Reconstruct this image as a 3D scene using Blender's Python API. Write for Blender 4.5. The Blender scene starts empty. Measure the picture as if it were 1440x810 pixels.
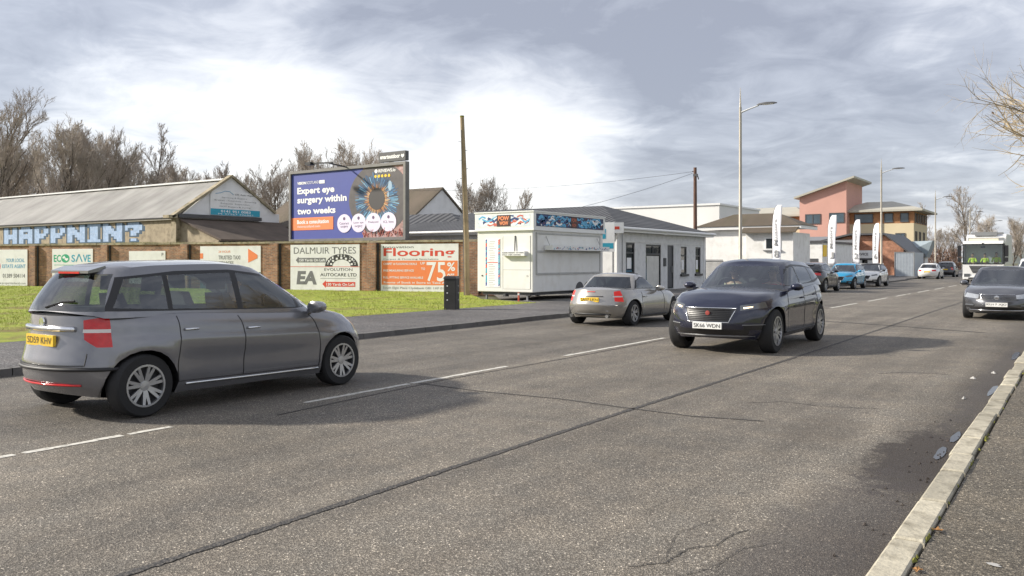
import bpy, bmesh, math, random
import numpy as np
from mathutils import Vector, Matrix
R = math.radians
random.seed(7)
scene = bpy.context.scene

# ------------------------------------------------------------------ camera, sky, sun, exposure
F = 1200.0                       # focal length in photo pixels (30 mm on a 36 mm sensor)
TH = math.atan(810.0 / F)        # the view is turned this far left of the road's direction
CT, ST = math.cos(TH), math.sin(TH)
CAMH = 1.6
cam = bpy.data.cameras.new("camera")
cam.sensor_width = 36.0
cam.lens = 30.0
cam.shift_y = -37.0 / 1440.0
cam.clip_start = 0.1
cam.clip_end = 6000
camo = bpy.data.objects.new("camera", cam)
camo.location = (0, 0, CAMH)
camo.rotation_euler = (R(90), 0, TH)
scene.collection.objects.link(camo)
scene.camera = camo

SUN_DIR = Vector((-0.88, -0.47, 0.54)).normalized()     # towards the sun
SUN_EL = math.asin(SUN_DIR.z)
SUN_ROT = math.atan2(SUN_DIR.x, SUN_DIR.y)
world = bpy.data.worlds.new("World")
scene.world = world
world.use_nodes = True
sl = bpy.data.lights.new("sun", 'SUN')
sl.energy = 2.4
sl.angle = R(3.0)
sl.color = (1.0, 0.93, 0.82)
so = bpy.data.objects.new("sun", sl)
so.rotation_euler = SUN_DIR.to_track_quat('Z', 'Y').to_euler()
so.location = (0, 0, 60)
scene.collection.objects.link(so)
scene.view_settings.view_transform = 'Standard'
scene.view_settings.look = 'None'
scene.view_settings.exposure = 1.5
scene.view_settings.gamma = 1
scene.view_settings.use_curve_mapping = False

def build_sky():
    nt = world.node_tree
    N, L = nt.nodes, nt.links
    for n in list(N):
        N.remove(n)
    out = N.new('ShaderNodeOutputWorld')
    bg = N.new('ShaderNodeBackground')
    bg.inputs['Strength'].default_value = 0.1
    L.new(bg.outputs[0], out.inputs[0])
    sky = N.new('ShaderNodeTexSky')
    sky.sky_type = 'NISHITA'
    sky.sun_disc = False
    sky.sun_elevation = SUN_EL
    sky.sun_rotation = SUN_ROT
    sky.air_density = 1.0
    sky.dust_density = 1.0
    tc = N.new('ShaderNodeTexCoord')
    sep = N.new('ShaderNodeSeparateXYZ')
    L.new(tc.outputs['Generated'], sep.inputs[0])
    def math_(op, a, b=None, clamp=False):
        m = N.new('ShaderNodeMath'); m.operation = op; m.use_clamp = clamp
        for i, v in enumerate((a, b)):
            if v is None: continue
            if isinstance(v, (int, float)): m.inputs[i].default_value = v
            else: L.new(v, m.inputs[i])
        return m.outputs[0]
    def ramp(fac, stops):
        r = N.new('ShaderNodeValToRGB')
        cr = r.color_ramp
        cr.elements[0].position, cr.elements[0].color = stops[0][0], (*stops[0][1], 1)
        cr.elements[1].position, cr.elements[1].color = stops[-1][0], (*stops[-1][1], 1)
        for p, c in stops[1:-1]:
            e = cr.elements.new(p); e.color = (*c, 1)
        L.new(fac, r.inputs[0])
        return r.outputs[0]
    # cloud sheet: directions are projected on a layer high overhead
    zz = math_('MAXIMUM', sep.outputs[2], 0.0)
    den = math_('ADD', zz, 0.16)
    cx = math_('DIVIDE', sep.outputs[0], den)
    cy = math_('DIVIDE', sep.outputs[1], den)
    cmb = N.new('ShaderNodeCombineXYZ')
    L.new(cx, cmb.inputs[0]); L.new(cy, cmb.inputs[1])
    def noise(scale, detail, rough, off, dist=0.0):
        mp = N.new('ShaderNodeMapping')
        mp.inputs['Location'].default_value = off
        L.new(cmb.outputs[0], mp.inputs[0])
        n = N.new('ShaderNodeTexNoise')
        n.inputs['Scale'].default_value = scale
        n.inputs['Detail'].default_value = detail
        n.inputs['Roughness'].default_value = rough
        n.inputs['Distortion'].default_value = dist
        L.new(mp.outputs[0], n.inputs['Vector'])
        return n.outputs[0]
    big = noise(0.42, 7.0, 0.52, SKY_OFF, 0.5)
    fine = noise(1.5, 8.0, 0.58, (4.1, 2.2, 0), 0.7)
    wisp = noise(3.6, 9.0, 0.6, (1.3, 7.7, 0), 1.0)
    # the clouds thin out low over the left of the road, where the sun lights them through
    def lobe(az, el, width):
        d = Vector((math.sin(az) * math.cos(el), math.cos(az) * math.cos(el), math.sin(el)))
        dp = N.new('ShaderNodeVectorMath'); dp.operation = 'DOT_PRODUCT'
        L.new(tc.outputs['Generated'], dp.inputs[0]); dp.inputs[1].default_value = d
        mr = N.new('ShaderNodeMapRange'); mr.interpolation_type = 'SMOOTHSTEP'
        mr.inputs['From Min'].default_value = math.cos(width); mr.inputs['From Max'].default_value = 1.0
        L.new(dp.outputs['Value'], mr.inputs[0])
        return mr.outputs[0]
    thin = None
    for az, el, wd, amt in ((-20, 5.5, 12, .50), (-7, 4.5, 13, .55), (2, 8.5, 8, .42), (-26, 18, 12, -.22), (20, 3, 14, .12), (-4, 15.5, 12, -.36), (17, 11, 16, -.34), (4, 19, 13, -.15)):
        t_ = math_('MULTIPLY', lobe(-TH + R(az), R(el), R(wd)), amt)
        thin = t_ if thin is None else math_('ADD', thin, t_)
    v = math_('ADD', math_('MULTIPLY', math_('SUBTRACT', big, 0.5), 1.15), math_('MULTIPLY', math_('SUBTRACT', fine, 0.5), 1.15))
    v = math_('ADD', v, math_('MULTIPLY', math_('SUBTRACT', wisp, 0.5), 0.8))
    v = math_('ADD', math_('ADD', v, 0.42), thin, True)
    k = CLOUD_K
    col = ramp(v, [(0.0, (0.33 * k, 0.345 * k, 0.41 * k)), (0.3, (0.48 * k, 0.50 * k, 0.57 * k)),
                   (0.52, (0.68 * k, 0.695 * k, 0.75 * k)), (0.76, (0.87 * k, 0.875 * k, 0.90 * k)), (1.0, (1.02 * k, 1.02 * k, 1.02 * k))])
    mul = N.new('ShaderNodeVectorMath'); mul.operation = 'SCALE'
    mul.inputs['Scale'].default_value = 10.0
    L.new(col, mul.inputs[0])
    mx = N.new('ShaderNodeMixRGB')
    mx.inputs[0].default_value = 0.9
    L.new(sky.outputs[0], mx.inputs[1]); L.new(mul.outputs[0], mx.inputs[2])
    L.new(mx.outputs[0], bg.inputs['Color'])
SKY_OFF = (1.7, 0.4, 0.0)
CLOUD_K = 0.415
build_sky()

# ------------------------------------------------------------------ helpers
def px(x, y, z):
    """world point seen at photo pixel x, y at depth z along the view axis"""
    a, b = (x - 720.0) / F * z, (368.0 - y) / F * z
    return Vector((a * CT - z * ST, a * ST + z * CT, CAMH + b))
def gp(x, y, h=0.0):
    return px(x, y, (CAMH - h) * F / (y - 368.0))
def at_x(x, y, X):
    """world point at pixel x, y on the vertical plane with that world X (planes along the road)"""
    return px(x, y, X * F / (CT * (x - 810.0 - 720.0)))
def at_y(x, y, Y):
    u = x - 720.0
    return px(x, y, Y / (u / F * ST + CT))

MATS = {}
def node_mat(name):
    m = bpy.data.materials.new(name); m.use_nodes = True
    nt = m.node_tree
    return m, nt, nt.nodes['Principled BSDF']
def pm(name, col, rough=0.6, metal=0.0, var=0.12, scale=3.0, bump=0.0, bscale=40.0, spec=0.5, coat=0.0, dirt=None, dirt_amt=0.0, island=0.0):
    """plain material with a little procedural unevenness"""
    if name in MATS: return MATS[name]
    m, nt, b = node_mat(name)
    N, L = nt.nodes, nt.links
    tc = N.new('ShaderNodeTexCoord')
    no = N.new('ShaderNodeTexNoise'); no.inputs['Scale'].default_value = scale; no.inputs['Detail'].default_value = 6
    no.inputs['Roughness'].default_value = 0.6
    L.new(tc.outputs['Object'], no.inputs['Vector'])
    r = N.new('ShaderNodeValToRGB')
    r.color_ramp.elements[0].position = 0.3; r.color_ramp.elements[1].position = 0.72
    r.color_ramp.elements[0].color = (*[max(0, c * (1 - var)) for c in col], 1)
    r.color_ramp.elements[1].color = (*[min(1, c * (1 + var)) for c in col], 1)
    L.new(no.outputs[0], r.inputs[0])
    src = r.outputs[0]
    if dirt:
        n2 = N.new('ShaderNodeTexNoise'); n2.inputs['Scale'].default_value = scale * 2.3; n2.inputs['Detail'].default_value = 8
        L.new(tc.outputs['Object'], n2.inputs['Vector'])
        mr = N.new('ShaderNodeMapRange'); mr.inputs['From Min'].default_value = 0.48; mr.inputs['From Max'].default_value = 0.72
        mr.inputs['To Max'].default_value = dirt_amt
        L.new(n2.outputs[0], mr.inputs[0])
        mx = N.new('ShaderNodeMixRGB'); L.new(mr.outputs[0], mx.inputs[0]); L.new(src, mx.inputs[1])
        mx.inputs[2].default_value = (*dirt, 1); src = mx.outputs[0]
    if island:
        ge = N.new('ShaderNodeNewGeometry'); mi = N.new('ShaderNodeMapRange'); L.new(ge.outputs['Random Per Island'], mi.inputs[0])
        mi.inputs['To Min'].default_value = 1 - island; mi.inputs['To Max'].default_value = 1 + island * .5
        si = N.new('ShaderNodeVectorMath'); si.operation = 'SCALE'; L.new(src, si.inputs[0]); L.new(mi.outputs[0], si.inputs['Scale']); src = si.outputs[0]
    L.new(src, b.inputs['Base Color'])
    b.inputs['Roughness'].default_value = rough; b.inputs['Metallic'].default_value = metal
    b.inputs['Specular IOR Level'].default_value = spec
    if coat: b.inputs['Coat Weight'].default_value = coat; b.inputs['Coat Roughness'].default_value = 0.04
    if bump:
        n3 = N.new('ShaderNodeTexNoise'); n3.inputs['Scale'].default_value = bscale; n3.inputs['Detail'].default_value = 4
        L.new(tc.outputs['Object'], n3.inputs['Vector'])
        bp = N.new('ShaderNodeBump'); bp.inputs['Strength'].default_value = bump; bp.inputs['Distance'].default_value = 0.02
        L.new(n3.outputs[0], bp.inputs['Height']); L.new(bp.outputs[0], b.inputs['Normal'])
    MATS[name] = m
    return m
def glass_mat(name, tint, gloss=0.12, rough=0.02):
    if name in MATS: return MATS[name]
    m = bpy.data.materials.new(name); m.use_nodes = True
    nt = m.node_tree; N, L = nt.nodes, nt.links
    N.remove(N['Principled BSDF'])
    tr = N.new('ShaderNodeBsdfTransparent'); tr.inputs[0].default_value = (*tint, 1)
    gl = N.new('ShaderNodeBsdfGlossy'); gl.inputs['Roughness'].default_value = rough
    gl.inputs[0].default_value = (0.95, 0.97, 1, 1)
    fr = N.new('ShaderNodeFresnel'); fr.inputs[0].default_value = 1.5
    ad = N.new('ShaderNodeMath'); ad.operation = 'ADD'; ad.inputs[1].default_value = gloss; ad.use_clamp = True
    L.new(fr.outputs[0], ad.inputs[0])
    mx = N.new('ShaderNodeMixShader')
    L.new(ad.outputs[0], mx.inputs[0]); L.new(tr.outputs[0], mx.inputs[1]); L.new(gl.outputs[0], mx.inputs[2])
    L.new(mx.outputs[0], N['Material Output'].inputs[0])
    MATS[name] = m
    return m
def emit_mat(name, col, strength):
    if name in MATS: return MATS[name]
    m, nt, b = node_mat(name)
    b.inputs['Base Color'].default_value = (*col, 1)
    b.inputs['Emission Color'].default_value = (*col, 1)
    b.inputs['Emission Strength'].default_value = strength
    MATS[name] = m
    return m

class MB:
    """collects faces and links them as one mesh object"""
    def __init__(s):
        s.v = []; s.f = []; s.m = []; s.mt = Matrix.Identity(4); s.mi = 0
    def add(s, vs, fs):
        o = len(s.v)
        s.v += [tuple(s.mt @ Vector(p)) for p in vs]
        s.f += [tuple(i + o for i in f) for f in fs]
        s.m += [s.mi] * len(fs)
        return s
    def box(s, x0, x1, y0, y1, z0, z1):
        vs = [(x, y, z) for z in (z0, z1) for y in (y0, y1) for x in (x0, x1)]
        return s.add(vs, [(0, 2, 3, 1), (4, 5, 7, 6), (0, 1, 5, 4), (2, 6, 7, 3), (0, 4, 6, 2), (1, 3, 7, 5)])
    def bar(s, a, b, w, h):
        """box bar between two points"""
        a, b = Vector(a), Vector(b); d = (b - a).normalized()
        up = Vector((0, 0, 1)) if abs(d.z) < 0.95 else Vector((0, 1, 0))
        r = d.cross(up).normalized() * w / 2; u = r.cross(d).normalized() * h / 2
        vs = [a - r - u, a + r - u, a + r + u, a - r + u, b - r - u, b + r - u, b + r + u, b - r + u]
        return s.add(vs, [(3, 2, 1, 0), (4, 5, 6, 7), (0, 1, 5, 4), (1, 2, 6, 5), (2, 3, 7, 6), (3, 0, 4, 7)])
    def tube(s, pts, rad, n=8, cap=True):
        pts = [Vector(p) for p in pts]
        if not hasattr(rad, '__len__'): rad = [rad] * len(pts)
        vs, fs = [], []
        d0 = (pts[1] - pts[0]).normalized()
        u = d0.orthogonal().normalized()
        for i, p in enumerate(pts):
            d = (pts[min(i + 1, len(pts) - 1)] - pts[max(i - 1, 0)]).normalized()
            u = (u - d * u.dot(d))
            u = u.normalized() if u.length > 1e-6 else d.orthogonal().normalized()
            w = d.cross(u)
            for k in range(n):
                a = 2 * math.pi * k / n
                vs.append(p + (u * math.cos(a) + w * math.sin(a)) * rad[i])
        for i in range(len(pts) - 1):
            for k in range(n):
                fs.append((i * n + k, i * n + (k + 1) % n, (i + 1) * n + (k + 1) % n, (i + 1) * n + k))
        if cap:
            fs.append(tuple(range(n))[::-1]); fs.append(tuple(range((len(pts) - 1) * n, len(pts) * n)))
        return s.add(vs, fs)
    def lathe(s, prof, n=24, axis='Z', c=(0, 0, 0), close=False):
        """prof: list of (radius, height)"""
        vs, fs = [], []
        for r, h in prof:
            for k in range(n):
                a = 2 * math.pi * k / n
                p = (r * math.cos(a), r * math.sin(a), h)
                if axis == 'Y': p = (p[0], p[2], p[1])
                if axis == 'X': p = (p[2], p[0], p[1])
                vs.append((p[0] + c[0], p[1] + c[1], p[2] + c[2]))
        for i in range(len(prof) - 1):
            for k in range(n):
                fs.append((i * n + k, i * n + (k + 1) % n, (i + 1) * n + (k + 1) % n, (i + 1) * n + k))
        if close:
            fs.append(tuple(range(n))[::-1]); fs.append(tuple(range((len(prof) - 1) * n, len(prof) * n)))
        return s.add(vs, fs)
    def prism(s, poly, axis, d0, d1):
        """polygon in the two other axes, pushed from d0 to d1 along the axis"""
        def P(a, b, d):
            return {'X': (d, a, b), 'Y': (a, d, b), 'Z': (a, b, d)}[axis]
        n = len(poly)
        vs = [P(a, b, d0) for a, b in poly] + [P(a, b, d1) for a, b in poly]
        fs = [tuple(range(n)), tuple(range(n, 2 * n))[::-1]] + [(i, i + n, (i + 1) % n + n, (i + 1) % n) for i in range(n)]
        return s.add(vs, fs)
    def quad(s, *p):
        return s.add(p, [tuple(range(len(p)))])
    def panel(s, x0, x1, z0, z1, y):
        return s.quad((x0, y, z0), (x1, y, z0), (x1, y, z1), (x0, y, z1))
    def disc(s, cx, cz, rx, rz, y, n=28, a0=0.0, a1=2 * math.pi, inner=None):
        full = abs(a1 - a0 - 2 * math.pi) < 1e-6
        if inner is None:
            vs = [(cx + rx * math.cos(a0 + (a1 - a0) * k / n), y, cz + rz * math.sin(a0 + (a1 - a0) * k / n)) for k in range(n + (0 if full else 1))]
            if not full: vs.append((cx, y, cz))
            return s.add(vs, [tuple(range(len(vs)))])
        vs, fs = [], []
        for k in range(n + 1):
            a = a0 + (a1 - a0) * k / n
            for q in (1.0, inner): vs.append((cx + q * rx * math.cos(a), y, cz + q * rz * math.sin(a)))
        for k in range(n): fs.append((2 * k, 2 * k + 2, 2 * k + 3, 2 * k + 1))
        return s.add(vs, fs)
    def text(s, txt, x0, z0, w, h, y, bold=0.0, shear=0.0):
        """lettering stretched to the rectangle, facing -Y"""
        vs, fs = glyphs(txt, bold)
        xs = [p[0] for p in vs]; ys = [p[1] for p in vs]
        ax, bx, ay, by = min(xs), max(xs), min(ys), max(ys)
        kx, ky = w / max(bx - ax, 1e-4), h / max(by - ay, 1e-4)
        return s.add([(x0 + (p[0] - ax) * kx + shear * (p[1] - ay) * ky, y, z0 + (p[1] - ay) * ky) for p in vs], fs)
    def build(s, name, mats, parent=None, smooth=False, kind=None, angle=None):
        me = bpy.data.meshes.new(name)
        me.from_pydata(s.v, [], s.f)
        if not isinstance(mats, (list, tuple)): mats = [mats]
        for m in mats: me.materials.append(m)
        if len(mats) > 1: me.polygons.foreach_set('material_index', s.m)
        bm = bmesh.new(); bm.from_mesh(me)
        bmesh.ops.recalc_face_normals(bm, faces=bm.faces)
        bm.to_mesh(me); bm.free()
        if smooth:
            me.polygons.foreach_set('use_smooth', [True] * len(me.polygons))
            if angle: me.set_sharp_from_angle(angle=R(angle))
        o = bpy.data.objects.new(name, me)
        scene.collection.objects.link(o)
        if parent: o.parent = parent
        if kind: o['kind'] = kind
        return o
GL = {}
def glyphs(txt, bold):
    key = (txt, bold)
    if key not in GL:
        cu = bpy.data.curves.new('lettering', 'FONT'); cu.body = txt; cu.offset = bold; cu.resolution_u = 3
        ob = bpy.data.objects.new('lettering', cu)
        scene.collection.objects.link(ob)
        dg = bpy.context.evaluated_depsgraph_get()
        me = bpy.data.meshes.new_from_object(ob.evaluated_get(dg))
        GL[key] = ([tuple(v.co) for v in me.vertices], [tuple(p.vertices) for p in me.polygons])
        bpy.data.objects.remove(ob); bpy.data.curves.remove(cu); bpy.data.meshes.remove(me)
    return GL[key]
def thing(name, label, cat, loc=(0, 0, 0), rz=0.0, group=None):
    o = bpy.data.objects.new(name, None)
    scene.collection.objects.link(o)
    o.empty_display_size = 0.2
    o.location = loc; o.rotation_euler = (0, 0, rz)
    o['label'] = label; o['category'] = cat
    if group: o['group'] = group
    return o
def tag(o, label, cat, group=None, kind=None):
    o['label'] = label; o['category'] = cat
    if group: o['group'] = group
    if kind: o['kind'] = kind
    return o
def dup(root, loc, rz, label=None, group=None, sc=None):
    r = root.copy(); scene.collection.objects.link(r)
    r.location = loc; r.rotation_euler = (0, 0, rz)
    if sc: r.scale = sc
    if label: r['label'] = label
    if group: r['group'] = group
    for ch in list(root.children):
        c = ch.copy(); scene.collection.objects.link(c); c.parent = r
        for g in list(ch.children):
            d = g.copy(); scene.collection.objects.link(d); d.parent = c
    return r
# ------------------------------------------------------------------ ground materials
def asphalt(name, base, chips, wet_edge=None, chip_scale=75.0, patch=0.16):
    m, nt, b = node_mat(name); N, L = nt.nodes, nt.links
    tc = N.new('ShaderNodeTexCoord')
    def noise(scale, detail=5, rough=0.6, vec=None):
        n = N.new('ShaderNodeTexNoise'); n.inputs['Scale'].default_value = scale; n.inputs['Detail'].default_value = detail
        n.inputs['Roughness'].default_value = rough
        L.new(vec or tc.outputs['Object'], n.inputs['Vector']); return n.outputs[0]
    def mr(src, a, b_, c=0.0, d=1.0):
        q = N.new('ShaderNodeMapRange'); q.inputs['From Min'].default_value = a; q.inputs['From Max'].default_value = b_
        q.inputs['To Min'].default_value = c; q.inputs['To Max'].default_value = d; L.new(src, q.inputs[0]); return q.outputs[0]
    def mix(f, a, b_, blend='MIX'):
        q = N.new('ShaderNodeMixRGB'); q.blend_type = blend
        for i, v in enumerate((f, a, b_)):
            if isinstance(v, (int, float)): q.inputs[i].default_value = v
            elif isinstance(v, tuple): q.inputs[i].default_value = (*v, 1)
            else: L.new(v, q.inputs[i])
        return q.outputs[0]
    vo = N.new('ShaderNodeTexVoronoi'); vo.inputs['Scale'].default_value = chip_scale
    L.new(tc.outputs['Object'], vo.inputs['Vector'])
    sv = N.new('ShaderNodeSeparateColor'); L.new(vo.outputs['Color'], sv.inputs[0])
    chip = mr(sv.outputs[0], 0.35, 1.0)
    col = mix(chip, tuple(c * 0.54 for c in base), chips)
    fine = noise(chip_scale * 0.55, 4, 0.7)
    col = mix(mr(fine, 0.42, 0.6, 0.0, 0.75), col, tuple(c * 0.42 for c in base))
    speck = mr(sv.outputs[1], 0.975, 0.99)
    col = mix(speck, col, tuple(min(1, c * 1.7) for c in chips))
    big = noise(0.35, 7, 0.62)
    col = mix(mr(big, 0.35, 0.68, 0, 1), col, mix(1.0, col, tuple([1 - patch * 2.2] * 3), 'MULTIPLY'))
    mid = noise(2.2, 6, 0.7)
    col = mix(mr(mid, 0.4, 0.7, 0, 0.8), col, mix(1.0, col, (1.42, 1.36, 1.28), 'MULTIPLY'))
    rough = mr(fine, 0.3, 0.7, 0.55, 0.95)
    if wet_edge:
        # long streaks worn by tyres, and damp grime that gathers along the near kerb
        mp = N.new('ShaderNodeMapping'); mp.inputs['Scale'].default_value = (1.0, 0.05, 1.0); L.new(tc.outputs['Object'], mp.inputs[0])
        st = noise(1.6, 5, 0.6, mp.outputs[0])
        col = mix(mr(st, 0.38, 0.66, 0, 0.6), col, mix(1.0, col, (0.52, 0.51, 0.52), 'MULTIPLY'))
        sp = N.new('ShaderNodeSeparateXYZ'); L.new(tc.outputs['Object'], sp.inputs[0])
        n2 = noise(0.55, 9, 0.72)
        ad = N.new('ShaderNodeMath'); ad.operation = 'MULTIPLY_ADD'; L.new(n2, ad.inputs[0]); ad.inputs[1].default_value = 1.5
        of_ = N.new('ShaderNodeMath'); of_.operation = 'ADD'; of_.inputs[1].default_value = 0.55; L.new(sp.outputs[0], of_.inputs[0]); L.new(of_.outputs[0], ad.inputs[2])
        em = mr(ad.outputs[0], wet_edge - 0.55, wet_edge + 0.35)
        col = mix(mr(em, 0, 1, 0, 0.85), col, mix(1.0, col, (0.13, 0.105, 0.09), 'MULTIPLY'))
        rr = N.new('ShaderNodeMath'); rr.operation = 'MULTIPLY_ADD'; L.new(em, rr.inputs[0]); rr.inputs[1].default_value = -0.08; L.new(rough, rr.inputs[2])
        rough = rr.outputs[0]
        n3 = noise(4.5, 10, 0.8)
        for (sx, sy, rx, ry, amt, mc) in ((-1.15, 7.7, .42, 1.7, .92, (0.042, 0.034, 0.029)), (-1.2, 5.0, .5, 2.4, .34, (0.075, 0.066, 0.064)), (-1.05, 14.0, .26, 6.0, .6, (0.07, 0.062, 0.058)), (-2.1, 8.4, .5, 1.0, .35, (0.08, 0.066, 0.052))):
            mpp = N.new('ShaderNodeMapping'); mpp.inputs['Location'].default_value = (-sx / rx, -sy / ry, 0); mpp.inputs['Scale'].default_value = (1 / rx, 1 / ry, 0)
            L.new(tc.outputs['Object'], mpp.inputs[0])
            ln = N.new('ShaderNodeVectorMath'); ln.operation = 'LENGTH'; L.new(mpp.outputs[0], ln.inputs[0])
            mm_ = N.new('ShaderNodeMath'); mm_.operation = 'MULTIPLY_ADD'; L.new(n3, mm_.inputs[0]); mm_.inputs[1].default_value = 2.6; L.new(ln.outputs['Value'], mm_.inputs[2])
            col = mix(mr(mm_.outputs[0], 2.25, 1.9, 0, amt), col, mc)
        # the far lane carries newer, darker tarmac
        far = mr(sp.outputs[0], -7.3, -7.75)
        col = mix(mr(far, 0, 1, 0, 0.55), col, mix(1.0, col, (0.66, 0.68, 0.72), 'MULTIPLY'))
    L.new(col, b.inputs['Base Color']); L.new(rough, b.inputs['Roughness'])
    b.inputs['Specular IOR Level'].default_value = 0.4
    bp = N.new('ShaderNodeBump'); bp.inputs['Strength'].default_value = 0.8; bp.inputs['Distance'].default_value = 0.006
    L.new(vo.outputs['Distance'], bp.inputs['Height']); L.new(bp.outputs[0], b.inputs['Normal'])
    return m
M_ROAD = asphalt('road asphalt', (0.250, 0.224, 0.187), (0.46, 0.417, 0.35), wet_edge=0.2, chip_scale=115.0)
M_PAVE = asphalt('pavement tarmac', (0.165, 0.145, 0.115), (0.30, 0.265, 0.21), chip_scale=95.0)
M_PAVE_FAR = asphalt('far pavement tarmac', (0.155, 0.149, 0.149), (0.27, 0.26, 0.26), chip_scale=60.0, patch=0.2)
M_YARD = asphalt('yard concrete', (0.24, 0.23, 0.215), (0.34, 0.325, 0.30), chip_scale=30.0, patch=0.2)
M_GROUND = pm('rough ground', (0.10, 0.10, 0.05), 0.95, var=0.4, scale=0.3, dirt=(0.09, 0.07, 0.045), dirt_amt=0.9)
def grass_ground():
    m, nt, b = node_mat('turf'); N, L = nt.nodes, nt.links
    tc = N.new('ShaderNodeTexCoord')
    def noise(s, d):
        n = N.new('ShaderNodeTexNoise'); n.inputs['Scale'].default_value = s; n.inputs['Detail'].default_value = d; n.inputs['Roughness'].default_value = 0.7
        L.new(tc.outputs['Object'], n.inputs['Vector']); return n.outputs[0]
    r = N.new('ShaderNodeValToRGB'); e = r.color_ramp.elements
    e[0].position = 0.33; e[0].color = (0.20, 0.27, 0.024, 1); e[1].position = 0.66; e[1].color = (0.36, 0.38, 0.05, 1)
    L.new(noise(3.0, 8), r.inputs[0])
    r2 = N.new('ShaderNodeValToRGB'); e = r2.color_ramp.elements
    e[0].position = 0.50; e[0].color = (0, 0, 0, 1); e[1].position = 0.66; e[1].color = (1, 1, 1, 1)
    L.new(noise(0.7, 6), r2.inputs[0])
    mx = N.new('ShaderNodeMixRGB'); L.new(r2.outputs[0], mx.inputs[0]); L.new(r.outputs[0], mx.inputs[1]); mx.inputs[2].default_value = (0.20, 0.15, 0.05, 1)
    L.new(mx.outputs[0], b.inputs['Base Color']); b.inputs['Roughness'].default_value = 0.95
    bp = N.new('ShaderNodeBump'); bp.inputs['Strength'].default_value = 1.0; bp.inputs['Distance'].default_value = 0.05
    L.new(noise(25, 6), bp.inputs['Height']); L.new(bp.outputs[0], b.inputs['Normal'])
    return m
M_TURF = grass_ground()

# ------------------------------------------------------------------ ground, road, kerbs
mb = MB(); mb.quad((-1500, -300, -0.03), (1200, -300, -0.03), (1200, 2500, -0.03), (-1500, 2500, -0.03))
mb.build('ground', M_GROUND, kind='structure')
KERB_N, KERB_F = -0.9, -12.5
def far_kerb(y):
    """world X of the far kerb, with its parking bay"""
    pts = [(-60, -12.5), (41.5, -12.5), (43.5, -13.15), (61, -13.15), (63, -12.55), (78, -12.75), (82, -13.3), (420, -13.3)]
    return float(np.interp(y, [p[0] for p in pts], [p[1] for p in pts]))
YS = [-60, -30, 0, 10, 20, 30, 36, 41.5, 43.5, 50, 61, 63, 70, 78, 82, 100, 150, 220, 420]
mb = MB()
for a, b in zip(YS[:-1], YS[1:]):
    mb.quad((far_kerb(a) - 0.05, a, 0), (KERB_N + 0.02, a, 0), (KERB_N + 0.02, b, 0), (far_kerb(b) - 0.05, b, 0))
mb.build('road', M_ROAD, kind='structure')

# near pavement and its pale kerb stones
mb = MB(); mb.box(KERB_N + 0.185, 2.6, -60, 420, -0.2, 0.085)
mb.build('pavement', M_PAVE, kind='structure')
mb = MB(); mb.box(2.62, 60, -60, 420, -0.2, 0.07)
mb.build('roadside_verge', M_TURF, kind='structure')
M_KERB = pm('kerb stone', (0.43, 0.395, 0.31), 0.85, var=0.25, scale=3.0, bump=0.4, bscale=30, dirt=(0.16, 0.14, 0.10), dirt_amt=0.85, island=.28)
M_KERB_D = pm('far kerb stone', (0.13, 0.125, 0.12), 0.85, var=0.25, scale=3.0, bump=0.3)
mb = MB(); y = -4.0; rk = random.Random(3)
while y < 130:
    l = rk.choice((0.62, 0.75, 0.9, 0.9)) if y < 12 else 0.9
    dz = rk.uniform(-0.010, 0.010); dx = rk.uniform(-0.012, 0.012); tw = rk.uniform(-0.008, 0.008)
    x0, x1, y0, y1, zt = KERB_N + dx, KERB_N + 0.165 + dx, y + 0.013, y + l - 0.013, 0.105 + dz
    c = 0.018
    vs = []
    for (yy, t) in ((y0, 0), (y0 + 0.012, 1), (y1 - 0.012, 1), (y1, 0)):
        d = 0 if t else 0.01
        vs += [(x0 + tw, yy, -0.1), (x0 + tw, yy, zt - c - d), (x0 + c + tw, yy, zt - d), (x1 - 0.01, yy, zt - d), (x1, yy, zt - 0.01 - d), (x1, yy, -0.1)]
    fs = []
    for i in range(3):
        for k in range(5): fs.append((i * 6 + k, i * 6 + k + 1, i * 6 + k + 7, i * 6 + k + 6))
    fs += [tuple(range(6)), tuple(range(18, 24))]
    mb.add(vs, fs)
    y += l
mb.box(KERB_N, KERB_N + 0.165, 130, 420, -0.1, 0.1)
mb.build('kerb', M_KERB, kind='structure')

# far pavement, its dark kerb and the parking bay
mb = MB(); mk = MB()
for a, b in zip(YS[:-1], YS[1:]):
    fa, fb = far_kerb(a), far_kerb(b)
    h = 0.10
    bx = -16.7
    mb.add([(bx, a, h), (fa - 0.14, a, h), (fb - 0.14, b, h), (bx, b, h)], [(0, 1, 2, 3)])
    n = max(1, int((b - a) / 0.92)) if b < 110 else 1
    for i in range(n):
        t0, t1 = i / n, (i + 1) / n
        ya, yb = a + (b - a) * t0 + 0.006, a + (b - a) * t1 - 0.006
        xa, xb = fa + (fb - fa) * t0, fa + (fb - fa) * t1
        d = rk.uniform(-0.006, 0.006)
        mk.add([(xa, ya, -0.1), (xb, yb, -0.1), (xb, yb, 0.11 + d), (xa, ya, 0.11 + d), (xa - 0.14, ya, 0.11 + d), (xb - 0.14, yb, 0.11 + d)],
               [(0, 1, 2, 3), (3, 2, 5, 4)])
mb.build('far_pavement', M_PAVE_FAR, kind='structure')
mk.build('far_kerb', M_KERB_D, kind='structure')

# hard standing behind the far pavement, from the snack trailer onwards
mb = MB()
mb.quad((-16.7, 26.5, 0.096), (-16.7, 420, 0.096), (-60, 420, 0.096), (-60, 34.5, 0.096), (-24.6, 34.5, 0.096), (-18.3, 26.5, 0.096))
mb.build('forecourt', M_YARD, kind='structure')

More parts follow.
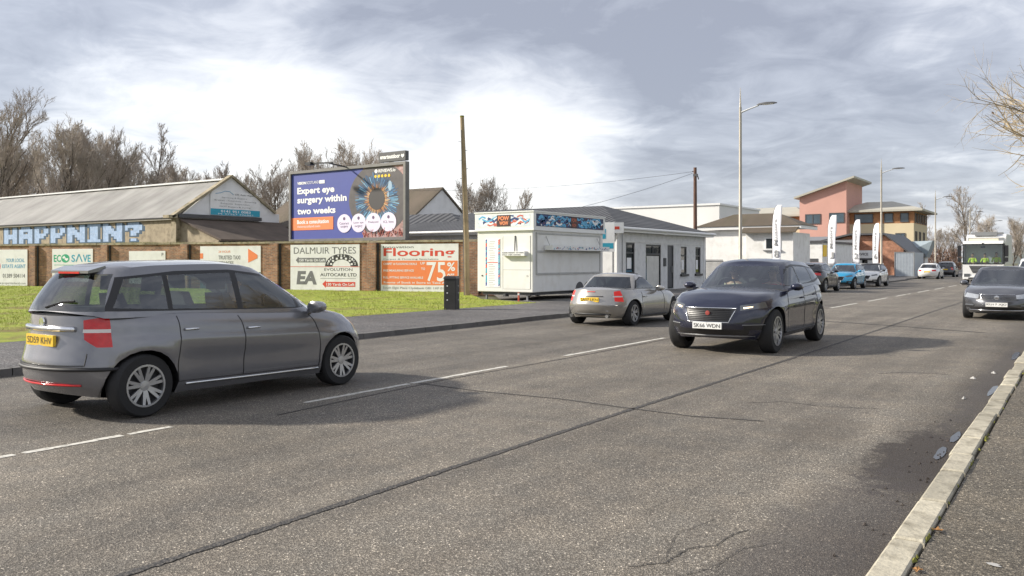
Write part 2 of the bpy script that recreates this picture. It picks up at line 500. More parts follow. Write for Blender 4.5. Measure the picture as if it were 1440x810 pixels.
# turf between the pavement and the brick wall
WALL_A, WALL_B = Vector((-66.5, 22.95, 0)), Vector((-22.6, 32.84, 0))
WD = (WALL_B - WALL_A).normalized(); WRZ = math.atan2(WD.y, WD.x); WN = Vector((WD.y, -WD.x, 0))
def verge_z(x):
    return 0.10 + 0.05 * min(1, max(0, (-16.7 - x) / 3.0))
mb = MB()
edge = [(-16.7, -30), (-16.7, 10), (-16.7, 20), (-16.7, 26.4), (-18.4, 26.55), (-24.6, 34.0)]
mb.quad((-16.72, -40, 0.10), (-16.72, 26.4, 0.10), (-18.4, 26.7, 0.13), (-19.6, 26.9, 0.15), (-19.6, -40, 0.15))
mb.quad((-19.6, -40, 0.15), (-19.6, 26.9, 0.15), (-25.5, 33.5, 0.15), (-90, 18.8, 0.15), (-90, -40, 0.15))
mb.build('grass_verge', M_TURF, kind='structure')

# grass blades, as one mass
M_BLADE = pm('grass blades', (0.36, 0.44, 0.05), 0.8, var=0.4, scale=1.5, dirt=(0.24, 0.19, 0.07), dirt_amt=0.7)
rg = np.random.default_rng(4)
n = 90000
gy = rg.uniform(9.0, 33.0, n); gx = -16.58 - rg.power(1.0, n) * 44.0
keep = (gy < 32.5 + (gx + 25.07) * WD.y / WD.x - 0.1) & ~((gx > -19.6) & (gy > 26.5 + (-16.7 - gx) * 0.15)) & ((gx < -19.6) | (gy < 26.4)) & (gy < 26.9 + np.maximum(0, (-19.6 - gx)) * 1.12)
gx, gy = gx[keep], gy[keep]; n = len(gx)
hh = rg.uniform(0.02, 0.065, n) * (1 + 0.6 * np.sin(gx * 1.7) * np.sin(gy * 2.1)); an = rg.uniform(0, 6.28, n); wd = rg.uniform(0.006, 0.014, n)
lx, ly = rg.normal(0, 0.03, n), rg.normal(0, 0.03, n)
zb = 0.1 + 0.05 * np.clip((-16.7 - gx) / 3.0, 0, 1) - 0.005
V = np.empty((n, 3, 3))
V[:, 0] = np.stack([gx - np.cos(an) * wd, gy - np.sin(an) * wd, zb], 1)
V[:, 1] = np.stack([gx + np.cos(an) * wd, gy + np.sin(an) * wd, zb], 1)
V[:, 2] = np.stack([gx + lx, gy + ly, zb + hh], 1)
me = bpy.data.meshes.new('grass')
me.from_pydata(V.reshape(-1, 3).tolist(), [], np.arange(n * 3).reshape(-1, 3).tolist())
me.materials.append(M_BLADE)
go = bpy.data.objects.new('grass', me); scene.collection.objects.link(go)
tag(go, 'short bright green grass between the far pavement and the brick wall', 'grass', kind='stuff')

# painted centre line, worn, and the tar joints
M_LINE = pm('road paint', (0.62, 0.60, 0.54), 0.7, var=0.1, scale=8, dirt=(0.2, 0.185, 0.16), dirt_amt=0.8)
M_TAR = pm('tar joint', (0.05, 0.047, 0.045), 0.75, var=0.5, scale=22, bump=0.8, bscale=60, dirt=(0.17, 0.15, 0.125), dirt_amt=0.8)
mb = MB(); r2 = random.Random(9)
def dash(y0, y1, x=-7.36, w=0.085):
    """a worn dash: ragged edges and missing bits"""
    y = y0
    while y < y1:
        l = min(r2.uniform(0.12, 0.3) * (1 if y < 25 else 3), y1 - y)
        if r2.random() > 0.05:
            a, b = r2.uniform(-0.012, 0.012), r2.uniform(-0.012, 0.012)
            mb.quad((x - w / 2 + a, y, 0.004), (x + w / 2 + b, y, 0.004), (x + w / 2 + r2.uniform(-0.012, 0.012), y + l, 0.004), (x - w / 2 + r2.uniform(-0.012, 0.012), y + l, 0.004))
        y += l
for a, b in ((-1.0, 3.55), (3.62, 4.5), (4.56, 5.0), (6.7, 8.5), (8.56, 10.76), (12.5, 16.6), (18.6, 22.6)): dash(a, b)
y = 24.6
while y < 220:
    dash(y, y + 4.0, w=0.1); y += 6.0
mb.build('centre_line', M_LINE, kind='structure')
def ragged(pts, w, rnd, step=0.12, jit=0.08):
    """thin ragged strip along a ground polyline"""
    q = MB(); vs = []
    P = [Vector((p[0], p[1], 0)) for p in pts]
    for a, b in zip(P[:-1], P[1:]):
        d = b - a; k = max(1, int(d.length / step)); nrm = Vector((-d.y, d.x, 0)).normalized()
        for i in range(k + (1 if b is P[-1] else 0)):
            c = a + d * (i / k) + nrm * rnd.uniform(-jit, jit) * w
            ww = w * rnd.uniform(0.7, 1.15) / 2
            vs += [c - nrm * ww, c + nrm * ww]
    for v in vs: v.z = 0.0045
    q.add(vs, [(2 * i, 2 * i + 1, 2 * i + 3, 2 * i + 2) for i in range(len(vs) // 2 - 1)])
    return q
rj = random.Random(5)
ragged([(-4.12, -6), (-4.07, 1), (-4.1, 8), (-4.05, 16), (-4.12, 30), (-4.1, 60)], 0.066, rj, 0.035).build('road_joint', M_TAR, kind='structure')
q = ragged([(-7.3, 8.62), (-6.2, 8.5), (-5.1, 8.55), (-4.1, 8.42), (-3.4, 8.36), (-2.7, 8.5)], 0.035, rj, 0.08); q.build('road_joint', M_TAR, kind='structure')
q = ragged([(-5.9, 23.7), (-3.9, 22.9), (-1.9, 21.8)], 0.14, rj, 0.2); q.build('road_joint', M_TAR, kind='structure')
q = ragged([(-7.0, 6.0), (-7.22, 9), (-7.15, 12.5), (-7.2, 18)], 0.03, rj, 0.08); q.build('road_joint', M_TAR, kind='structure')
mb = MB()
for pts, w in (([(-2.0, 4.05), (-1.86, 4.2), (-1.85, 4.5), (-1.74, 4.62), (-1.73, 4.85), (-1.68, 5.0)], 0.011), ([(-1.75, 4.0), (-1.62, 4.3), (-1.60, 4.65), (-1.45, 4.9)], 0.007),
               ([(-2.3, 3.4), (-2.45, 3.1), (-2.4, 2.8), (-2.5, 2.5)], 0.010), ([(-1.9, 4.3), (-2.0, 4.7), (-1.92, 5.1)], 0.006), ([(-1.55, 3.4), (-1.42, 3.75), (-1.45, 4.1)], 0.007),
               ([(-3.2, 9.5), (-2.9, 9.8), (-2.4, 9.75), (-1.9, 9.9)], 0.02), ([(-2.5, 13.0), (-2.2, 13.4), (-1.6, 13.5)], 0.03)):
    q = ragged(pts, w * .8, rj, 0.022, 1.1); mb.add(q.v, q.f)
mb.build('road_crack', M_TAR, kind='structure')

# puddles and mud along the near kerb
M_WATER = pm('puddle water', (0.020, 0.019, 0.018), 0.12, var=0.3, spec=0.6)
M_MUD = pm('wet mud', (0.040, 0.030, 0.024), 0.5, var=0.5, scale=14, bump=1.0, bscale=35)
def blob(cx, cy, rx, ry, seed, z, n=40, amp=0.35):
    q = random.Random(seed); ph = [q.uniform(0, 6.28) for _ in range(6)]
    vs = []
    for i in range(n):
        a = 2 * math.pi * i / n
        r = 1 + amp * sum(math.sin((k + 2) * a + ph[k]) / (k + 1.6) for k in range(6))
        vs.append((cx + rx * r * math.cos(a), cy + ry * r * math.sin(a), z))
    return vs
mb = MB()
rm = random.Random(21)
for i in range(40):                        # broken crumbs of mud round the damp patch
    t = rm.random()
    cx, cy = -0.97 - abs(rm.gauss(0.0, 0.16)), 7.6 + rm.gauss(0, 1.1)
    s = rm.uniform(0.004, 0.013) * (1.3 - t * 0.5)
    vs = blob(cx, cy, s, s * rm.uniform(1, 2.2), 100 + i, 0.007, 12)
    mb.add([(*v[:2], 0.002) for v in vs] + [(cx, cy, rm.uniform(0.008, 0.018))], [(k, (k + 1) % 12, 12) for k in range(12)])
tag(mb.build('mud_crumbs', M_MUD), 'dark wet mud crumbs scattered by the near kerb', 'mud', kind='stuff')
for i, (cx, cy, rx, ry) in enumerate(((-1.02, 7.9, 0.035, 0.28), (-1.0, 8.7, 0.03, 0.30), (-0.98, 12.1, 0.035, 0.5), (-1.02, 16.8, 0.05, 0.7))):
    q = MB(); vs = blob(cx, cy, rx, ry, 50 + i, 0.005, amp=0.12); q.add(vs, [tuple(range(len(vs)))]); q.build('puddle', M_WATER, kind='structure')
# fallen leaves, a paper scrap and pale bits in the gutter
M_LEAF = pm('dead leaf', (0.30, 0.15, 0.05), 0.8, var=0.4)
M_SCRAP = pm('paper scrap', (0.40, 0.39, 0.37), 0.8)
M_MOSS = pm('moss', (0.16, 0.16, 0.025), 0.95, var=0.4, scale=20)
def leaf_mesh(s, seed):
    q = random.Random(seed); mb = MB()
    pts = [(0, -1), (0.35, -0.5), (0.75, -0.35), (0.5, 0.05), (0.7, 0.45), (0.25, 0.4), (0, 1), (-0.25, 0.4), (-0.7, 0.45), (-0.5, 0.05), (-0.75, -0.35), (-0.35, -0.5)]
    v = [(x * s, y * s, q.uniform(0, 0.5) * s) for x, y in pts] + [(0, 0, 0.004)]
    return mb.add(v, [(i, (i + 1) % 12, 12) for i in range(12)])
spots = [((-0.70, 5.29, 0.092), 0.045, 'curled brown leaf by the kerb beside the lowest pavement corner', M_LEAF), ((-0.69, 4.56, 0.092), 0.035, 'small brown leaf lying at the kerb edge nearest the camera', M_LEAF)]
for i, (p, s, lb, m) in enumerate(spots):
    o = leaf_mesh(s, i).build('leaf', m); o.location = p; tag(o, lb, 'leaf', 'fallen leaves on the near pavement')
q = MB(); vs = blob(0, 0, 0.035, 0.022, 5, 0.004, 20); q.add(vs, [tuple(range(20))]); o = q.build('pale_bit', M_SCRAP); o.location = (-0.39, 4.87, 0.087)
tag(o, 'small white paper scrap lying on the near pavement', 'litter')
for i, (x, y_, s) in enumerate(((-1.3, 13.2, 0.045), (-1.12, 14.0, 0.05), (-1.2, 11.2, 0.03))):  # low pale lumps in the gutter, sharing the scrap colour
    q = MB(); vs = blob(0, 0, s * 0.7, s * 1.6, 60 + i, 0.01, 16); q.add([(*v[:2], 0.0) for v in vs] + [(0, 0, 0.03)], [(k, (k + 1) % 16, 16) for k in range(16)])
    o = q.build('pale_bit', M_SCRAP); o.location = (x, y_, 0.004)
    tag(o, ('small pale lump in the gutter beside the dark wet strip', 'small pale lump farthest up the gutter before the grey saloon', 'small pale lump nearest the camera in the gutter')[i], 'litter', 'pale lumps in the gutter')
mb = MB(); rm = random.Random(8)
for i in range(34):
    y_ = rm.uniform(2.5, 14); s = rm.uniform(0.006, 0.02)
    vs = blob(KERB_N + 0.175 + rm.uniform(-0.006, 0.012), y_, s * 0.7, s * 2.5, i, 0.088, 10)
    mb.add(vs + [(KERB_N + 0.175, y_, 0.108)], [(k, (k + 1) % 10, 10) for k in range(10)])
tag(mb.build('moss', M_MOSS), 'small moss tufts along the back of the pale near kerb', 'moss', kind='stuff')
# far hill
mb = MB(); n = 40; vs = []
for i in range(n + 1):
    t = i / n; x = 60 + 900 * t; h = 85 * math.sin(math.pi * t) ** 0.8 * (0.85 + 0.15 * math.sin(9 * t))
    vs += [(x - 160, 900 + 300 * t, -1), (x - 160, 1120 + 300 * t, h), (x - 160, 1500 + 300 * t, -1)]
mb.add(vs, [(3 * i + k, 3 * i + k + 3, 3 * i + k + 4, 3 * i + k + 1) for i in range(n) for k in range(2)])
mb.build('hill', pm('far hill', (0.09, 0.10, 0.09), 0.95, var=0.35, scale=0.02), smooth=True, kind='structure')
# ------------------------------------------------------------------ brick wall
def brick_mat(name, c1, c2, mortar, scale=1.0, mort=0.012, rot=True, bw=0.225, bh=0.075):
    m, nt, b = node_mat(name); N, L = nt.nodes, nt.links
    tc = N.new('ShaderNodeTexCoord')
    sp = N.new('ShaderNodeSeparateXYZ'); L.new(tc.outputs['Object'], sp.inputs[0])
    ad = N.new('ShaderNodeMath'); ad.operation = 'ADD'; L.new(sp.outputs[0], ad.inputs[0]); L.new(sp.outputs[1], ad.inputs[1])
    cb = N.new('ShaderNodeCombineXYZ'); L.new(ad.outputs[0], cb.inputs[0]); L.new(sp.outputs[2], cb.inputs[1])
    br = N.new('ShaderNodeTexBrick'); L.new(cb.outputs[0], br.inputs['Vector'])
    br.inputs['Scale'].default_value = scale; br.inputs['Brick Width'].default_value = bw; br.inputs['Row Height'].default_value = bh
    br.inputs['Mortar Size'].default_value = mort; br.inputs['Bias'].default_value = 0.0
    br.inputs['Color1'].default_value = (*c1, 1); br.inputs['Color2'].default_value = (*c2, 1); br.inputs['Mortar'].default_value = (*mortar, 1)
    no = N.new('ShaderNodeTexNoise'); no.inputs['Scale'].default_value = 1.3; no.inputs['Detail'].default_value = 8; no.inputs['Roughness'].default_value = 0.7
    L.new(tc.outputs['Object'], no.inputs['Vector'])
    mr = N.new('ShaderNodeMapRange'); mr.inputs['From Min'].default_value = 0.35; mr.inputs['From Max'].default_value = 0.65
    mr.inputs['To Min'].default_value = 0.55; mr.inputs['To Max'].default_value = 1.35
    L.new(no.outputs[0], mr.inputs[0])
    mx = N.new('ShaderNodeVectorMath'); mx.operation = 'SCALE'; L.new(br.outputs[0], mx.inputs[0]); L.new(mr.outputs[0], mx.inputs['Scale'])
    L.new(mx.outputs[0], b.inputs['Base Color']); b.inputs['Roughness'].default_value = 0.9
    bp = N.new('ShaderNodeBump'); bp.inputs['Strength'].default_value = 0.5; bp.inputs['Distance'].default_value = 0.01; bp.invert = True
    L.new(br.outputs['Fac'], bp.inputs['Height']); L.new(bp.outputs[0], b.inputs['Normal'])
    return m
M_BRICK = brick_mat('old brick', (0.41, 0.185, 0.095), (0.21, 0.095, 0.06), (0.27, 0.23, 0.17))
M_BRICK_O = brick_mat('orange brick', (0.46, 0.165, 0.075), (0.38, 0.13, 0.06), (0.36, 0.26, 0.2), scale=1.0)
M_COPE = pm('coping stone', (0.34, 0.29, 0.20), 0.9, var=0.3, scale=1.2, bump=0.4, dirt=(0.12, 0.11, 0.05), dirt_amt=0.9, island=.25)
M_WHITE = pm('white painted render', (0.74, 0.735, 0.715), 0.8, var=0.06, scale=0.8, bump=0.15, dirt=(0.42, 0.40, 0.36), dirt_amt=0.4)
M_WHITE2 = pm('white plastic trim', (0.74, 0.74, 0.73), 0.4, var=0.04)
M_SIGNW = pm('white sign board', (0.76, 0.76, 0.75), 0.45, var=0.04, scale=1.0, dirt=(0.56, 0.55, 0.51), dirt_amt=0.45)
M_BLACK = pm('black paint', (0.016, 0.016, 0.018), 0.4, var=0.2)
M_DGREY = pm('dark grey metal', (0.07, 0.07, 0.075), 0.5, var=0.15)
M_GREY = pm('grey metal', (0.24, 0.245, 0.25), 0.45, var=0.12, metal=0.3)
M_GLASSD = pm('window pane', (0.02, 0.026, 0.03), 0.05, var=0.3, scale=0.7, spec=0.8)
M_GLASSB = pm('bluish window pane', (0.05, 0.085, 0.115), 0.05, var=0.4, scale=0.5, spec=0.9)
def ink(name, c): return pm('ink ' + name, c, 0.5, var=0.03)
I_BLACK = ink('black', (0.03, 0.03, 0.03)); I_GREY = ink('grey', (0.16, 0.16, 0.165)); I_RED = ink('red', (0.62, 0.06, 0.03)); I_ORANGE = ink('orange', (0.80, 0.22, 0.07))
I_BLUE = ink('light blue', (0.10, 0.33, 0.52)); I_GREEN = ink('green', (0.01, 0.34, 0.17)); I_TEAL = ink('teal', (0.03, 0.33, 0.46)); I_DTEAL = ink('dark teal', (0.02, 0.09, 0.10))
I_WHITE = ink('white', (0.80, 0.80, 0.80)); I_YEL = ink('yellow', (0.85, 0.55, 0.02)); I_NAVY = ink('royal blue', (0.050, 0.070, 0.30)); I_LILAC = ink('pale lilac', (0.72, 0.66, 0.80))

wl = (WALL_B - WALL_A).length
def wall_s(x):
    """metres along the wall of the point seen at photo column x"""
    d = Vector((((x - 720) / F) * CT - ST, ((x - 720) / F) * ST + CT))
    a = Vector((WALL_A.x, WALL_A.y)); w = Vector((WD.x, WD.y))
    return (a.y * d.x - a.x * d.y) / (w.x * d.y - w.y * d.x)
def wall_z(x, y):
    s = wall_s(x); p = WALL_A + WD * s
    return CAMH + (368 - y) / F * (-p.x * ST + p.y * CT)
wall = thing('brick_wall', 'long weathered brown brick wall with pale coping carrying the painted adverts', 'wall', WALL_A, WRZ)
H_W = 2.55
mb = MB()
mb.box(0, wl, 0, 0.24, 0.0, H_W)
mb.build('brickwork', M_BRICK, wall)
mb = MB(); x = 0; q = random.Random(2)
while x < wl:
    d = q.uniform(-0.012, 0.012); mb.box(x, min(x + 0.9, wl) - 0.008, -0.06 + d, 0.30 + d, H_W + 0.001, H_W + 0.10 + q.uniform(-0.012, 0.012)); x += 0.9
mb.build('coping', M_COPE, wall)
for cx in (49, 150, 262, 388, 525, 668):
    s = wall_s(cx)
    mb = MB(); mb.box(s - 0.24, s + 0.24, -0.20, 0.002, 0, H_W - 0.003)
    mb.build('pilaster', M_BRICK, wall)
    mb = MB(); mb.tube([(s + 0.30, -0.06, 0.1), (s + 0.30, -0.06, H_W - 0.05)], 0.05, 8); mb.build('pilaster_shade', M_BLACK, wall)  # black upright strip painting the shade to the right of each pilaster
mb = MB(); q = random.Random(5)                                  # weeds along the wall top
for i in range(700):
    s = wall_s(q.choice((q.uniform(60, 260), q.uniform(150, 215), q.uniform(0, 560)))) ; h = q.uniform(0.02, 0.09); y = q.uniform(0.0, 0.25); a = q.uniform(-0.04, 0.04)
    mb.add([(s - 0.012, y, H_W + 0.09), (s + 0.012, y, H_W + 0.09), (s + a, y + a, H_W + 0.1 + h)], [(0, 1, 2)])
tag(mb.build('weeds', pm('weeds', (0.13, 0.15, 0.03), 0.9, var=0.5, scale=9), None), 'small weeds and moss growing on the brick wall coping', 'weeds', kind='stuff')
bpy.data.objects['weeds'].location = WALL_A; bpy.data.objects['weeds'].rotation_euler = (0, 0, WRZ)

def wall_sign(x0, x1, y0, y1, name, label):
    """sign board screwed to the wall; returns (root, width, height), local origin at its lower left"""
    xm = (x0 + x1) / 2
    s0, s1 = wall_s(x0), wall_s(x1)
    zt, zb = wall_z(xm, y0), wall_z(xm, y1)
    p = WALL_A + WD * s0 + WN * 0.03; p.z = zb
    r = thing(name, label, 'sign', p, WRZ, 'advert boards on the brick wall')
    w, h = s1 - s0, zt - zb
    mb = MB(); mb.box(0, w, 0, 0.025, 0, h); mb.build('board', M_SIGNW, r)
    return r, w, h
def T(r, m, items, name='lettering', y=-0.004, w=1, h=1):
    """lettering pieces (text, x, z, w, h, bold) in fractions of the board"""
    mb = MB()
    for it in items:
        t, x, z, ww, hh = it[:5]; b = it[5] if len(it) > 5 else 0.02
        mb.text(t, x * w, z * h, ww * w, hh * h, y, b)
    return mb.build(name, m, r)
r, w, h = wall_sign(-38, 39, 351, 403, 'wall_sign', 'white estate agent board with pale blue heading and phone number')
T(r, I_BLUE, [("YOUR LOCAL", .62, .66, .33, .10), ("ESTATE AGENT", .55, .50, .42, .10)], w=w, h=h)
T(r, I_GREY, [("01389 504114", .56, .24, .40, .11), ("www.propertieslocal.com", .42, .05, .55, .08, .0)], w=w, h=h)
mb = MB(); mb.disc(.40 * w, .55 * h, .12 * w, .2 * h, -.004, 20, inner=.82); mb.box(.36 * w, .44 * w, -.004, -.003, .42 * h, .6 * h); mb.build('emblem', I_RED, r)
r, w, h = wall_sign(74, 131, 350, 396, 'wall_sign', 'white board with green and blue energy heading and a globe')
T(r, I_GREEN, [("EC", .04, .60, .18, .22)], w=w, h=h); T(r, I_TEAL, [("S", .48, .60, .09, .22), ("VE", .76, .60, .19, .22)], w=w, h=h)
mb = MB(); mb.disc(.33 * w, .71 * h, .105 * w, .13 * h, -.004, 24); mb.box(.05 * w, .95 * w, -.004, -.003, .5 * h, .515 * h); mb.build('emblem', I_GREEN, r)
mb = MB(); mb.add(blob(.30 * w, .74 * h, .03 * w, .05 * h, 3, 0, 16), [tuple(range(16))]); mb.add(blob(.36 * w, .68 * h, .035 * w, .05 * h, 8, 0, 16), [tuple(range(16))])
mb.v = [(a, -.007, b) for a, b, c in mb.v]; mb.build('globe_land', I_WHITE, r)
mb = MB(); mb.bar((.59 * w, -.004, .61 * h), (.665 * w, -.004, .84 * h), .012, .02 * w); mb.bar((.665 * w, -.004, .84 * h), (.74 * w, -.004, .61 * h), .012, .02 * w); mb.build('roof_mark', I_TEAL, r)
T(r, I_TEAL, [("HEATING & INSULATION", .1, .34, .8, .07, 0.0)], w=w, h=h)
r, w, h = wall_sign(182, 233, 353, 399, 'wall_sign', 'plain white board mostly hidden behind the grey hatchback roof')
T(r, I_GREY, [("P", .90, .84, .05, .10)], w=w, h=h)
r, w, h = wall_sign(282, 367, 346, 409, 'wall_sign', 'white taxi board with an orange arrow and dark lower band')
T(r, I_GREY, [("TRUSTED TAXI", .31, .70, .36, .09), ("SERVICES", .31, .57, .25, .09)], w=w, h=h)
T(r, I_ORANGE, [("24 HOUR", .31, .85, .2, .05, 0)], w=w, h=h)
mb = MB(); mb.prism([(.80 * w, .63 * h), (.95 * w, .73 * h), (.95 * w, .80 * h), (.80 * w, .94 * h)], 'Y', -.008, -.001); mb.box(.0, .05 * w, -.006, -.001, .72 * h, .84 * h); mb.build('arrow', I_ORANGE, r)
mb = MB(); mb.box(.004, w - .004, -.004, -.001, .02, .42 * h); mb.build('dark_band', I_DTEAL, r)
mb = MB(); mb.disc(.63 * w, .24 * h, .035 * w, .06 * h, -.008, 16); mb.disc(.80 * w, .24 * h, .035 * w, .06 * h, -.008, 16); mb.box(.6 * w, .66 * w, -.008, -.005, .08 * h, .1 * h); mb.box(.77 * w, .84 * w, -.008, -.005, .08 * h, .1 * h); mb.build('icon', I_WHITE, r)
r, w, h = wall_sign(409, 506, 344, 408, 'wall_sign', 'white tyre garage board with dark heading, tyre arch and red arrow')
T(r, I_GREY, [("DALMUIR TYRES", .05, .80, .90, .145, .0)], w=w, h=h)
T(r, I_BLACK, [("EVOLUTION", .50, .425, .40, .06, .0), ("AUTOCARE LTD", .44, .305, .52, .07, .01)], w=w, h=h)
mb = MB(); mb.box(.44 * w, .95 * w, -.004, -.001, .255 * h, .262 * h)
mb.text("EA", .09 * w, .12 * h, .30 * w, .30 * h, -.004, .05, .12); mb.build('emblem', I_GREY, r)
mb = MB(); mb.prism([(.08 * w, .66 * h), (.12 * w, .735 * h), (.12 * w, .71 * h), (.52 * w, .71 * h), (.52 * w, .61 * h), (.12 * w, .61 * h), (.12 * w, .585 * h)], 'Y', -.005, -.001)
mb.build('arrow', I_GREY, r)
mb = MB(); mb.prism([(.47 * w, .135 * h), (.52 * w, .215 * h), (.52 * w, .185 * h), (.94 * w, .185 * h), (.94 * w, .08 * h), (.52 * w, .08 * h), (.52 * w, .05 * h)], 'Y', -.005, -.001); mb.box(.0 * w, w, -.0045, -.001, .51 * h, .52 * h)
mb.build('arrow', I_RED, r)
T(r, I_WHITE, [("150 Yards On Left", .13, .63, .38, .06, .02), ("130 Yards On Left", .53, .10, .40, .06, .02)], y=-.009, w=w, h=h)
mb = MB(); mb.disc(.745 * w, .525 * h, .235 * w, .27 * h, -.005, 30, 0, math.pi, inner=.55); mb.build('tyre_arch', I_BLACK, r)
mb = MB()
for k, ch in enumerate("0141 952 2172"):
    a = math.pi * (0.92 - 0.84 * k / 12)
    if ch != ' ': mb.text(ch, .745 * w + .2 * w * math.cos(a) - .012 * w, .525 * h + .23 * h * math.sin(a) - .02 * h, .022 * w, .05 * h, -.009, .02)
for k in range(7):
    a = math.pi * (k + .5) / 7; mb.box(.745 * w + .15 * w * math.cos(a) - .014 * w, .745 * w + .15 * w * math.cos(a) + .014 * w, -.009, -.007, .525 * h + .172 * h * math.sin(a) - .01 * h, .525 * h + .172 * h * math.sin(a) + .03 * h)
mb.build('lettering', I_WHITE, r)
r, w, h = wall_sign(536, 645, 343, 411, 'wall_sign', 'orange and white flooring sale board offering 75 percent off')
mb = MB(); mb.box(.01 * w, .99 * w, -.004, -.001, .15 * h, .655 * h); mb.build('orange_field', I_ORANGE, r)
T(r, I_BLACK, [("Innovation", .03, .915, .40, .05, .0)], w=w, h=h); T(r, I_RED, [("Flooring", .035, .695, .92, .22, .018)], w=w, h=h)
T(r, I_GREY, [("Carpet & Flooring Specialists", .03, .665, .72, .035, .0), ("South Elgin Place Clydebank G81 1XP 0141 952", .03, .05, .92, .06, .0)], w=w, h=h)
T(r, I_WHITE, [("CARPET & FLOORING DEALS", .035, .565, .44, .045), ("FREE MEASURING SERVICE", .035, .425, .40, .045), ("FULL FITTING SERVICE AVAILABLE", .035, .28, .52, .045), ("Rooms of Stock in Store to Take Away", .04, .165, .88, .055),
               ("UP", .52, .575, .06, .05), ("TO", .53, .46, .05, .05), ("75", .60, .225, .24, .40, .01), ("%", .86, .44, .10, .18), ("OFF", .86, .27, .09, .12)], y=-.008, w=w, h=h)

# ------------------------------------------------------------------ corrugated warehouse with pixel graffiti
def corr_mat(name, c, pitch=0.15, dirt=(0.2, 0.17, 0.13), axis=0, da=0.5):
    m, nt, b = node_mat(name); N, L = nt.nodes, nt.links
    tc = N.new('ShaderNodeTexCoord'); sp = N.new('ShaderNodeSeparateXYZ'); L.new(tc.outputs['Object'], sp.inputs[0])
    mu = N.new('ShaderNodeMath'); mu.operation = 'MULTIPLY'; L.new(sp.outputs[axis], mu.inputs[0]); mu.inputs[1].default_value = 6.283 / pitch
    si = N.new('ShaderNodeMath'); si.operation = 'SINE'; L.new(mu.outputs[0], si.inputs[0])
    bp = N.new('ShaderNodeBump'); bp.inputs['Strength'].default_value = 0.8; bp.inputs['Distance'].default_value = 0.05
    L.new(si.outputs[0], bp.inputs['Height']); L.new(bp.outputs[0], b.inputs['Normal'])
    mp = N.new('ShaderNodeMapping'); mp.inputs['Scale'].default_value = (1, 0.12, 0.12) if axis == 0 else (0.12, 1, 0.12); L.new(tc.outputs['Object'], mp.inputs[0])
    no = N.new('ShaderNodeTexNoise'); no.inputs['Scale'].default_value = 1.1; no.inputs['Detail'].default_value = 8; no.inputs['Roughness'].default_value = 0.65
    L.new(mp.outputs[0], no.inputs['Vector'])
    mr = N.new('ShaderNodeMapRange'); mr.inputs['From Min'].default_value = 0.4; mr.inputs['From Max'].default_value = 0.7; mr.inputs['To Max'].default_value = da
    L.new(no.outputs[0], mr.inputs[0])
    mx = N.new('ShaderNodeMixRGB'); L.new(mr.outputs[0], mx.inputs[0]); mx.inputs[1].default_value = (*c, 1); mx.inputs[2].default_value = (*dirt, 1)
    n2 = N.new('ShaderNodeTexNoise'); n2.inputs['Scale'].default_value = 0.35; n2.inputs['Detail'].default_value = 4; L.new(tc.outputs['Object'], n2.inputs['Vector'])
    m2 = N.new('ShaderNodeMapRange'); m2.inputs['From Min'].default_value = 0.35; m2.inputs['From Max'].default_value = 0.65; m2.inputs['To Min'].default_value = 0.8; m2.inputs['To Max'].default_value = 1.1; L.new(n2.outputs[0], m2.inputs[0])
    sc = N.new('ShaderNodeVectorMath'); sc.operation = 'SCALE'; L.new(mx.outputs[0], sc.inputs[0]); L.new(m2.outputs[0], sc.inputs['Scale'])
    L.new(sc.outputs[0], b.inputs['Base Color']); b.inputs['Roughness'].default_value = 0.75
    return m
M_CORR = corr_mat('corrugated sheet', (0.39, 0.38, 0.36), dirt=(0.23, 0.22, 0.20))
M_TILE_D = corr_mat('dark slate roof', (0.085, 0.088, 0.095), pitch=0.3, dirt=(0.05, 0.05, 0.055))
M_TILE_B = corr_mat('brown tiled roof', (0.165, 0.13, 0.095), pitch=0.12, dirt=(0.09, 0.085, 0.04))
M_FELT = pm('brown felt roof', (0.10, 0.075, 0.058), 0.9, var=0.3, scale=0.8)
M_BEIGE = pm('beige roughcast', (0.37, 0.31, 0.215), 0.95, var=0.18, scale=1.2, bump=0.8, bscale=25, dirt=(0.16, 0.13, 0.09), dirt_amt=0.7)
M_GABLE = pm('white gable paint', (0.72, 0.72, 0.72), 0.8, var=0.06, scale=0.6, dirt=(0.5, 0.5, 0.48), dirt_amt=0.4)
wh = thing('warehouse', 'long low warehouse with corrugated grey roof, white gable and pixel graffiti', 'warehouse', (-53.1, 36.5, 0))
mb = MB(); mb.box(-46, 0, 0, 0.3, 0, 4.75); mb.build('side_wall', M_BEIGE, wh)
mb = MB(); mb.prism([(0, 0), (9.2, 0), (9.2, 5.35), (8.75, 5.35), (4.6, 7.95), (0.31, 4.85), (0.31, 4.7), (0, 4.7)], 'X', -0.3, -0.002); mb.build('gable_wall', M_GABLE, wh)
mb = MB()
nn = 40
mb.add([(-46, -0.28, 4.72), (-0.25, -0.28, 4.72), (-0.25, 4.6, 7.72), (-46, 4.6, 7.72), (-46, 9.3, 4.8), (-0.31, 9.3, 4.8), (-0.31, 4.6, 7.72)], [(0, 1, 2, 3), (3, 6, 5, 4)])
mb.build('roof', M_CORR, wh)
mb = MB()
for i in range(260):                                        # scalloped sheet ends, coloured dark to paint in the gutter shadow line
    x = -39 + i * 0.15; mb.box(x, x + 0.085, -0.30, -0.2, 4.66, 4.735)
mb.build('sheet_edge_shade', M_DGREY, wh)
mb = MB(); mb.bar((-46, 4.6, 7.78), (-0.3, 4.6, 7.78), 0.5, 0.12); mb.build('ridge_cap', M_WHITE2, wh)
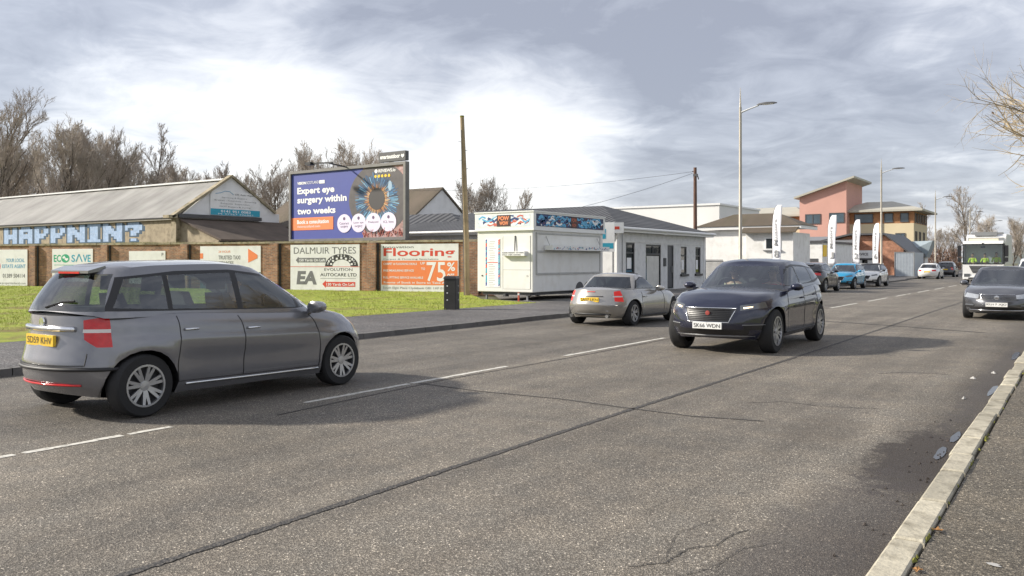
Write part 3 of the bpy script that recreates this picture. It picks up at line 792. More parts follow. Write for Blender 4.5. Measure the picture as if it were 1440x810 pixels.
mb = MB(); mb.bar((0.0, -0.45, 4.72), (0.0, 4.62, 8.02), 0.5, 0.16); mb.bar((0.0, 4.58, 8.02), (0.0, 8.75, 5.42), 0.4, 0.16); mb.box(-0.45, 0.25, -0.75, -0.05, 4.66, 4.86); mb.build('verge_coping', M_COPE, wh)
mb = MB(); mb.bar((-46, -0.16, 4.6), (-0.2, -0.16, 4.6), 0.12, 0.1); mb.build('gutter', pm('pale gutter', (0.5, 0.46, 0.38), 0.7), wh)
mb = MB(); mb.box(-0.45, 0.12, -0.10, 0.32, 0, 4.66); mb.build('corner_pier', M_COPE, wh)
# lean-to against the gable
mb = MB(); mb.prism([(0.02, 0), (4.3, 0), (4.3, 3.05), (0.02, 4.5)], 'Y', 0.3, 0.5); mb.build('lean_to_wall', M_BEIGE, wh)
mb = MB(); mb.box(4.1, 4.3, 0.52, 9.0, 0, 2.75); mb.build('lean_to_front', M_WHITE, wh)
mb = MB(); mb.add([(0.02, 0.1, 4.56), (4.75, 0.1, 3.0), (4.75, 9.3, 3.0), (0.02, 9.3, 4.56), (0.02, 0.1, 4.68), (4.75, 0.1, 3.12), (4.75, 9.3, 3.12), (0.02, 9.3, 4.68)], [(0, 1, 2, 3), (4, 5, 6, 7), (0, 1, 5, 4), (1, 2, 6, 5), (2, 3, 7, 6)]); mb.build('lean_to_roof', M_FELT, wh)
mb = MB(); mb.box(0.02, 0.35, 0.0, 7.2, 4.72, 4.98); mb.build('flashing', M_DGREY, wh)
mb = MB(); mb.box(4.32, 4.5, 0.25, 1.2, 2.3, 2.98); mb.build('lean_to_bracket', M_BLACK, wh)
# graffiti: letters sprayed as square pixels, pale blue with a darker outline
PIX = {'H': ["##..##", "##..##", "##..##", "######", "######", "##..##", "##..##"], 'A': [".####.", "######", "##..##", "######", "######", "##..##", "##..##"],
       'P': ["#####.", "##..##", "##..##", "#####.", "####..", "##....", "##...."], 'N': ["##...##", "###..##", "####.##", "#######", "##.####", "##..###", "##...##"],
       'I': ["#####", ".###.", ".###.", ".###.", ".###.", ".###.", "#####"], '?': [".####.", "######", "#..###", "..###.", "..##..", "......", "..##.."]}
ml, md = MB(), MB()
xg0, xg1 = None, None
def side_x(pxl):
    u = (pxl - 720) / F
    Y = 36.5
    # X so that the point on the wall plane Y=36.5 projects to column pxl
    return (u * Y * CT - Y * ST) / (CT + u * ST) + 53.1
gx0, gx1 = side_x(6), side_x(204)
cols = sum(len(PIX[c][0]) + 1 for c in "HAPPNIN?"); cw = (gx1 - gx0) / cols
zt, zb = 4.50, 3.12; ch = (zt - zb) / 7
x = 0; lit_ = set()
for c in "HAPPNIN?":
    g = PIX[c]
    for rr_, row in enumerate(g):
        for cc, k in enumerate(row):
            if k == '#': lit_ |= {(2 * (x + cc) + a, 2 * rr_ + b) for a in (0, 1) for b in (0, 1)}
    x += len(g[0]) + 1
edge_ = {(a + i, b + j) for a, b in lit_ for i in (-1, 0, 1) for j in (0, 1)} | {(a + 2, b + 1) for a, b in lit_}
jr = random.Random(3)
def cell(mb, a, b, y): mb.panel(gx0 + a * cw / 2, gx0 + (a + 1) * cw / 2, zt - (b + 1) * ch / 2, zt - b * ch / 2, y)
for a, b in sorted(lit_): cell(ml, a, b, -.006)
for a, b in sorted(edge_ - lit_): cell(md, a, b, -.004)
md.build('graffiti_outline', pm('slate blue spray paint', (0.045, 0.085, 0.13), 0.8, var=0.25, scale=3), wh)
g = ml.build('graffiti', pm('pale blue spray paint', (0.30, 0.42, 0.60), 0.8, var=0.22, scale=2.5, dirt=(0.5, 0.58, 0.7), dirt_amt=0.6), wh)
g['label'] = 'pale blue pixel style graffiti lettering'
# garage sign fixed on the gable
sg = thing('gable_sign', 'white car repair board with teal bottom band fixed on the warehouse gable', 'sign', (-53.07, 36.5 + 2.75, 5.02), R(90))
w, h = 4.5, 1.85
mb = MB(); mb.prism([(0, 0), (w, 0), (w, h * .72), (w * .95, h * .95), (w * .05, h), (0, h * .8)], 'Y', -0.05, 0.0); mb.build('board', M_SIGNW, sg)
mb = MB(); mb.box(0.02, w - .02, -0.058, -0.05, 0.02, .26 * h); mb.build('teal_band', I_TEAL, sg)
T(sg, I_GREY, [("OK Auto Repairs", .48, .82, .44, .08, .02), ("Servicing & Repairs", .22, .68, .5, .07, 0), ("Brakes - Clutches - Steering", .08, .56, .84, .07, 0), ("Exhausts  Suspension", .2, .44, .58, .07, 0), ("MOT Repairs & Tuning", .18, .32, .62, .07, 0)], y=-.056, w=w, h=h)
T(sg, I_WHITE, [("0141 951 0083", .2, .12, .6, .1), ("M: 07967 426881", .15, .03, .7, .06, 0)], y=-.064, w=w, h=h)
mb = MB(); mb.tube([(w * .1, -.06, h * .86), (w * .2, -.06, h * .9), (w * .28, -.06, h * .98), (w * .38, -.06, h * .97), (w * .45, -.06, h * .86)], 0.02, 5); mb.build('emblem', I_BLUE, sg)

# ------------------------------------------------------------------ billboard behind the wall
pl = px(406, 337, 48.6); pr = px(570, 340, 43.4)
bd = Vector((pr.x - pl.x, pr.y - pl.y, 0)); bw = bd.length; brz = math.atan2(bd.y, bd.x)
bb = thing('billboard', 'big framed billboard with a blue eye surgery advert standing behind the brick wall', 'billboard', (pl.x, pl.y, 0), brz)
z0, z1 = 2.72, 6.72; bh = z1 - z0
M_FRAME = pm('billboard frame grey', (0.16, 0.155, 0.15), 0.5, metal=0.3)
mb = MB(); f = .15
mb.box(0, bw, 0.0, .3, z0, z0 + f); mb.box(0, bw, 0.0, .3, z1 - f, z1); mb.box(0, f, 0.0, .3, z0 + f, z1 - f); mb.box(bw - f, bw, 0.0, .3, z0 + f, z1 - f); mb.build('frame', M_FRAME, bb)
mb = MB()
for x in (1.2, bw / 2, bw - 1.2): mb.box(x - .12, x + .12, .31, .5, 0, z1 - .3); mb.bar((x, .45, z0 + 1.5), (x, 2.4, 0), .1, .1)
mb.build('support', M_DGREY, bb)
ps = mb = MB(); mb.box(f, bw - f, .1, .2, z0 + f, z1 - f); mb.build('poster', I_NAVY, bb)
iw, ih = bw - 2 * f, bh - 2 * f
def L_(x, z): return f + x * iw, z0 + f + z * ih
def tt(mb, t, x, z, w_, h_, y=.09, b=.02):
    a, c = L_(x, z); mb.text(t, a, c, w_ * iw, h_ * ih, y, b)
mb = MB()
tt(mb, "Expert eye", .055, .655, .35, .13, b=.035); tt(mb, "surgery within", .055, .515, .46, .13, b=.035); tt(mb, "two weeks", .055, .375, .36, .10, b=.035)
tt(mb, "VISION", .055, .83, .085, .042, b=.05); tt(mb, "SCOTLAND", .145, .83, .115, .042, b=0); a, c = L_(.265, .825); mb.box(a, a + .05 * iw, .088, .092, c, c + .05 * ih)
mb.build('lettering', I_WHITE, bb)
# the picture of an eye on the right
def clip_rect(pts):
    return [(min(max(x, .0), 1.0), min(max(z, .0), 1.0)) for x, z in pts]
def ell(mb, cx, cz, rx, rz, y, n=48, a0=0, a1=2 * math.pi):
    pts = clip_rect([(cx + rx * math.cos(a0 + (a1 - a0) * k / n), cz + rz * math.sin(a0 + (a1 - a0) * k / n)) for k in range(n)])
    mb.add([(L_(x, z)[0], y, L_(x, z)[1]) for x, z in pts], [tuple(range(n))])
EC = (.775, .545)
mb = MB(); a, c = L_(.62, .0); mb.box(a + .0, f + iw, .094, .099, c, c + ih * 0.999); ob = mb.build('eyelid', pm('poster eyelid', (0.34, 0.19, 0.17), 0.5, var=0.6, scale=2.5, dirt=(0.55, 0.45, 0.5), dirt_amt=0.6), bb)
mb = MB(); ell(mb, .79, .55, .255, .50, .0905); mb.build('eyeball', pm('poster grey', (0.085, 0.075, 0.08), 0.5, var=0.2), bb)
mb = MB(); tt_pts = []
mb.add([(L_(x, z)[0], .0925, L_(x, z)[1]) for x, z in clip_rect([(.62, 0), (.56, .35), (.535, .6), (.56, .85), (.62, 1.0), (.66, 1), (.66, 0)])], [tuple(range(7))]); mb.build('poster_edge', I_NAVY, bb)
rr = random.Random(12)
fib = [MB() for _ in range(4)]; fmat = [ink('deep blue', (0.02, 0.07, 0.16)), ink('mid blue', (0.05, 0.17, 0.34)), ink('sky blue', (0.18, 0.40, 0.58)), ink('pale iris', (0.42, 0.55, 0.62))]
for k in range(300):
    a = 2 * math.pi * k / 300 + rr.uniform(-.02, .02); da = rr.uniform(.006, .018)
    r1 = rr.uniform(.72, 1.0); r0 = rr.uniform(.40, .66)
    up = max(0, math.sin(a)); left = max(0, -math.cos(a))
    ci = 0 if up > .75 and rr.random() < .8 else rr.choice((0, 0, 1, 1, 2) if left < .5 else (0, 0, 0, 0, 1, 2))
    Rx, Rz = .19, .40
    P = [(r0, -da), (r1, -da * 1.2), (r1, da * 1.2), (r0, da)]
    pts = clip_rect([(EC[0] + Rx * q_ * math.cos(a + d), EC[1] + Rz * q_ * math.sin(a + d)) for q_, d in P])
    fib[ci].add([(L_(x, z)[0], .088 - .0004 * ci, L_(x, z)[1]) for x, z in pts], [(0, 1, 2, 3)])
for ci in range(4): fib[ci].build('iris_fibre', fmat[ci], bb)
fo = [MB(), MB(), MB()]
for k in range(90):
    a = 2 * math.pi * k / 90 + rr.uniform(-.03, .03); da = rr.uniform(.02, .045)
    low = max(0.0, -math.sin(a) * .6 + .4)
    if math.sin(a) > .86 and rr.random() < .75: continue
    r1 = rr.uniform(.42, .56); ci = rr.choice((0, 1, 2))
    P = [(.33, -da), (r1, -da * .4), (r1 * 1.05, 0), (r1, da * .4), (.33, da)]
    fo[ci].add([(L_(EC[0] + .19 * q_ * math.cos(a + d), 0)[0], .084 - .0005 * ci, L_(0, EC[1] + .42 * q_ * math.sin(a + d))[1]) for q_, d in P], [(0, 1, 2, 3, 4)])
for ci, m in enumerate((ink('amber', (0.55, 0.22, 0.06)), ink('pale amber', (0.66, 0.42, 0.20)), ink('rust', (0.30, 0.10, 0.03)))): fo[ci].build('iris_flame', m, bb)
mb = MB(); ell(mb, EC[0], EC[1], .068, .155, .080); mb.build('pupil', ink('pupil', (0.045, 0.04, 0.042)), bb)
mb = MB()
for (x, z, a_, b_) in ((.885, .72, .016, .07), (.87, .60, .007, .04)): ell(mb, x, z, a_, b_, .0825, 20)
mb.build('highlight', ink('eye highlight', (0.30, 0.42, 0.55)), bb)
mb = MB()
for k in range(5): ell(mb, .765 + .028 * k, .865, .010, .022, .0795, 10)
mb.build('star', I_YEL, bb)
mb = MB(); tt(mb, "REVIEWS.io", .79, .915, .14, .045, .0795, .03); ell(mb, .77, .937, .013, .028, .0795, 16); mb.build('lettering', I_WHITE, bb)
mb = MB(); a, c = L_(.0, .135); mb.box(a - .0, a + .395 * iw, .084, .092, c, c + .19 * ih); mb.build('orange_banner', I_ORANGE, bb)
mb = MB(); tt(mb, "Book a consultation", .055, .23, .30, .06, .08, .03); tt(mb, "visionscotland.com", .055, .175, .22, .035, .08, 0); mb.build('lettering', I_WHITE, bb)
for k, (l1, l2) in enumerate((("Cataract", "surgery"), ("Laser eye", "surgery"), ("Presbyond", None), ("ICL lens", None))):
    cx = .495 + .126 * k
    mb = MB(); ell(mb, cx, .215, .063, .135, .076); o = mb.build('lilac_badge', I_LILAC, bb)
    mb = MB(); tt(mb, l1, cx - .042, .20, .084, .035, .072, 0)
    if l2: tt(mb, l2, cx - .033, .145, .066, .035, .072, 0)
    ell(mb, cx, .285, .010, .024, .072, 14); mb.build('badge_lettering', ink('violet', (0.12, 0.08, 0.16)), bb)
mb = MB(); rr = random.Random(2)
for k in range(60):
    x = rr.uniform(.66, .99); z = rr.uniform(0.005, .07); a, c = L_(x, z); mb.bar((a, .0745, c), (a + rr.uniform(-.15, .15), .0745, c + rr.uniform(.05, .25)), .01, .03)
mb.build('lash', ink('lash red', (0.45, 0.14, 0.11)), bb)
mb = MB(); mb.box(bw - 1.9, bw - .02, .02, .28, z1 + .06, z1 + .55); mb.build('name_box', M_DGREY, bb)
mb = MB(); mb.text("smartoutdoor", bw - 1.78, z1 + .2, 1.4, .22, .012, .05); mb.prism([(bw - .32, z1 + .3), (bw - .2, z1 + .18), (bw - .08, z1 + .3), (bw - .14, z1 + .4), (bw - .2, z1 + .34), (bw - .26, z1 + .4)], 'Y', .008, .014); mb.build('lettering', I_WHITE, bb)
mb = MB(); mb.bar((4.7, .1, z1 - .05), (4.5, -1.2, z1 + .1), .06, .06); mb.bar((3.2, -1.25, z1 + .14), (4.9, -1.2, z1 + .08), .07, .07); mb.box(3.0, 3.4, -1.4, -1.1, z1 + .05, z1 + .2); mb.build('floodlight_arm', M_BLACK, bb)

# ------------------------------------------------------------------ buildings behind the wall and trailer
def gable_house(name, label, loc, wid, length, eave, ridge, mw, mr_, cat='building', windows=()):
    """gable faces +X, ridge runs along -X; loc is the front right corner"""
    h = thing(name, label, cat, loc)
    mb = MB(); mb.box(-length, -.3, 0, .25, 0, eave); mb.box(-length, -.3, wid - .25, wid, 0, eave); mb.build('side_wall', mw, h)
    mb = MB(); mb.prism([(0, 0), (wid, 0), (wid, eave), (wid / 2, ridge), (0, eave)], 'X', -.3, 0); mb.build('gable_wall', mw, h)
    mb = MB(); t = .16
    for s in (0, 1):
        y0 = -.3 if s == 0 else wid + .3; ez = eave - .3 * (ridge - eave) / (wid / 2)
        mb.add([(-length, y0, ez + .02), (.12, y0, ez + .02), (.12, wid / 2, ridge + .02), (-length, wid / 2, ridge + .02), (-length, y0, ez + t), (.12, y0, ez + t), (.12, wid / 2, ridge + t), (-length, wid / 2, ridge + t)],
               [(0, 1, 2, 3), (4, 5, 6, 7), (0, 1, 5, 4), (1, 2, 6, 5), (0, 3, 7, 4)])
    mb.build('roof', mr_, h)
    return h
gable_house('gabled_hall', 'white gabled hall with mossy brown roof behind the billboard and wooden pole', (-39.6, 45.6, 0), 7.6, 16, 4.35, 6.95, M_GABLE, M_TILE_B)
def hip(mb, x0, x1, y0, y1, z, h, ov=.3, ridge=None):
    """hipped roof; ridge inset given per end (left, right, or along Y)"""
    x0 -= ov; x1 += ov; y0 -= ov; y1 += ov
    w = min(x1 - x0, y1 - y0) / 2
    if (x1 - x0) >= (y1 - y0):
        i = ridge or w; r0, r1 = (x0 + i, (y0 + y1) / 2, z + h), (x1 - i, (y0 + y1) / 2, z + h)
        vs = [(x0, y0, z), (x1, y0, z), (x1, y1, z), (x0, y1, z), r0, r1]
        mb.add(vs, [(0, 1, 5, 4), (1, 2, 5), (2, 3, 4, 5), (3, 0, 4)])
    else:
        i = ridge or w; r0, r1 = ((x0 + x1) / 2, y0 + i, z + h), ((x0 + x1) / 2, y1 - i, z + h)
        vs = [(x0, y0, z), (x1, y0, z), (x1, y1, z), (x0, y1, z), r0, r1]
        mb.add(vs, [(0, 1, 4), (1, 2, 5, 4), (2, 3, 5), (3, 0, 4, 5)])
    mb.quad((x0, y0, z - .001), (x1, y0, z - .001), (x1, y1, z - .001), (x0, y1, z - .001))
lh = thing('low_outbuilding', 'low outbuilding with dark ribbed hip roof and white fascia behind the brick wall', 'building', (-29.0, 38.4, 0))
mb = MB(); mb.box(-14, 0, 0, 5.6, 0, 3.0); mb.build('wall', M_WHITE, lh)
mb = MB(); hip(mb, -14, 0, 0, 5.6, 3.32, 1.25, ridge=3.6); mb.build('roof', corr_mat('dark ribbed sheet', (0.075, 0.078, 0.086), pitch=0.5, dirt=(0.05, 0.05, 0.05)), lh)
mb = MB(); mb.box(-14.25, .25, -.27, -.12, 3.02, 3.3); mb.box(.1, .26, -.1, 5.8, 3.02, 3.3); mb.build('fascia', M_WHITE2, lh)
mb = MB(); mb.tube([(-14.2, -.36, 3.27), (.3, -.36, 3.27)], .07, 8); mb.build('gutter', M_WHITE2, lh)

# white single-storey office beside the road
oh = thing('roadside_office', 'white single storey office with dark slate hip roof beside the snack trailer', 'building', (-19.0, 37.2, 0))
LW = 11.6; ez = 3.05
M_WALLG = pm('pale roughcast', (0.68, 0.68, 0.672), 0.95, var=0.06, scale=1.5, bump=0.7, bscale=40, dirt=(0.4, 0.4, 0.39), dirt_amt=0.4)
ops = [(1.05, 2.05, 1.0, 2.55), (3.35, 5.25, .12, 2.5), (6.1, 6.95, .12, 2.5), (7.95, 8.8, .9, 2.45), (10.1, 10.9, .9, 2.45)]   # y0, y1, z0, z1 of the openings
mb = MB()
ys = sorted({0, LW} | {o[0] for o in ops} | {o[1] for o in ops})
for a, b in zip(ys[:-1], ys[1:]):
    o = [q for q in ops if q[0] <= a and q[1] >= b]
    if o: mb.box(-.25, 0, a, b, 0, o[0][2]); mb.box(-.25, 0, a, b, o[0][3], ez)
    else: mb.box(-.25, 0, a, b, 0, ez)
mb.box(-16, -.251, 0, .25, 0, ez); mb.box(-16, -.251, LW - .25, LW, 0, ez); mb.box(-3.2, -3.0, .3, LW - .3, 0, ez)
mb.build('wall', M_WALLG, oh)
mb = MB(); mb.box(.0, .035, .25, LW - .25, 2.58, 2.62); mb.box(-.02, .03, -.03, .28, 0, ez); mb.box(-.02, .03, LW - .28, LW + .03, 0, ez); mb.build('wall_band', M_WHITE, oh)
mb = MB(); hip(mb, -16, 0, 0, LW, ez + .22, 1.5, .42, ridge=4.2); mb.build('roof', M_TILE_D, oh)
mb = MB(); mb.box(.25, .40, -.40, LW + .4, ez, ez + .2); mb.box(-16, .24, -.40, -.25, ez, ez + .2); mb.box(-16, .24, LW + .25, LW + .4, ez, ez + .2); mb.box(.01, .25, -.25, LW + .25, ez + .01, ez + .03); mb.build('fascia', M_WHITE2, oh)
mb = MB(); mb.tube([(.48, -.42, ez + .17), (.48, LW + .42, ez + .17)], .07, 8); mb.tube([(-16, -.48, ez + .17), (.5, -.48, ez + .17)], .07, 8); mb.build('gutter', M_WHITE2, oh)
mb = MB(); mb.tube([(.46, -.30, ez + .12), (.2, -.2, ez - .15), (.07, -.06, ez - .35), (.07, -.06, 0)], .045, 8); mb.build('downpipe', M_WHITE2, oh)
for i, (a, b, c, d) in enumerate(ops):
    fr = MB(); t = .09
    nm = 'window' if i in (0, 3, 4) else ('shop_window' if i == 1 else 'door')
    fr.box(-.12, -.04, a, a + t, c, d); fr.box(-.12, -.04, b - t, b, c, d); fr.box(-.12, -.04, a + t, b - t, c, c + t); fr.box(-.12, -.04, a + t, b - t, d - t, d)
    if i != 2: fr.box(-.12, -.04, a + t, b - t, d - .55, d - .55 + t)
    if i == 1: fr.box(-.12, -.04, (a + b) / 2 - .04, (a + b) / 2 + .04, d - .47, d - t)
    o = fr.build(nm, M_BLACK, oh)
    if i == 2:
        mb = MB(); mb.box(-.10, -.06, a + t, b - t, c + t, d - t); mb.build('door_leaf', M_DGREY, o); mb = MB(); mb.box(-.05, -.01, b - .22, b - .16, 1.0, 1.35); mb.build('handle', M_GREY, o)
    else:
        mb = MB(); mb.box(-.09, -.075, a + t, b - t, c + t, d - t); mb.build('pane', M_GLASSD, o)
        if i == 1: mb = MB(); mb.box(-.074, -.07, a + .25, b - .12, c + .1, d - .6); mb.build('blind', pm('white blind', (0.6, 0.59, 0.55), 0.8), o)
        if i in (0, 3, 4): mb = MB(); mb.box(-.1, .1, a - .12, b + .12, c - .12, c - .001); mb.build('sill', M_BLACK, o)
        if i in (0, 3, 4): mb = MB(); mb.box(-.0745, -.073, a + .25, b - .25, c + .25, d - .75); mb.build('poster', I_WHITE, o)
mb = MB(); mb.box(.002, .05, 5.55, 5.85, 1.35, 1.8); mb.build('letter_box', M_BLACK, oh)
# slatted gate between trailer and office
gt = thing('yard_gate', 'dark slatted timber gate between the snack trailer and white office', 'gate', (-22.2, 37.35, 0))
M_TIMB = pm('weathered timber', (0.20, 0.185, 0.165), 0.85, var=0.3, scale=4)
mb = MB()
for i in range(14): mb.box(i * .2, i * .2 + .17, 0, .04, .15, 2.3)
mb.build('slat_panel', M_TIMB, gt)
mb = MB(); mb.box(-.1, .0, -.06, .08, 0, 2.45); mb.box(2.8, 2.9, -.06, .08, 0, 2.45); mb.box(0, 2.8, -.05, -.001, .4, .5); mb.box(0, 2.8, -.05, -.001, 1.9, 2.0); mb.build('gate_frame', M_DGREY, gt)
# ------------------------------------------------------------------ buildings further along the road
ws = thing('white_shed', 'large plain white flat topped shed behind the slate roofed office', 'building', (-24.5, 66.0, 0))
mb = MB(); mb.box(-30, 0, 0, 10, 0, 6.15); mb.build('wall', pm('white cladding', (0.70, 0.70, 0.68), 0.6, var=0.04, scale=0.4), ws)
mb = MB(); mb.box(-30.1, .1, -.1, 10.1, 6.152, 6.3); mb.build('roof_edge', M_WHITE2, ws)

h1 = thing('white_house', 'small white rendered house with brown tiled hip roof beside the brown pole', 'house', (-24.3, 62, 0))
mb = MB(); mb.box(0, 3.6, 0, 3.6, 0, 3.95); mb.box(3.6, 7.0, -.8, 3.6, 0, 3.7); mb.build('wall', M_WHITE, h1)
mb = MB(); hip(mb, 0, 7.0, 0, 3.6, 4.22, 1.0, .5); mb.build('roof', M_TILE_B, h1)
mb = MB(); mb.box(-.45, 7.45, -.42, -.3, 3.97, 4.2); mb.box(7.34, 7.45, -.299, 4.0, 3.97, 4.2); mb.box(-.4, 7.3, -.3, 3.9, 4.05, 4.1); mb.build('fascia', M_WHITE2, h1)
mb = MB(); mb.add([(3.3, -1.3, 3.66), (7.3, -1.3, 3.66), (7.3, .2, 4.26), (3.3, .2, 4.26), (3.3, -1.3, 3.74), (7.3, -1.3, 3.74), (7.3, .2, 4.34), (3.3, .2, 4.34)], [(0, 1, 2, 3), (4, 5, 6, 7), (0, 1, 5, 4), (1, 2, 6, 5), (0, 3, 7, 4)]); mb.build('porch_roof', M_TILE_B, h1)
f_ = MB(); f_.box(5.0, 6.1, -.86, -.79, 2.45, 3.35); o = f_.build('window', M_WHITE2, h1)
mb = MB(); mb.box(5.1, 6.0, -.875, -.862, 2.55, 3.25); mb.build('pane', M_GLASSD, o)
mb = MB(); mb.box(4.9, 6.2, -.95, -.8, 2.36, 2.44); mb.build('sill', M_GREY, o)
mb = MB(); mb.tube([(3.5, -.1, 4.1), (3.5, -.1, 0)], .06, 6); mb.build('downpipe', M_WHITE2, h1)

d1 = thing('flat_roofed_garage', 'low white flat roofed garage building with yellow sign behind the parked cars', 'building', (-27.2, 84, 0))
mb = MB(); mb.box(0, 6.2, 0, 14, 0, 3.4); mb.build('wall', M_WHITE, d1)
mb = MB(); mb.box(-.15, 6.35, -.15, 14.15, 3.402, 3.62); mb.build('roof_edge', M_DGREY, d1)
mb = MB()
for x in (.5, 2.6, 4.4): mb.box(x, x + 1.4, -.04, -.002, .3, 1.9)
mb.build('shutter', M_DGREY, d1)
mb = MB(); mb.box(6.202, 6.26, .2, 1.5, 2.1, 3.2); mb.build('yellow_sign', I_YEL, d1)
d2 = thing('grey_fronted_workshop', 'low pale workshop with grey sloping roof left of the brick showroom', 'building', (-34.5, 101, 0))
mb = MB(); mb.box(0, 12.5, 0, 12, 0, 3.7); mb.build('wall', M_WHITE, d2)
mb = MB(); mb.add([(-.3, -.4, 3.72), (12.8, -.4, 3.72), (12.8, 6, 4.5), (-.3, 6, 4.5), (-.3, -.4, 3.86), (12.8, -.4, 3.86), (12.8, 6, 4.64), (-.3, 6, 4.64)], [(0, 1, 2, 3), (4, 5, 6, 7), (0, 1, 5, 4), (1, 2, 6, 5), (0, 3, 7, 4)]); mb.build('roof', M_GREY, d2)

# brick showroom with low pitched roof and white fascia
sh = thing('brick_showroom', 'orange brick car showroom with low pitched roof, white fascia and pale columns', 'building', (-25.2, 103, 0))
SWd = 8.2
mb = MB(); mb.prism([(-1.5, 2.9), (SWd, 2.9), (SWd, 3.2), (SWd - 2.0, 4.55), (2.6, 4.55), (-1.5, 3.6)], 'Y', 0, 12); mb.box(SWd - 3.2, SWd, .01, 11.9, 0, 2.898); mb.build('wall', M_BRICK_O, sh)
mb = MB(); rp = [(-2.1, 3.55), (2.6, 4.62), (SWd - 1.9, 4.62), (SWd + .9, 2.3)]
for (a, b), (c, d) in zip(rp[:-1], rp[1:]): mb.add([(a, -.6, b), (c, -.6, d), (c, 12, d), (a, 12, b), (a, -.6, b + .2), (c, -.6, d + .2), (c, 12, d + .2), (a, 12, b + .2)], [(0, 1, 2, 3), (4, 5, 6, 7), (0, 1, 5, 4), (3, 2, 6, 7), (0, 3, 7, 4), (1, 2, 6, 5)])
mb.build('roof', M_DGREY, sh)
mb = MB(); mb.box(-1.9, SWd - 3.1, -.5, -.02, 2.0, 2.88); mb.build('fascia', M_WHITE2, sh)
mb = MB(); mb.text("MOTOR SALES", 0.2, 2.3, 2.2, .3, -.51, .03); mb.text("SERVICE", 3.2, 2.3, 1.4, .3, -.51, .03); mb.box(-1.9, SWd - 3.1, -.52, -.1, 1.82, 1.99); mb.build('lettering', M_DGREY, sh)
for x in (-1.5, .3, 2.0, 3.6, 4.8): mb = MB(); mb.box(x - .28, x + .28, -.4, 0, 0, 1.8); mb.build('column', M_WHITE, sh)
mb = MB(); mb.box(-1.6, SWd - 3.22, .3, .4, 0, 1.9); mb.build('shop_glass', M_GLASSD, sh)
cp = thing('canopy_building', 'pale blue grey lean to canopy beside the orange brick showroom', 'building', (-15.9, 112, 0))
mb = MB(); mb.add([(-3.4, 0, 2.1), (-.1, 0, 2.1), (.6, 0, 4.1), (-2.4, 3, 4.1), (-3.4, 3, 2.1), (-.1, 3, 2.1), (.6, 3, 4.1)], [(0, 1, 2, 3), (1, 5, 6, 2), (0, 3, 4), (3, 2, 6)]); mb.build('roof', pm('blue grey sheet', (0.26, 0.31, 0.34), 0.5, var=.1), cp)
mb = MB(); mb.box(-3.2, -.3, .4, 2.9, 0, 2.09); mb.build('wall', M_WHITE, cp)

# three storey office block
ob = thing('office_block', 'three storey office block with pink stair tower, timber top floor and yellow wing', 'building', (-22.0, 142, 0))
M_PINK = pm('pink render', (0.56, 0.315, 0.26), 0.9, var=.06, scale=.3)
M_YELR = pm('yellow render', (0.60, 0.51, 0.35), 0.9, var=.06, scale=.3)
M_CEDAR = pm('cedar boards', (0.40, 0.19, 0.085), 0.7, var=.3, scale=2.0)
M_ROOFP = pm('pale metal roof', (0.42, 0.40, 0.34), 0.6, var=.08, scale=.5)
mb = MB(); mb.box(-10.5, 0, 0, 13, 0, 7.5); mb.build('yellow_wing', M_YELR, ob)
mb = MB(); mb.box(-10.5, 0, .02, 13, 7.502, 9.3); mb.build('timber_storey', M_CEDAR, ob)
mb = MB(); mb.add([(-11.4, -1.3, 9.32), (1.4, -1.3, 9.32), (1.4, 14, 9.32), (-11.4, 14, 9.32), (-11.4, -1.3, 9.62), (1.4, -1.3, 9.62), (1.4, 14, 9.62), (-11.4, 14, 9.62), (-8, 6, 11.3), (-4, 6, 11.3)],
                  [(0, 1, 2, 3), (0, 1, 5, 4), (1, 2, 6, 5), (2, 3, 7, 6), (3, 0, 4, 7), (4, 5, 9, 8), (5, 6, 9), (6, 7, 8, 9), (7, 4, 8)]); mb.build('roof', M_ROOFP, ob)
mb = MB(); mb.prism([(-16.5, 0), (-9.3, 0), (-9.3, 14.2), (-16.5, 11.9)], 'Y', -2.2, 9); mb.build('stair_tower', M_PINK, ob)
mb = MB(); mb.add([(-17.2, -3, 11.68), (-8.0, -3, 14.62), (-8.0, 10, 14.62), (-17.2, 10, 11.68), (-17.2, -3, 11.98), (-8.0, -3, 14.92), (-8.0, 10, 14.92), (-17.2, 10, 11.98)], [(0, 1, 2, 3), (4, 5, 6, 7), (0, 1, 5, 4), (1, 2, 6, 5), (0, 3, 7, 4)]); mb.build('tower_roof', M_ROOFP, ob)
mb = MB(); mb.box(-32, -16.52, .5, 12, 0, 7.4); mb.build('rear_wing', M_YELR, ob)
mb = MB(); mb.box(-32, -16.52, .52, 12, 7.402, 9.0); mb.build('timber_storey', M_CEDAR, ob)
mb = MB(); mb.add([(-33, -.8, 9.02), (-16.0, -.8, 9.02), (-16.0, 12, 9.02), (-33, 12, 9.02), (-33, -.8, 9.3), (-16.0, -.8, 9.3), (-19, 5, 10.9), (-31, 5, 10.9), (-16.0, 12, 9.3), (-33, 12, 9.3)], [(0, 1, 2, 3), (0, 1, 5, 4), (4, 5, 6, 7), (5, 8, 6), (1, 2, 8, 5), (6, 8, 9, 7)]); mb.build('roof', M_ROOFP, ob)
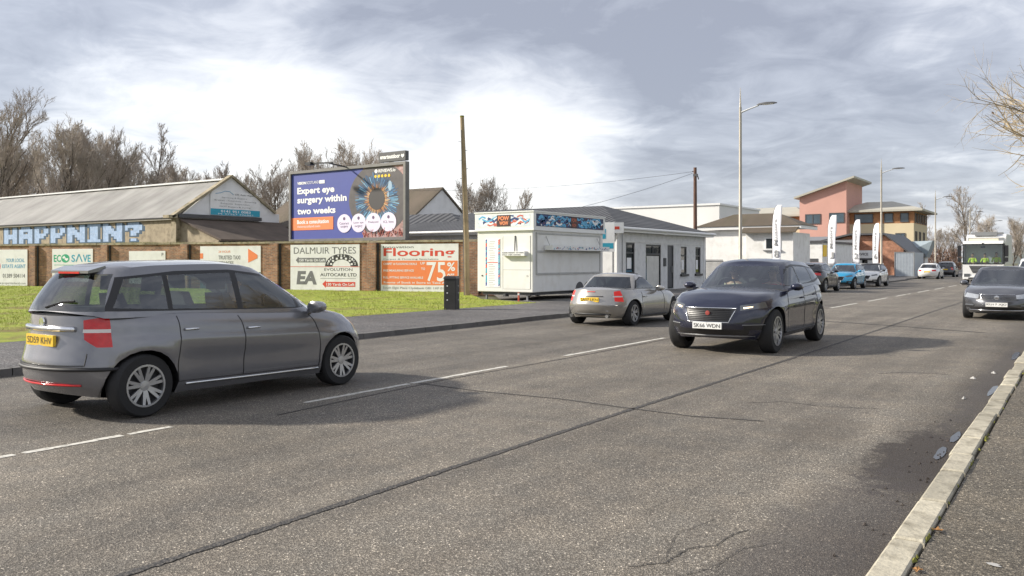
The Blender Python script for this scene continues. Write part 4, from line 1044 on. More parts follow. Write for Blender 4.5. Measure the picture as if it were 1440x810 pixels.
def win(parent, x0, x1, z0, z1, y, side=False, mull=1, mat=M_GLASSB):
    f = MB(); t = .12
    B = (lambda a, b, c, d, e0, e1: f.box(a, b, e0, e1, c, d)) if not side else (lambda a, b, c, d, e0, e1: f.box(e0, e1, a, b, c, d))
    e0, e1 = (y - .08, y + .05) if not side else (y - .05, y + .08)
    B(x0, x1, z0, z0 + t, e0, e1); B(x0, x1, z1 - t, z1, e0, e1); B(x0, x0 + t, z0 + t, z1 - t, e0, e1); B(x1 - t, x1, z0 + t, z1 - t, e0, e1)
    for k in range(mull):
        xm = x0 + (x1 - x0) * (k + 1) / (mull + 1); B(xm - t / 2, xm + t / 2, z0 + t, z1 - t, e0, e1)
    o = f.build('window', M_DGREY, parent)
    g = MB()
    if side: g.box(y - .02, y + .02, x0 + t, x1 - t, z0 + t, z1 - t)
    else: g.box(x0 + t, x1 - t, y - .02, y + .02, z0 + t, z1 - t)
    g.build('pane', mat, o)
for x0, x1 in ((-8.6, -5.8), (-4.2, -2.9), (-1.9, -.7)): win(ob, x0, x1, 7.65, 9.1, 0.0, mull=0)
for x0, x1 in ((-8.6, -5.8), (-2.6, -1.2)): win(ob, x0, x1, 4.6, 6.0, -.03)
win(ob, -15.6, -13.2, 7.6, 9.2, -2.23); win(ob, -11.9, -9.6, 7.7, 9.3, -2.23, mull=0); win(ob, -15.6, -13.2, 4.0, 5.5, -2.23); win(ob, -21.5, -18, 7.5, 8.8, .48, mull=2)
for y in (.8, 3.2, 5.6, 8, 10.4): win(ob, y, y + 1.5, 7.6, 9.1, .02, side=True, mull=0, mat=M_GLASSD)
for z in (4.2, 1.0):
    for y in (1.2, 4.8, 8.6): win(ob, y, y + 1.5, z, z + 2.1, .02, side=True, mull=0, mat=M_GLASSD)
mb = MB(); mb.tube([(-4.6, -.12, 9.3), (-4.6, -.12, 0)], .1, 6); mb.build('downpipe', M_WHITE2, ob)

# grey container and palisade fence by the pavement
ct = thing('storage_container', 'pale blue grey steel container standing right of the brick showroom', 'container', (-16.5, 95, 0), 0)
M_CONT = pm('container paint', (0.42, 0.46, 0.50), 0.5, var=.08)
mb = MB()
for i in range(13): x = i * .14; mb.box(x, x + .08, -.03, 6, .12, 2.5)
mb.box(-.02, 1.8, 0, 6.02, .1, 2.55); mb.build('body', M_CONT, ct)
mb = MB()
for x in (-.05, 1.75): mb.box(x, x + .1, -.06, .05, 0, 2.6)
mb.box(.05, 1.75, -.06, .04, 2.5, 2.6); mb.box(.05, 1.75, -.06, .04, .0, .12); mb.build('corner_post', M_GREY, ct)
fn = thing('palisade_fence', 'white railing fence along the back of the far pavement before the showroom', 'fence', (-16.9, 57, 0), R(90))
mb = MB()
for i in range(86): mb.box(i * .4, i * .4 + .1, -.02, .02, .1, 1.45)
mb.build('pale', M_WHITE2, fn)['kind'] = 'stuff'
mb = MB(); mb.box(0, 34.4, .021, .06, .4, .48); mb.box(0, 34.4, .021, .06, 1.2, 1.28); mb.build('rail', M_GREY, fn)
fn2 = thing('railing', 'dark metal railings beside the brown pole', 'fence', (-20.5, 50, 0), R(90))
mb = MB()
for i in range(30): mb.box(i * .2, i * .2 + .03, -.015, .015, .1, 1.75)
mb.box(0, 6, -.02, .02, 1.6, 1.66); mb.box(0, 6, -.02, .02, .3, .36); mb.build('bars', M_DGREY, fn2)

# ------------------------------------------------------------------ poles, lamps, flags
M_POLE = pm('weathered pole wood', (0.28, 0.215, 0.135), 0.85, var=.3, scale=2.0, bump=.5, bscale=25)
M_POLEB = pm('creosoted pole', (0.135, 0.075, 0.055), 0.85, var=.3, scale=2.0)
wp = thing('wooden_pole', 'tall pale leaning wooden pole at the right end of the flooring board', 'pole', (-22.3, 29.5, .1))
mb = MB(); mb.tube([(.02, .02, -.3), (0, 0, 2.5), (-.10, -.02, 5.5), (-.20, -.04, 7.82)], [.135, .125, .105, .088], 12); mb.build('shaft', M_POLE, wp, smooth=True, angle=50)
mb = MB(); mb.lathe([(.090, 0), (.094, .08), (.0, .09)], 12, c=(-.20, -.04, 7.75)); mb.build('cap', pm('mossy cap', (.18, .17, .03), .9), wp)
mb = MB()
for k, z in enumerate((5.1, 5.5, 5.9, 6.3, 6.7)): x = -.09 - .05 * (z - 5); s = 1 if k % 2 else -1; mb.tube([(x, 0, z), (x + s * .24, -.02, z + .02)], .012, 5)
mb.build('step_bolt', M_DGREY, wp)
mb = MB(); mb.tube([(-.17, -.13, 7.2), (-.12, -.15, 5.0), (-.02, -.17, 2.4), (.02, -.17, 0)], .018, 5); mb.build('cable', M_DGREY, wp)
bp_ = thing('telegraph_pole', 'dark brown telegraph pole standing before the white shed', 'pole', (-20.2, 50.3, 0))
mb = MB(); mb.tube([(0, 0, -.2), (-.02, 0, 4), (-.03, 0, 7.45)], [.14, .12, .10], 10); mb.build('shaft', M_POLEB, bp_, smooth=True, angle=50)
mb = MB(); mb.box(-.12, .12, -.1, .1, 6.9, 7.05); mb.tube([(.14, 0, 6.9), (.2, 0, 6.7)], .04, 6); mb.tube([(-.13, 0, 7.2), (-.22, 0, 7.22)], .03, 6); mb.build('bracket', M_DGREY, bp_)
def wire(a, b, sag, name, label):
    a, b = Vector(a), Vector(b); pts = []
    for i in range(17):
        t = i / 16; p = a.lerp(b, t); p.z -= sag * 4 * t * (1 - t); pts.append(p)
    mb = MB(); mb.tube(pts, .011, 4); o = mb.build(name, M_DGREY); tag(o, label, 'wire', 'overhead wires'); return o
top = Vector((-20.4, 50.3, 7.2))
wire(top, (-38.5, 44.8, 6.5), .35, 'overhead_wire', 'upper overhead wire running almost level from the brown pole')
wire(top - Vector((0, 0, .1)), (-26.0, 43.0, 4.45), .15, 'overhead_wire', 'lower overhead wire dropping from the brown pole to the slate roof')

M_GALV = pm('lamp post paint', (0.36, 0.33, 0.28), 0.5, var=.12, metal=.4)
M_LENS = pm('lamp glass', (0.75, 0.76, 0.78), 0.15)
lp = thing('street_lamp', 'nearest tall lamp post, rising behind the dark blue moving car', 'street lamp', (-13.25, 38.4, .1), 0, 'street lamps along the far pavement')
mb = MB(); mb.tube([(0, 0, -.1), (0, 0, 1.4), (0, 0, 1.45), (0, 0, 8.6)], [.105, .105, .08, .06], 12); mb.build('column', M_GALV, lp, smooth=True, angle=40)
mb = MB(); mb.tube([(0, 0, 8.55), (0, 0, 9.0), (0, 0, 9.5)], [.05, .03, .008], 8); mb.build('finial', M_GALV, lp, smooth=True, angle=40)
mb = MB(); mb.tube([(0, 0, 8.35), (.4, 0, 8.48), (.85, 0, 8.6)], [.045, .035, .03], 8); mb.build('arm', pm('pale arm', (.55, .56, .57), .4, metal=.4), lp, smooth=True, angle=40)
mb = MB()
prof = [(-.02, .03, .0), (.1, .09, .05), (.45, .13, .07), (.75, .10, .055), (.9, .02, .02)]
vs = []
for x, w, t in prof: vs += [(.78 + x, -w, 8.62), (.78 + x, w, 8.62), (.78 + x, w * .6, 8.62 + t + .02), (.78 + x, -w * .6, 8.62 + t + .02)]
mb.add(vs, [(4 * i + k, 4 * i + (k + 1) % 4, 4 * i + 4 + (k + 1) % 4, 4 * i + 4 + k) for i in range(4) for k in range(4)] + [(0, 1, 2, 3), (16, 17, 18, 19)])
o = mb.build('lamp_head', M_DGREY, lp, smooth=True, angle=40)
mb = MB(); mb.box(1.05, 1.5, -.09, .09, 8.60, 8.619); mb.build('lens', M_LENS, o)
for y, lb in ((70.7, 'tall lamp post rising from the pavement beside the white parked car'), (104.5, 'lamp post rising beyond the white saloon before the far bare tree'), (138, 'small far lamp post half hidden in the bare tree'), (171, 'farthest lamp post with only its head above the white lorry')):
    dup(lp, (-13.25 if y < 80 else -14.0, y, .1), 0, lb)

def flag(i, x, y, label, txt, h=5.15, lean=0.0):
    f = thing('feather_flag', label, 'flag', (x, y, .1), R(-28 + lean), 'white feather flags')
    pts = []
    for k in range(25):
        t = k / 24
        xx = 0 if t < .72 else .5 * (1 - math.cos((t - .72) / .28 * 1.45)); zz = h * (t if t < .72 else .72 + .28 * math.sin((t - .72) / .28 * 1.5))
        pts.append((xx, 0, zz))
    mb = MB(); mb.tube(pts, [.026 - .016 * k / 24 for k in range(25)], 6); mb.build('pole', M_BLACK, f, smooth=True)
    mb = MB(); vs = []
    prof = [(p[0] + .02, p[2]) for p in pts if p[2] > 1.15]
    n = len(prof)
    for k, (a, z) in enumerate(prof):
        t = k / (n - 1); wdt = .66 + .14 * t
        if a > .025: wdt = max(.8 - (a - .0), 0.05)
        zz = z
        for j in range(5):
            q = j / 4; wob = .05 * math.sin(z * 2.2 + q * 3 + i) * q
            vs.append((a + wdt * q, wob, zz - (.0 if a <= .025 else (.10 * q * (1 - t) ))))
    fs = [(5 * k + j, 5 * k + j + 1, 5 * k + j + 6, 5 * k + j + 5) for k in range(n - 1) for j in range(4)]
    mb.add(vs, fs)
    cl = mb.build('cloth', pm('flag cloth', (.70, .70, .74), .8, var=.05, scale=2), f, smooth=True)
    so_ = cl.modifiers.new('thick', 'SOLIDIFY'); so_.thickness = .006
    mb = MB()
    g = MB(); g.text(txt[0], 0, 0, 1.7, .26, 0, .02)
    mb.add([(.36 - z_ * 1.0 + .1, -.05, 2.55 + x_) for x_, y_, z_ in [(p[0], p[1], p[2]) for p in g.v]], g.f)
    mb.text(txt[1], .2, 1.75, .4, .5, -.06, .02)
    mb.build('lettering', M_GREY, f)
    mb = MB(); mb.lathe([(.0, 0), (.24, 0), (.24, .05), (.05, .07), (.04, .4)], 12); mb.build('base', M_BLACK, f, smooth=True, angle=40)
    return f
p = [at_x(1086, 340, -17.0), at_x(1164, 340, -17.0), at_x(1199, 340, -17.0), at_x(1227, 340, -17.0)]
flag(0, -17.0, p[0].y, 'tallest looking white feather flag left of the white garage', ("Motors", "8"))
flag(1, -17.0, p[1].y, 'white feather flag behind the blue parked car, left of the showroom fascia', ("Motors", "J"), lean=4)
flag(2, -17.0, p[2].y, 'slim white feather flag standing in the middle of the showroom front', ("Motors", "2"))
flag(3, -17.0, p[3].y, 'white feather flag beside the second lamp post', ("Motors", "6"), lean=-4)

# black bollard on the grass edge
bo = thing('bollard', 'short square black bollard with white reflector studs on the grass edge', 'bollard', (-16.6, 21.2, .1), R(20))
mb = MB(); mb.prism([(-.2, -.2), (.2, -.2), (.2, .2), (-.2, .2)], 'Z', -.1, .98); b_ = mb.build('post', pm('black plastic', (.022, .021, .022), .55, var=.3), bo)
bv = b_.modifiers.new('bevel', 'BEVEL'); bv.width = .02; bv.segments = 2
mb = MB(); mb.add([(-.22, -.22, .97), (.22, -.22, .97), (.22, .22, .97), (-.22, .22, .97), (-.17, -.17, 1.05), (.17, -.17, 1.05), (.17, .17, 1.05), (-.17, .17, 1.05)], [(4, 5, 6, 7), (0, 1, 5, 4), (1, 2, 6, 5), (2, 3, 7, 6), (3, 0, 4, 7), (0, 1, 2, 3)]); mb.build('cap', M_BLACK, bo)
mb = MB()
for z in (.3, .52, .74): mb.lathe([(.02, 0), (.0, .006)], 8, 'X', (.201, .05, z)); mb.lathe([(.02, 0), (.0, -.006)], 8, 'Y', (-.08, -.201, z))
mb.build('reflector', I_WHITE, bo)

# ------------------------------------------------------------------ snack trailer
tr = thing('snack_trailer', 'white snack trailer with closed shutters and colourful painted fascia boards', 'trailer', (-17.5, 27.35, .1))
TW, TL = 2.62, 5.65
M_TR = pm('trailer white panel', (0.74, 0.735, 0.71), 0.4, var=.04, scale=1.0, dirt=(.58, .55, .48), dirt_amt=.35)
mb = MB(); mb.box(-TW, 0, 0, TL, .32, 2.75); b_ = mb.build('body', M_TR, tr); bv = b_.modifiers.new('bevel', 'BEVEL'); bv.width = .03; bv.segments = 2
mb = MB(); mb.box(-TW - .07, .07, -.07, TL + .05, 2.752, 3.40); mb.build('fascia_box', M_WHITE2, tr)
mb = MB(); mb.box(-TW - .1, .1, -.1, TL + .08, 3.402, 3.45); mb.box(-TW - .09, .09, -.09, TL + .06, 2.70, 2.75); mb.build('roof_trim', M_WHITE2, tr)
# fascia boards: jagged painted bands
art = {n: MB() for n in ('ground', 'navy', 'cyan', 'white', 'red', 'brown')}
rr = random.Random(31)
def art_band(u0, u1, z0, z1, put, dens, cols):
    L = u1 - u0
    for k in range(dens):
        c = rr.choice(cols); u = u0 + rr.random() * L * .92; z = z0 + rr.random() * (z1 - z0) * .75
        l = rr.uniform(.18, .55); hgt = rr.uniform(.045, .12); sl = rr.choice((-1, 1)) * rr.uniform(.3, .75)
        poly = []
        for (a, b) in ((0, 0), (l * .5, sl * l * .5), (l, sl * l * .2), (l, sl * l * .2 + hgt), (l * .5, sl * l * .5 + hgt), (0, hgt)):
            poly.append((min(max(u + a, u0), u1), min(max(z + b, z0), z1)))
        put(c, poly, k)
def put_end(c, poly, k): art[c].add([(x, -.074 - .0004 * (k % 9), z) for x, z in poly], [(0, 1, 4, 5), (1, 2, 3, 4)])
def put_side(c, poly, k): art[c].add([(.074 + .0004 * (k % 9), y, z) for y, z in poly], [(0, 1, 4, 5), (1, 2, 3, 4)])
mb = MB(); mb.box(-TW + .05, -.08, -.0735, -.07, 2.86, 3.32); mb.build('end_board', pm('board pale', (.62, .68, .72), .5), tr)
mb = MB(); mb.box(.07, .0735, .12, TL - .1, 2.86, 3.34); mb.build('side_board', pm('board navy', (.02, .035, .09), .5), tr)
art_band(-TW + .07, -.1, 2.88, 3.30, put_end, 60, ('cyan', 'white', 'navy', 'red', 'red', 'white'))
art_band(.15, TL - .12, 2.88, 3.32, put_side, 190, ('cyan', 'navy', 'cyan', 'brown', 'cyan', 'navy', 'cyan', 'white'))
for n, m in (('navy', ink('navy', (.02, .05, .17))), ('cyan', ink('cyan', (.10, .38, .62))), ('white', I_WHITE), ('red', ink('coral', (.55, .12, .08))), ('brown', ink('maroon', (.12, .02, .03)))):
    art[n].build('painted_bands', m, tr)
mb = MB(); mb.box(-1.62, -.98, -.083, -.078, 2.87, 3.31); mb.box(.078, .083, 2.75, 3.25, 2.87, 3.33); mb.build('logo_board', ink('logo dark', (.05, .02, .02)), tr)
mb = MB(); mb.text("POW", -1.56, 3.1, .52, .17, -.085, .05); mb.text("WOW", -1.5, 2.92, .42, .15, -.085, .05); mb.build('lettering', ink('logo orange', (.75, .24, .10)), tr)
g = MB(); g.text("POW", 0, .22, .42, .17, 0, .05); g.text("WOW", .04, .03, .34, .15, 0, .05)
mb = MB(); mb.add([(.085, 2.79 + x, 2.88 + z) for x, y, z in g.v], g.f); mb.build('lettering', ink('logo rust', (.42, .10, .05)), tr)
# menu banner on the end wall
mb = MB(); mb.box(-2.22, -1.52, -.012, -.003, .5, 2.4); mb.build('menu_banner', I_WHITE, tr)
mm = {'navy': MB(), 'red': MB(), 'cyan': MB(), 'txt': MB()}
for k in range(26):
    z = .54 + k * .07
    for x in (-2.21, -1.60): mm[rr.choice(('navy', 'red', 'cyan', 'cyan'))].add([(x, -.0135, z), (x + .07, -.0135, z + .03), (x + .07, -.0135, z + .1), (x, -.0135, z + .06)], [(0, 1, 2, 3)])
    if k != 13: x = rr.uniform(.05, .12); mm['txt'].box(-2.12 + x, -2.12 + x + rr.uniform(.2, .32), -.0135, -.0125, z, z + .014)
    else: mm['red'].box(-2.12, -1.62, -.0135, -.0125, z, z + .03)
for n, m in (('navy', I_NAVY), ('red', I_RED), ('cyan', I_TEAL), ('txt', I_GREY)): mm[n].build('menu_print', m, tr)
M_TRIM = pm('trailer trim grey', (.42, .42, .41), .45)
M_SEAM = pm('panel shadow gap', (.20, .20, .19), .6)
mb = MB(); mb.box(-1.44, -1.425, -.006, -.001, .4, 2.45); mb.box(-1.36, -.12, -.012, -.002, .45, 2.5); mb.build('end_shutter', M_TR, tr)
mb = MB(); mb.box(-1.37, -1.36, -.012, -.002, .45, 2.5); mb.box(-.12, -.11, -.012, -.002, .45, 2.5); mb.box(-1.36, -.12, -.016, -.0125, 1.18, 1.19); mb.build('seam', M_SEAM, tr)
mb = MB(); mb.box(-1.32, -.26, -.20, -.013, 1.72, 1.90); mb.build('end_counter', M_WHITE2, tr)
mb = MB(); mb.text("BURGERS  BREAKFAST  HOT DRINKS", -1.28, 1.82, 1.0, .05, -.204, .02); mb.text("ROLLS  CHIPS  BURGERS", -1.28, 1.74, .85, .05, -.204, .02); mb.build('lettering', I_GREY, tr)
mb = MB(); mb.tube([(-.8, -.03, 2.5), (-.8, -.06, 1.9)], .02, 6); mb.lathe([(.03, 0), (.03, .02), (0, .02)], 8, 'Y', (-.24, -.022, .95)); mb.lathe([(.03, 0), (.03, .02), (0, .02)], 8, 'Y', (-2.38, -.022, .95)); mb.build('fixing', M_DGREY, tr)
# side hatch
mb = MB(); mb.box(.002, .02, .25, TL - .35, 1.07, 2.55); mb.build('side_hatch', M_TR, tr)
mb = MB(); mb.box(.0, .045, .2, TL - .3, 1.0, 1.069); mb.box(0, .045, .2, .249, 1.07, 2.56); mb.box(0, .045, TL - .349, TL - .3, 1.07, 2.56); mb.box(0, .045, .2, TL - .3, 2.561, 2.62); mb.box(.021, .06, .25, TL - .35, 1.86, 1.93); mb.build('hatch_frame', M_TRIM, tr)
mb = MB(); mb.box(.045, .42, .75, TL - .2, 1.95, 2.13); mb.build('side_counter', M_WHITE2, tr)
ms = {'cyan': MB(), 'navy': MB(), 'coral': MB()}
for k in range(60):
    y = .8 + rr.random() * (TL - 1.2); z = 1.97 + rr.random() * .1
    ms[rr.choice(('cyan', 'navy', 'navy', 'coral'))].add([(.424 + .0003 * (k % 5), y, z), (.424 + .0003 * (k % 5), y + rr.uniform(.04, .14), z + rr.uniform(-.02, .02)), (.424 + .0003 * (k % 5), y + rr.uniform(.02, .12), z + rr.uniform(.03, .06))], [(0, 1, 2)])
for n, m in (('cyan', I_TEAL), ('navy', I_NAVY), ('coral', MATS['ink coral'])): ms[n].build('counter_print', m, tr)
mb = MB(); mb.tube([(.03, .9, 2.5), (.2, .9, 2.12)], .015, 6); mb.tube([(.03, TL - .6, 2.5), (.2, TL - .6, 2.12)], .015, 6); mb.build('hatch_strut', M_TRIM, tr)
for y in (TL - 1.35, TL - 2.05):
    for x in (-.10, -TW + .1):
        mb = MB(); mb.lathe([(.16, -.09), (.29, -.09), (.31, -.05), (.31, .05), (.29, .09), (.16, .09)], 20, 'X', (x, y, .31)); w_ = mb.build('wheel', pm('trailer tyre', (.02, .02, .02), .85), tr, smooth=True, angle=40)
        mb = MB(); mb.lathe([(.0, .085), (.06, .09), (.15, .07), (.16, .09)], 16, 'X', (x, y, .31)); mb.build('hub', M_GREY, w_, smooth=True, angle=40)
mb = MB(); mb.disc(0, 0, .36, .36, 0, 20, 0, math.pi); v = mb.v
mb2 = MB()
for yc in (TL - 1.35, TL - 2.05): mb2.add([(.004, yc + x, .31 + z) for x, y, z in v], mb.f)
mb2.build('wheel_arch', M_DGREY, tr)
mb = MB(); mb.box(-TW + .2, -.2, .1, TL - .1, .2, .318); mb.bar((-1.3, .2, .2), (-1.3, -.05, .2), .12, .1); mb.build('chassis', M_DGREY, tr)
for x in (-.35, -TW + .35): mb = MB(); mb.box(x - .03, x + .03, .12, .18, 0, .3); mb.box(x - .1, x + .1, .05, .25, 0, .02); mb.build('jack_leg', M_GREY, tr)
mk = thing('marker_post', 'short red and white marker post at the near corner of the trailer', 'post', (-17.75, 26.75, .1))
mb = MB(); mb.tube([(0, 0, -.05), (0, 0, .34)], .035, 8); mb.build('post', ink('marker red', (.55, .10, .06)), mk); mb = MB(); mb.lathe([(.036, .24), (.037, .25), (.037, .30), (.036, .31)], 8); mb.build('band', I_WHITE, mk)
# roadside sign boards behind the trailer
rs = thing('board_sign', 'blue and white advertising boards on posts between the trailer and white office', 'sign', (-18.7, 34.6, .1), R(18))
mb = MB(); mb.box(-.06, .0, 0, .06, 0, 3.3); mb.box(.75, .81, 0, .06, 0, 3.3); mb.build('post', M_GREY, rs)
mb = MB(); mb.box(-.1, .85, -.03, -.001, 1.95, 3.3); mb.build('board', M_SIGNW, rs)
mb = MB(); mb.box(-.05, .45, -.036, -.031, 2.55, 3.0); mb.box(.1, .8, -.036, -.031, 2.1, 2.35); mb.build('blue_panel', I_TEAL, rs)
rs2 = thing('banner_sign', 'low red and white banner boards above the trailer roof line', 'sign', (-20.1, 35.3, .1), R(25))
mb = MB(); mb.box(0, .9, -.03, 0, 2.95, 3.45); mb.box(1.15, 2.2, -.03, 0, 2.85, 3.35); mb.build('board', M_SIGNW, rs2)
mb = MB(); mb.box(.08, .8, -.034, -.031, 3.15, 3.29); mb.box(1.3, 2.0, -.034, -.031, 3.02, 3.16); mb.build('red_stripe', I_RED, rs2)
mb = MB(); mb.box(.05, .1, .001, .05, 0, 3.4); mb.box(2.1, 2.15, .001, .05, 0, 3.3); mb.build('post', M_GREY, rs2)
# ------------------------------------------------------------------ bare trees
M_BARK = pm('grey bark', (0.135, 0.115, 0.095), 0.95, var=.3, scale=1.5)
M_TWIG = pm('brown twigs', (0.36, 0.31, 0.26), 0.95, var=.35, scale=.4)
M_TWIGG = pm('golden twigs', (0.36, 0.29, 0.19), 0.9, var=.3, scale=2)
def grow(mb_t, mb_c, seed, H, spread, levels=4, kids=(9, 6, 5, 5), upward=.35, trunk_r=None, start=.28, twig=.012, lens=(.42, .5, .5, .5), p0=(0, 0, 0), lean=(0, 0)):
    rnd = random.Random(seed)
    r0 = trunk_r or H * .018
    def branch(p, d, L, r, lev):
        n = 5 if lev == 0 else (4 if lev == 1 else 3)
        pts, rad = [p.copy()], [r]
        q = p.copy(); dd = d.copy()
        for i in range(n):
            w = .08 if lev == 0 else (.13 if lev < 3 else .18)
            dd = (dd + Vector((rnd.gauss(0, w), rnd.gauss(0, w), rnd.gauss(0, w * .6) + (upward * .25 if lev else .05)))).normalized()
            q = q + dd * (L / n); pts.append(q.copy())
            rad.append(max(r * (1 - (i + 1) / n * (.75 if lev else .7)), twig * .45))
        mb = mb_t if lev <= 1 else mb_c
        mb.tube(pts, rad, 8 if lev == 0 else (5 if lev == 1 else 3), cap=False)
        if lev >= levels: return
        k = kids[lev]
        for j in range(k):
            t = (start if lev == 0 else .25) + (1 - (start if lev == 0 else .25)) * (j + rnd.random()) / k
            t = min(t, .98); f = t * n; i = min(int(f), n - 1); b = pts[i].lerp(pts[i + 1], f - i)
            ax = (pts[i + 1] - pts[i]).normalized()
            a = rnd.uniform(0, 6.283); o = ax.orthogonal().normalized(); o = (Matrix.Rotation(a, 3, ax) @ o)
            ang = rnd.uniform(.35, .85) * spread
            nd = (ax * math.cos(ang) + o * math.sin(ang)); nd.z += upward * .3; nd.normalize()
            nl = L * lens[lev] * rnd.uniform(.65, 1.25) * (1.15 - .5 * t)
            rr_ = max(min(rad[i] * .62, r * .6), twig)
            branch(b, nd, nl, rr_, lev + 1)
    d0 = Vector((lean[0], lean[1], 1)).normalized()
    branch(Vector(p0), d0, H, r0, 0)
def tree_proto(name, label, seed, H, spread, mat_t=M_BARK, mat_c=M_TWIG, loc=(0, 0, 0), group='bare trees behind the warehouse', **kw):
    t = thing(name, label, 'tree', loc, 0, group)
    a, b = MB(), MB(); grow(a, b, seed, H, spread, **kw)
    a.build('trunk', mat_t, t, smooth=True); b.build('crown', mat_c, t)
    return t
# name, photo column, depth, height, prototype, label
protos = []
def place(px_, z, h, k, label, group, rz):
    p = px(px_, 368, z); p.z = -.1
    base_h = protos[k][1]
    if not protos[k][2]:
        o = protos[k][0]; protos[k][2] = True
        o.location = p; o.rotation_euler = (0, 0, rz); o['label'] = label; o['group'] = group; s = h / base_h; o.scale = (s, s, s)
    else:
        s = h / base_h; o = dup(protos[k][0], p, rz, label, group, (s, s, s))
    return o
protos.append([tree_proto('bare_tree', 'tree', 11, 16, 1.05, kids=(16, 8, 7, 6), twig=.0175, lens=(.42, .5, .5, .55), start=.2), 0, False])
protos.append([tree_proto('bare_tree', 'tree', 23, 15, .9, kids=(17, 8, 7, 6), twig=.0175, lens=(.40, .5, .5, .55), upward=.55, start=.18), 0, False])
protos.append([tree_proto('bare_tree', 'tree', 37, 11, 1.15, kids=(20, 9, 8, 5), twig=.0175, lens=(.62, .5, .5, .55), start=.08, upward=.5), 0, False])
protos.append([tree_proto('bare_tree', 'tree', 51, 15, .75, kids=(22, 7, 6, 4), twig=.017, lens=(.26, .5, .5, .55), start=.2, trunk_r=.14), 0, False])
GB = 'bare trees behind the warehouse'
for q_ in protos: q_[1] = max(v.co.z for ch in q_[0].children for v in ch.data.vertices)
places = [
    (22, 96, 20.5, 0, 'tallest bare tree at the far left edge behind the warehouse roof', 0.3), (-20, 92, 17.5, 1, 'bare tree cut by the left edge of the photo behind the warehouse', 1.2),
    (66, 100, 17.5, 1, 'bare tree second from the left edge above the warehouse ridge', 2.2), (112, 104, 17.0, 0, 'broad bare tree above the first P of the graffiti', 3.4),
    (150, 108, 17.8, 1, 'bare tree with fine upright twigs above the graffiti middle', 4.1), (185, 112, 16.0, 2, 'low spreading bare tree between the two taller ones over the warehouse ridge', .7),
    (218, 100, 17.2, 3, 'slender pale birch standing out above the warehouse ridge', 1.9), (246, 116, 14.0, 2, 'low bushy bare tree right of the slender birch', 2.8),
    (282, 118, 13.2, 2, 'low bushy bare tree left of the white gable peak', 5.2), (330, 112, 13.6, 1, 'bare tree just right of the white gable peak', 5.9),
    (368, 106, 13.6, 3, 'thin bare tree between the gable and the billboard', .2), (396, 104, 12.8, 2, 'bushy bare tree touching the left edge of the billboard', 1.4),
    (430, 96, 13.6, 2, 'rounded bare tree over the left half of the billboard', 3.3), (488, 94, 14.6, 2, 'highest rounded bare tree crown over the billboard middle', 4.6),
    (540, 98, 13.2, 2, 'rounded bare tree partly behind the small black name box', .9), (585, 118, 11.4, 1, 'small bare tree right of the billboard frame', 2.6),
    (652, 104, 11.2, 2, 'bare bushy tree behind the wooden pole', 4.0), (690, 104, 11.6, 2, 'bare bushy tree above the snack trailer left end', 5.6), (722, 108, 10.4, 1, 'small bare tree above the snack trailer corner', 2.0),
    (310, 130, 13.5, 0, 'faint bare tree far behind the white gable peak', 2.0), (130, 128, 17, 2, 'distant bushy bare tree filling the gap above the graffiti letters', 1.1), (45, 125, 18, 2, 'distant bushy bare tree filling the gap at the far left', .4),
    (265, 98, 12.5, 1, 'upright bare tree between the birch and the gable', 3.9), (200, 126, 16, 1, 'distant upright bare tree behind the birch', 5.0)]
places += [
    (88, 90, 15.8, 2, 'dense twiggy bare tree in front of the taller pair above the ridge', 2.9), (5, 104, 17.2, 2, 'dense twiggy bare tree in front of the tallest one at the left', 4.4),
    (168, 98, 15.6, 1, 'fan shaped bare tree above the graffiti letter I', .1), (232, 122, 15.6, 2, 'misty bushy bare tree directly behind the slender birch', 1.6),
    (350, 124, 13.8, 2, 'misty bushy bare tree filling the gap right of the gable', 2.4), (410, 112, 14.6, 1, 'fan shaped bare tree just left of the billboard lamp', .9),
    (462, 104, 15.2, 1, 'fan shaped bare tree above the billboard lamp arm', 5.1), (515, 106, 15.0, 1, 'fan shaped bare tree above the eye poster', 3.0),
    (300, 108, 12.6, 2, 'low dense bare tree touching the gable peak', 4.2), (135, 92, 14.6, 2, 'low dense bare tree over the roof middle', 3.7)]
for a in places: place(a[0], a[1], a[2] * 1.08, a[3], a[4], GB, a[5])
GR = 'bare trees at the far end of the road'
for a in [(1362, 150, 15.5, 0, 'bare spreading tree behind the white lorry and third lamp post', 1.0), (1304, 165, 13.5, 3, 'thin bare tree just right of the yellow office wing', 2.0), (1392, 170, 11.5, 2, 'low bushy tree above the white lorry roof', .5),
          (1425, 160, 10.5, 2, 'bushy bare tree at the right edge beyond the lorry', 3.0), (1440, 190, 11.5, 1, 'bare tree cut by the right edge of the photo beyond the lorry', 4.0), (1322, 190, 9.5, 2, 'low reddish bushy tree left of the white lorry', 5.0),
          (1345, 175, 9.0, 2, 'low reddish bushy tree behind the white lorry cab', 5.8), (993, 135, 9.6, 3, 'tiny bare treetop poking over the white shed', .3), (1285, 200, 8.0, 2, 'far low bush between the office and the thin bare tree', 2.2)]:
    place(a[0], a[1], a[2], a[3], a[4], GR, a[5])
# hedge mass at the far end of the road
mb = MB(); rh = random.Random(6)
for i in range(2600):
    c = px(rh.uniform(1290, 1352), 368, rh.uniform(150, 170)); c.z = rh.uniform(0, 4.2) * rh.uniform(.5, 1)
    a = rh.uniform(0, 6.28); d = Vector((math.cos(a) * .5, math.sin(a) * .5, rh.uniform(.3, 1))); s = Vector((-math.sin(a), math.cos(a), 0)) * .06
    mb.add([c - s, c + s, c + d], [(0, 1, 2)])
tag(mb.build('hedge', pm('reddish hedge', (.14, .085, .06), .95, var=.4, scale=.3)), 'reddish brown bare hedge at the far end of the road left of the lorry', 'hedge', kind='stuff')
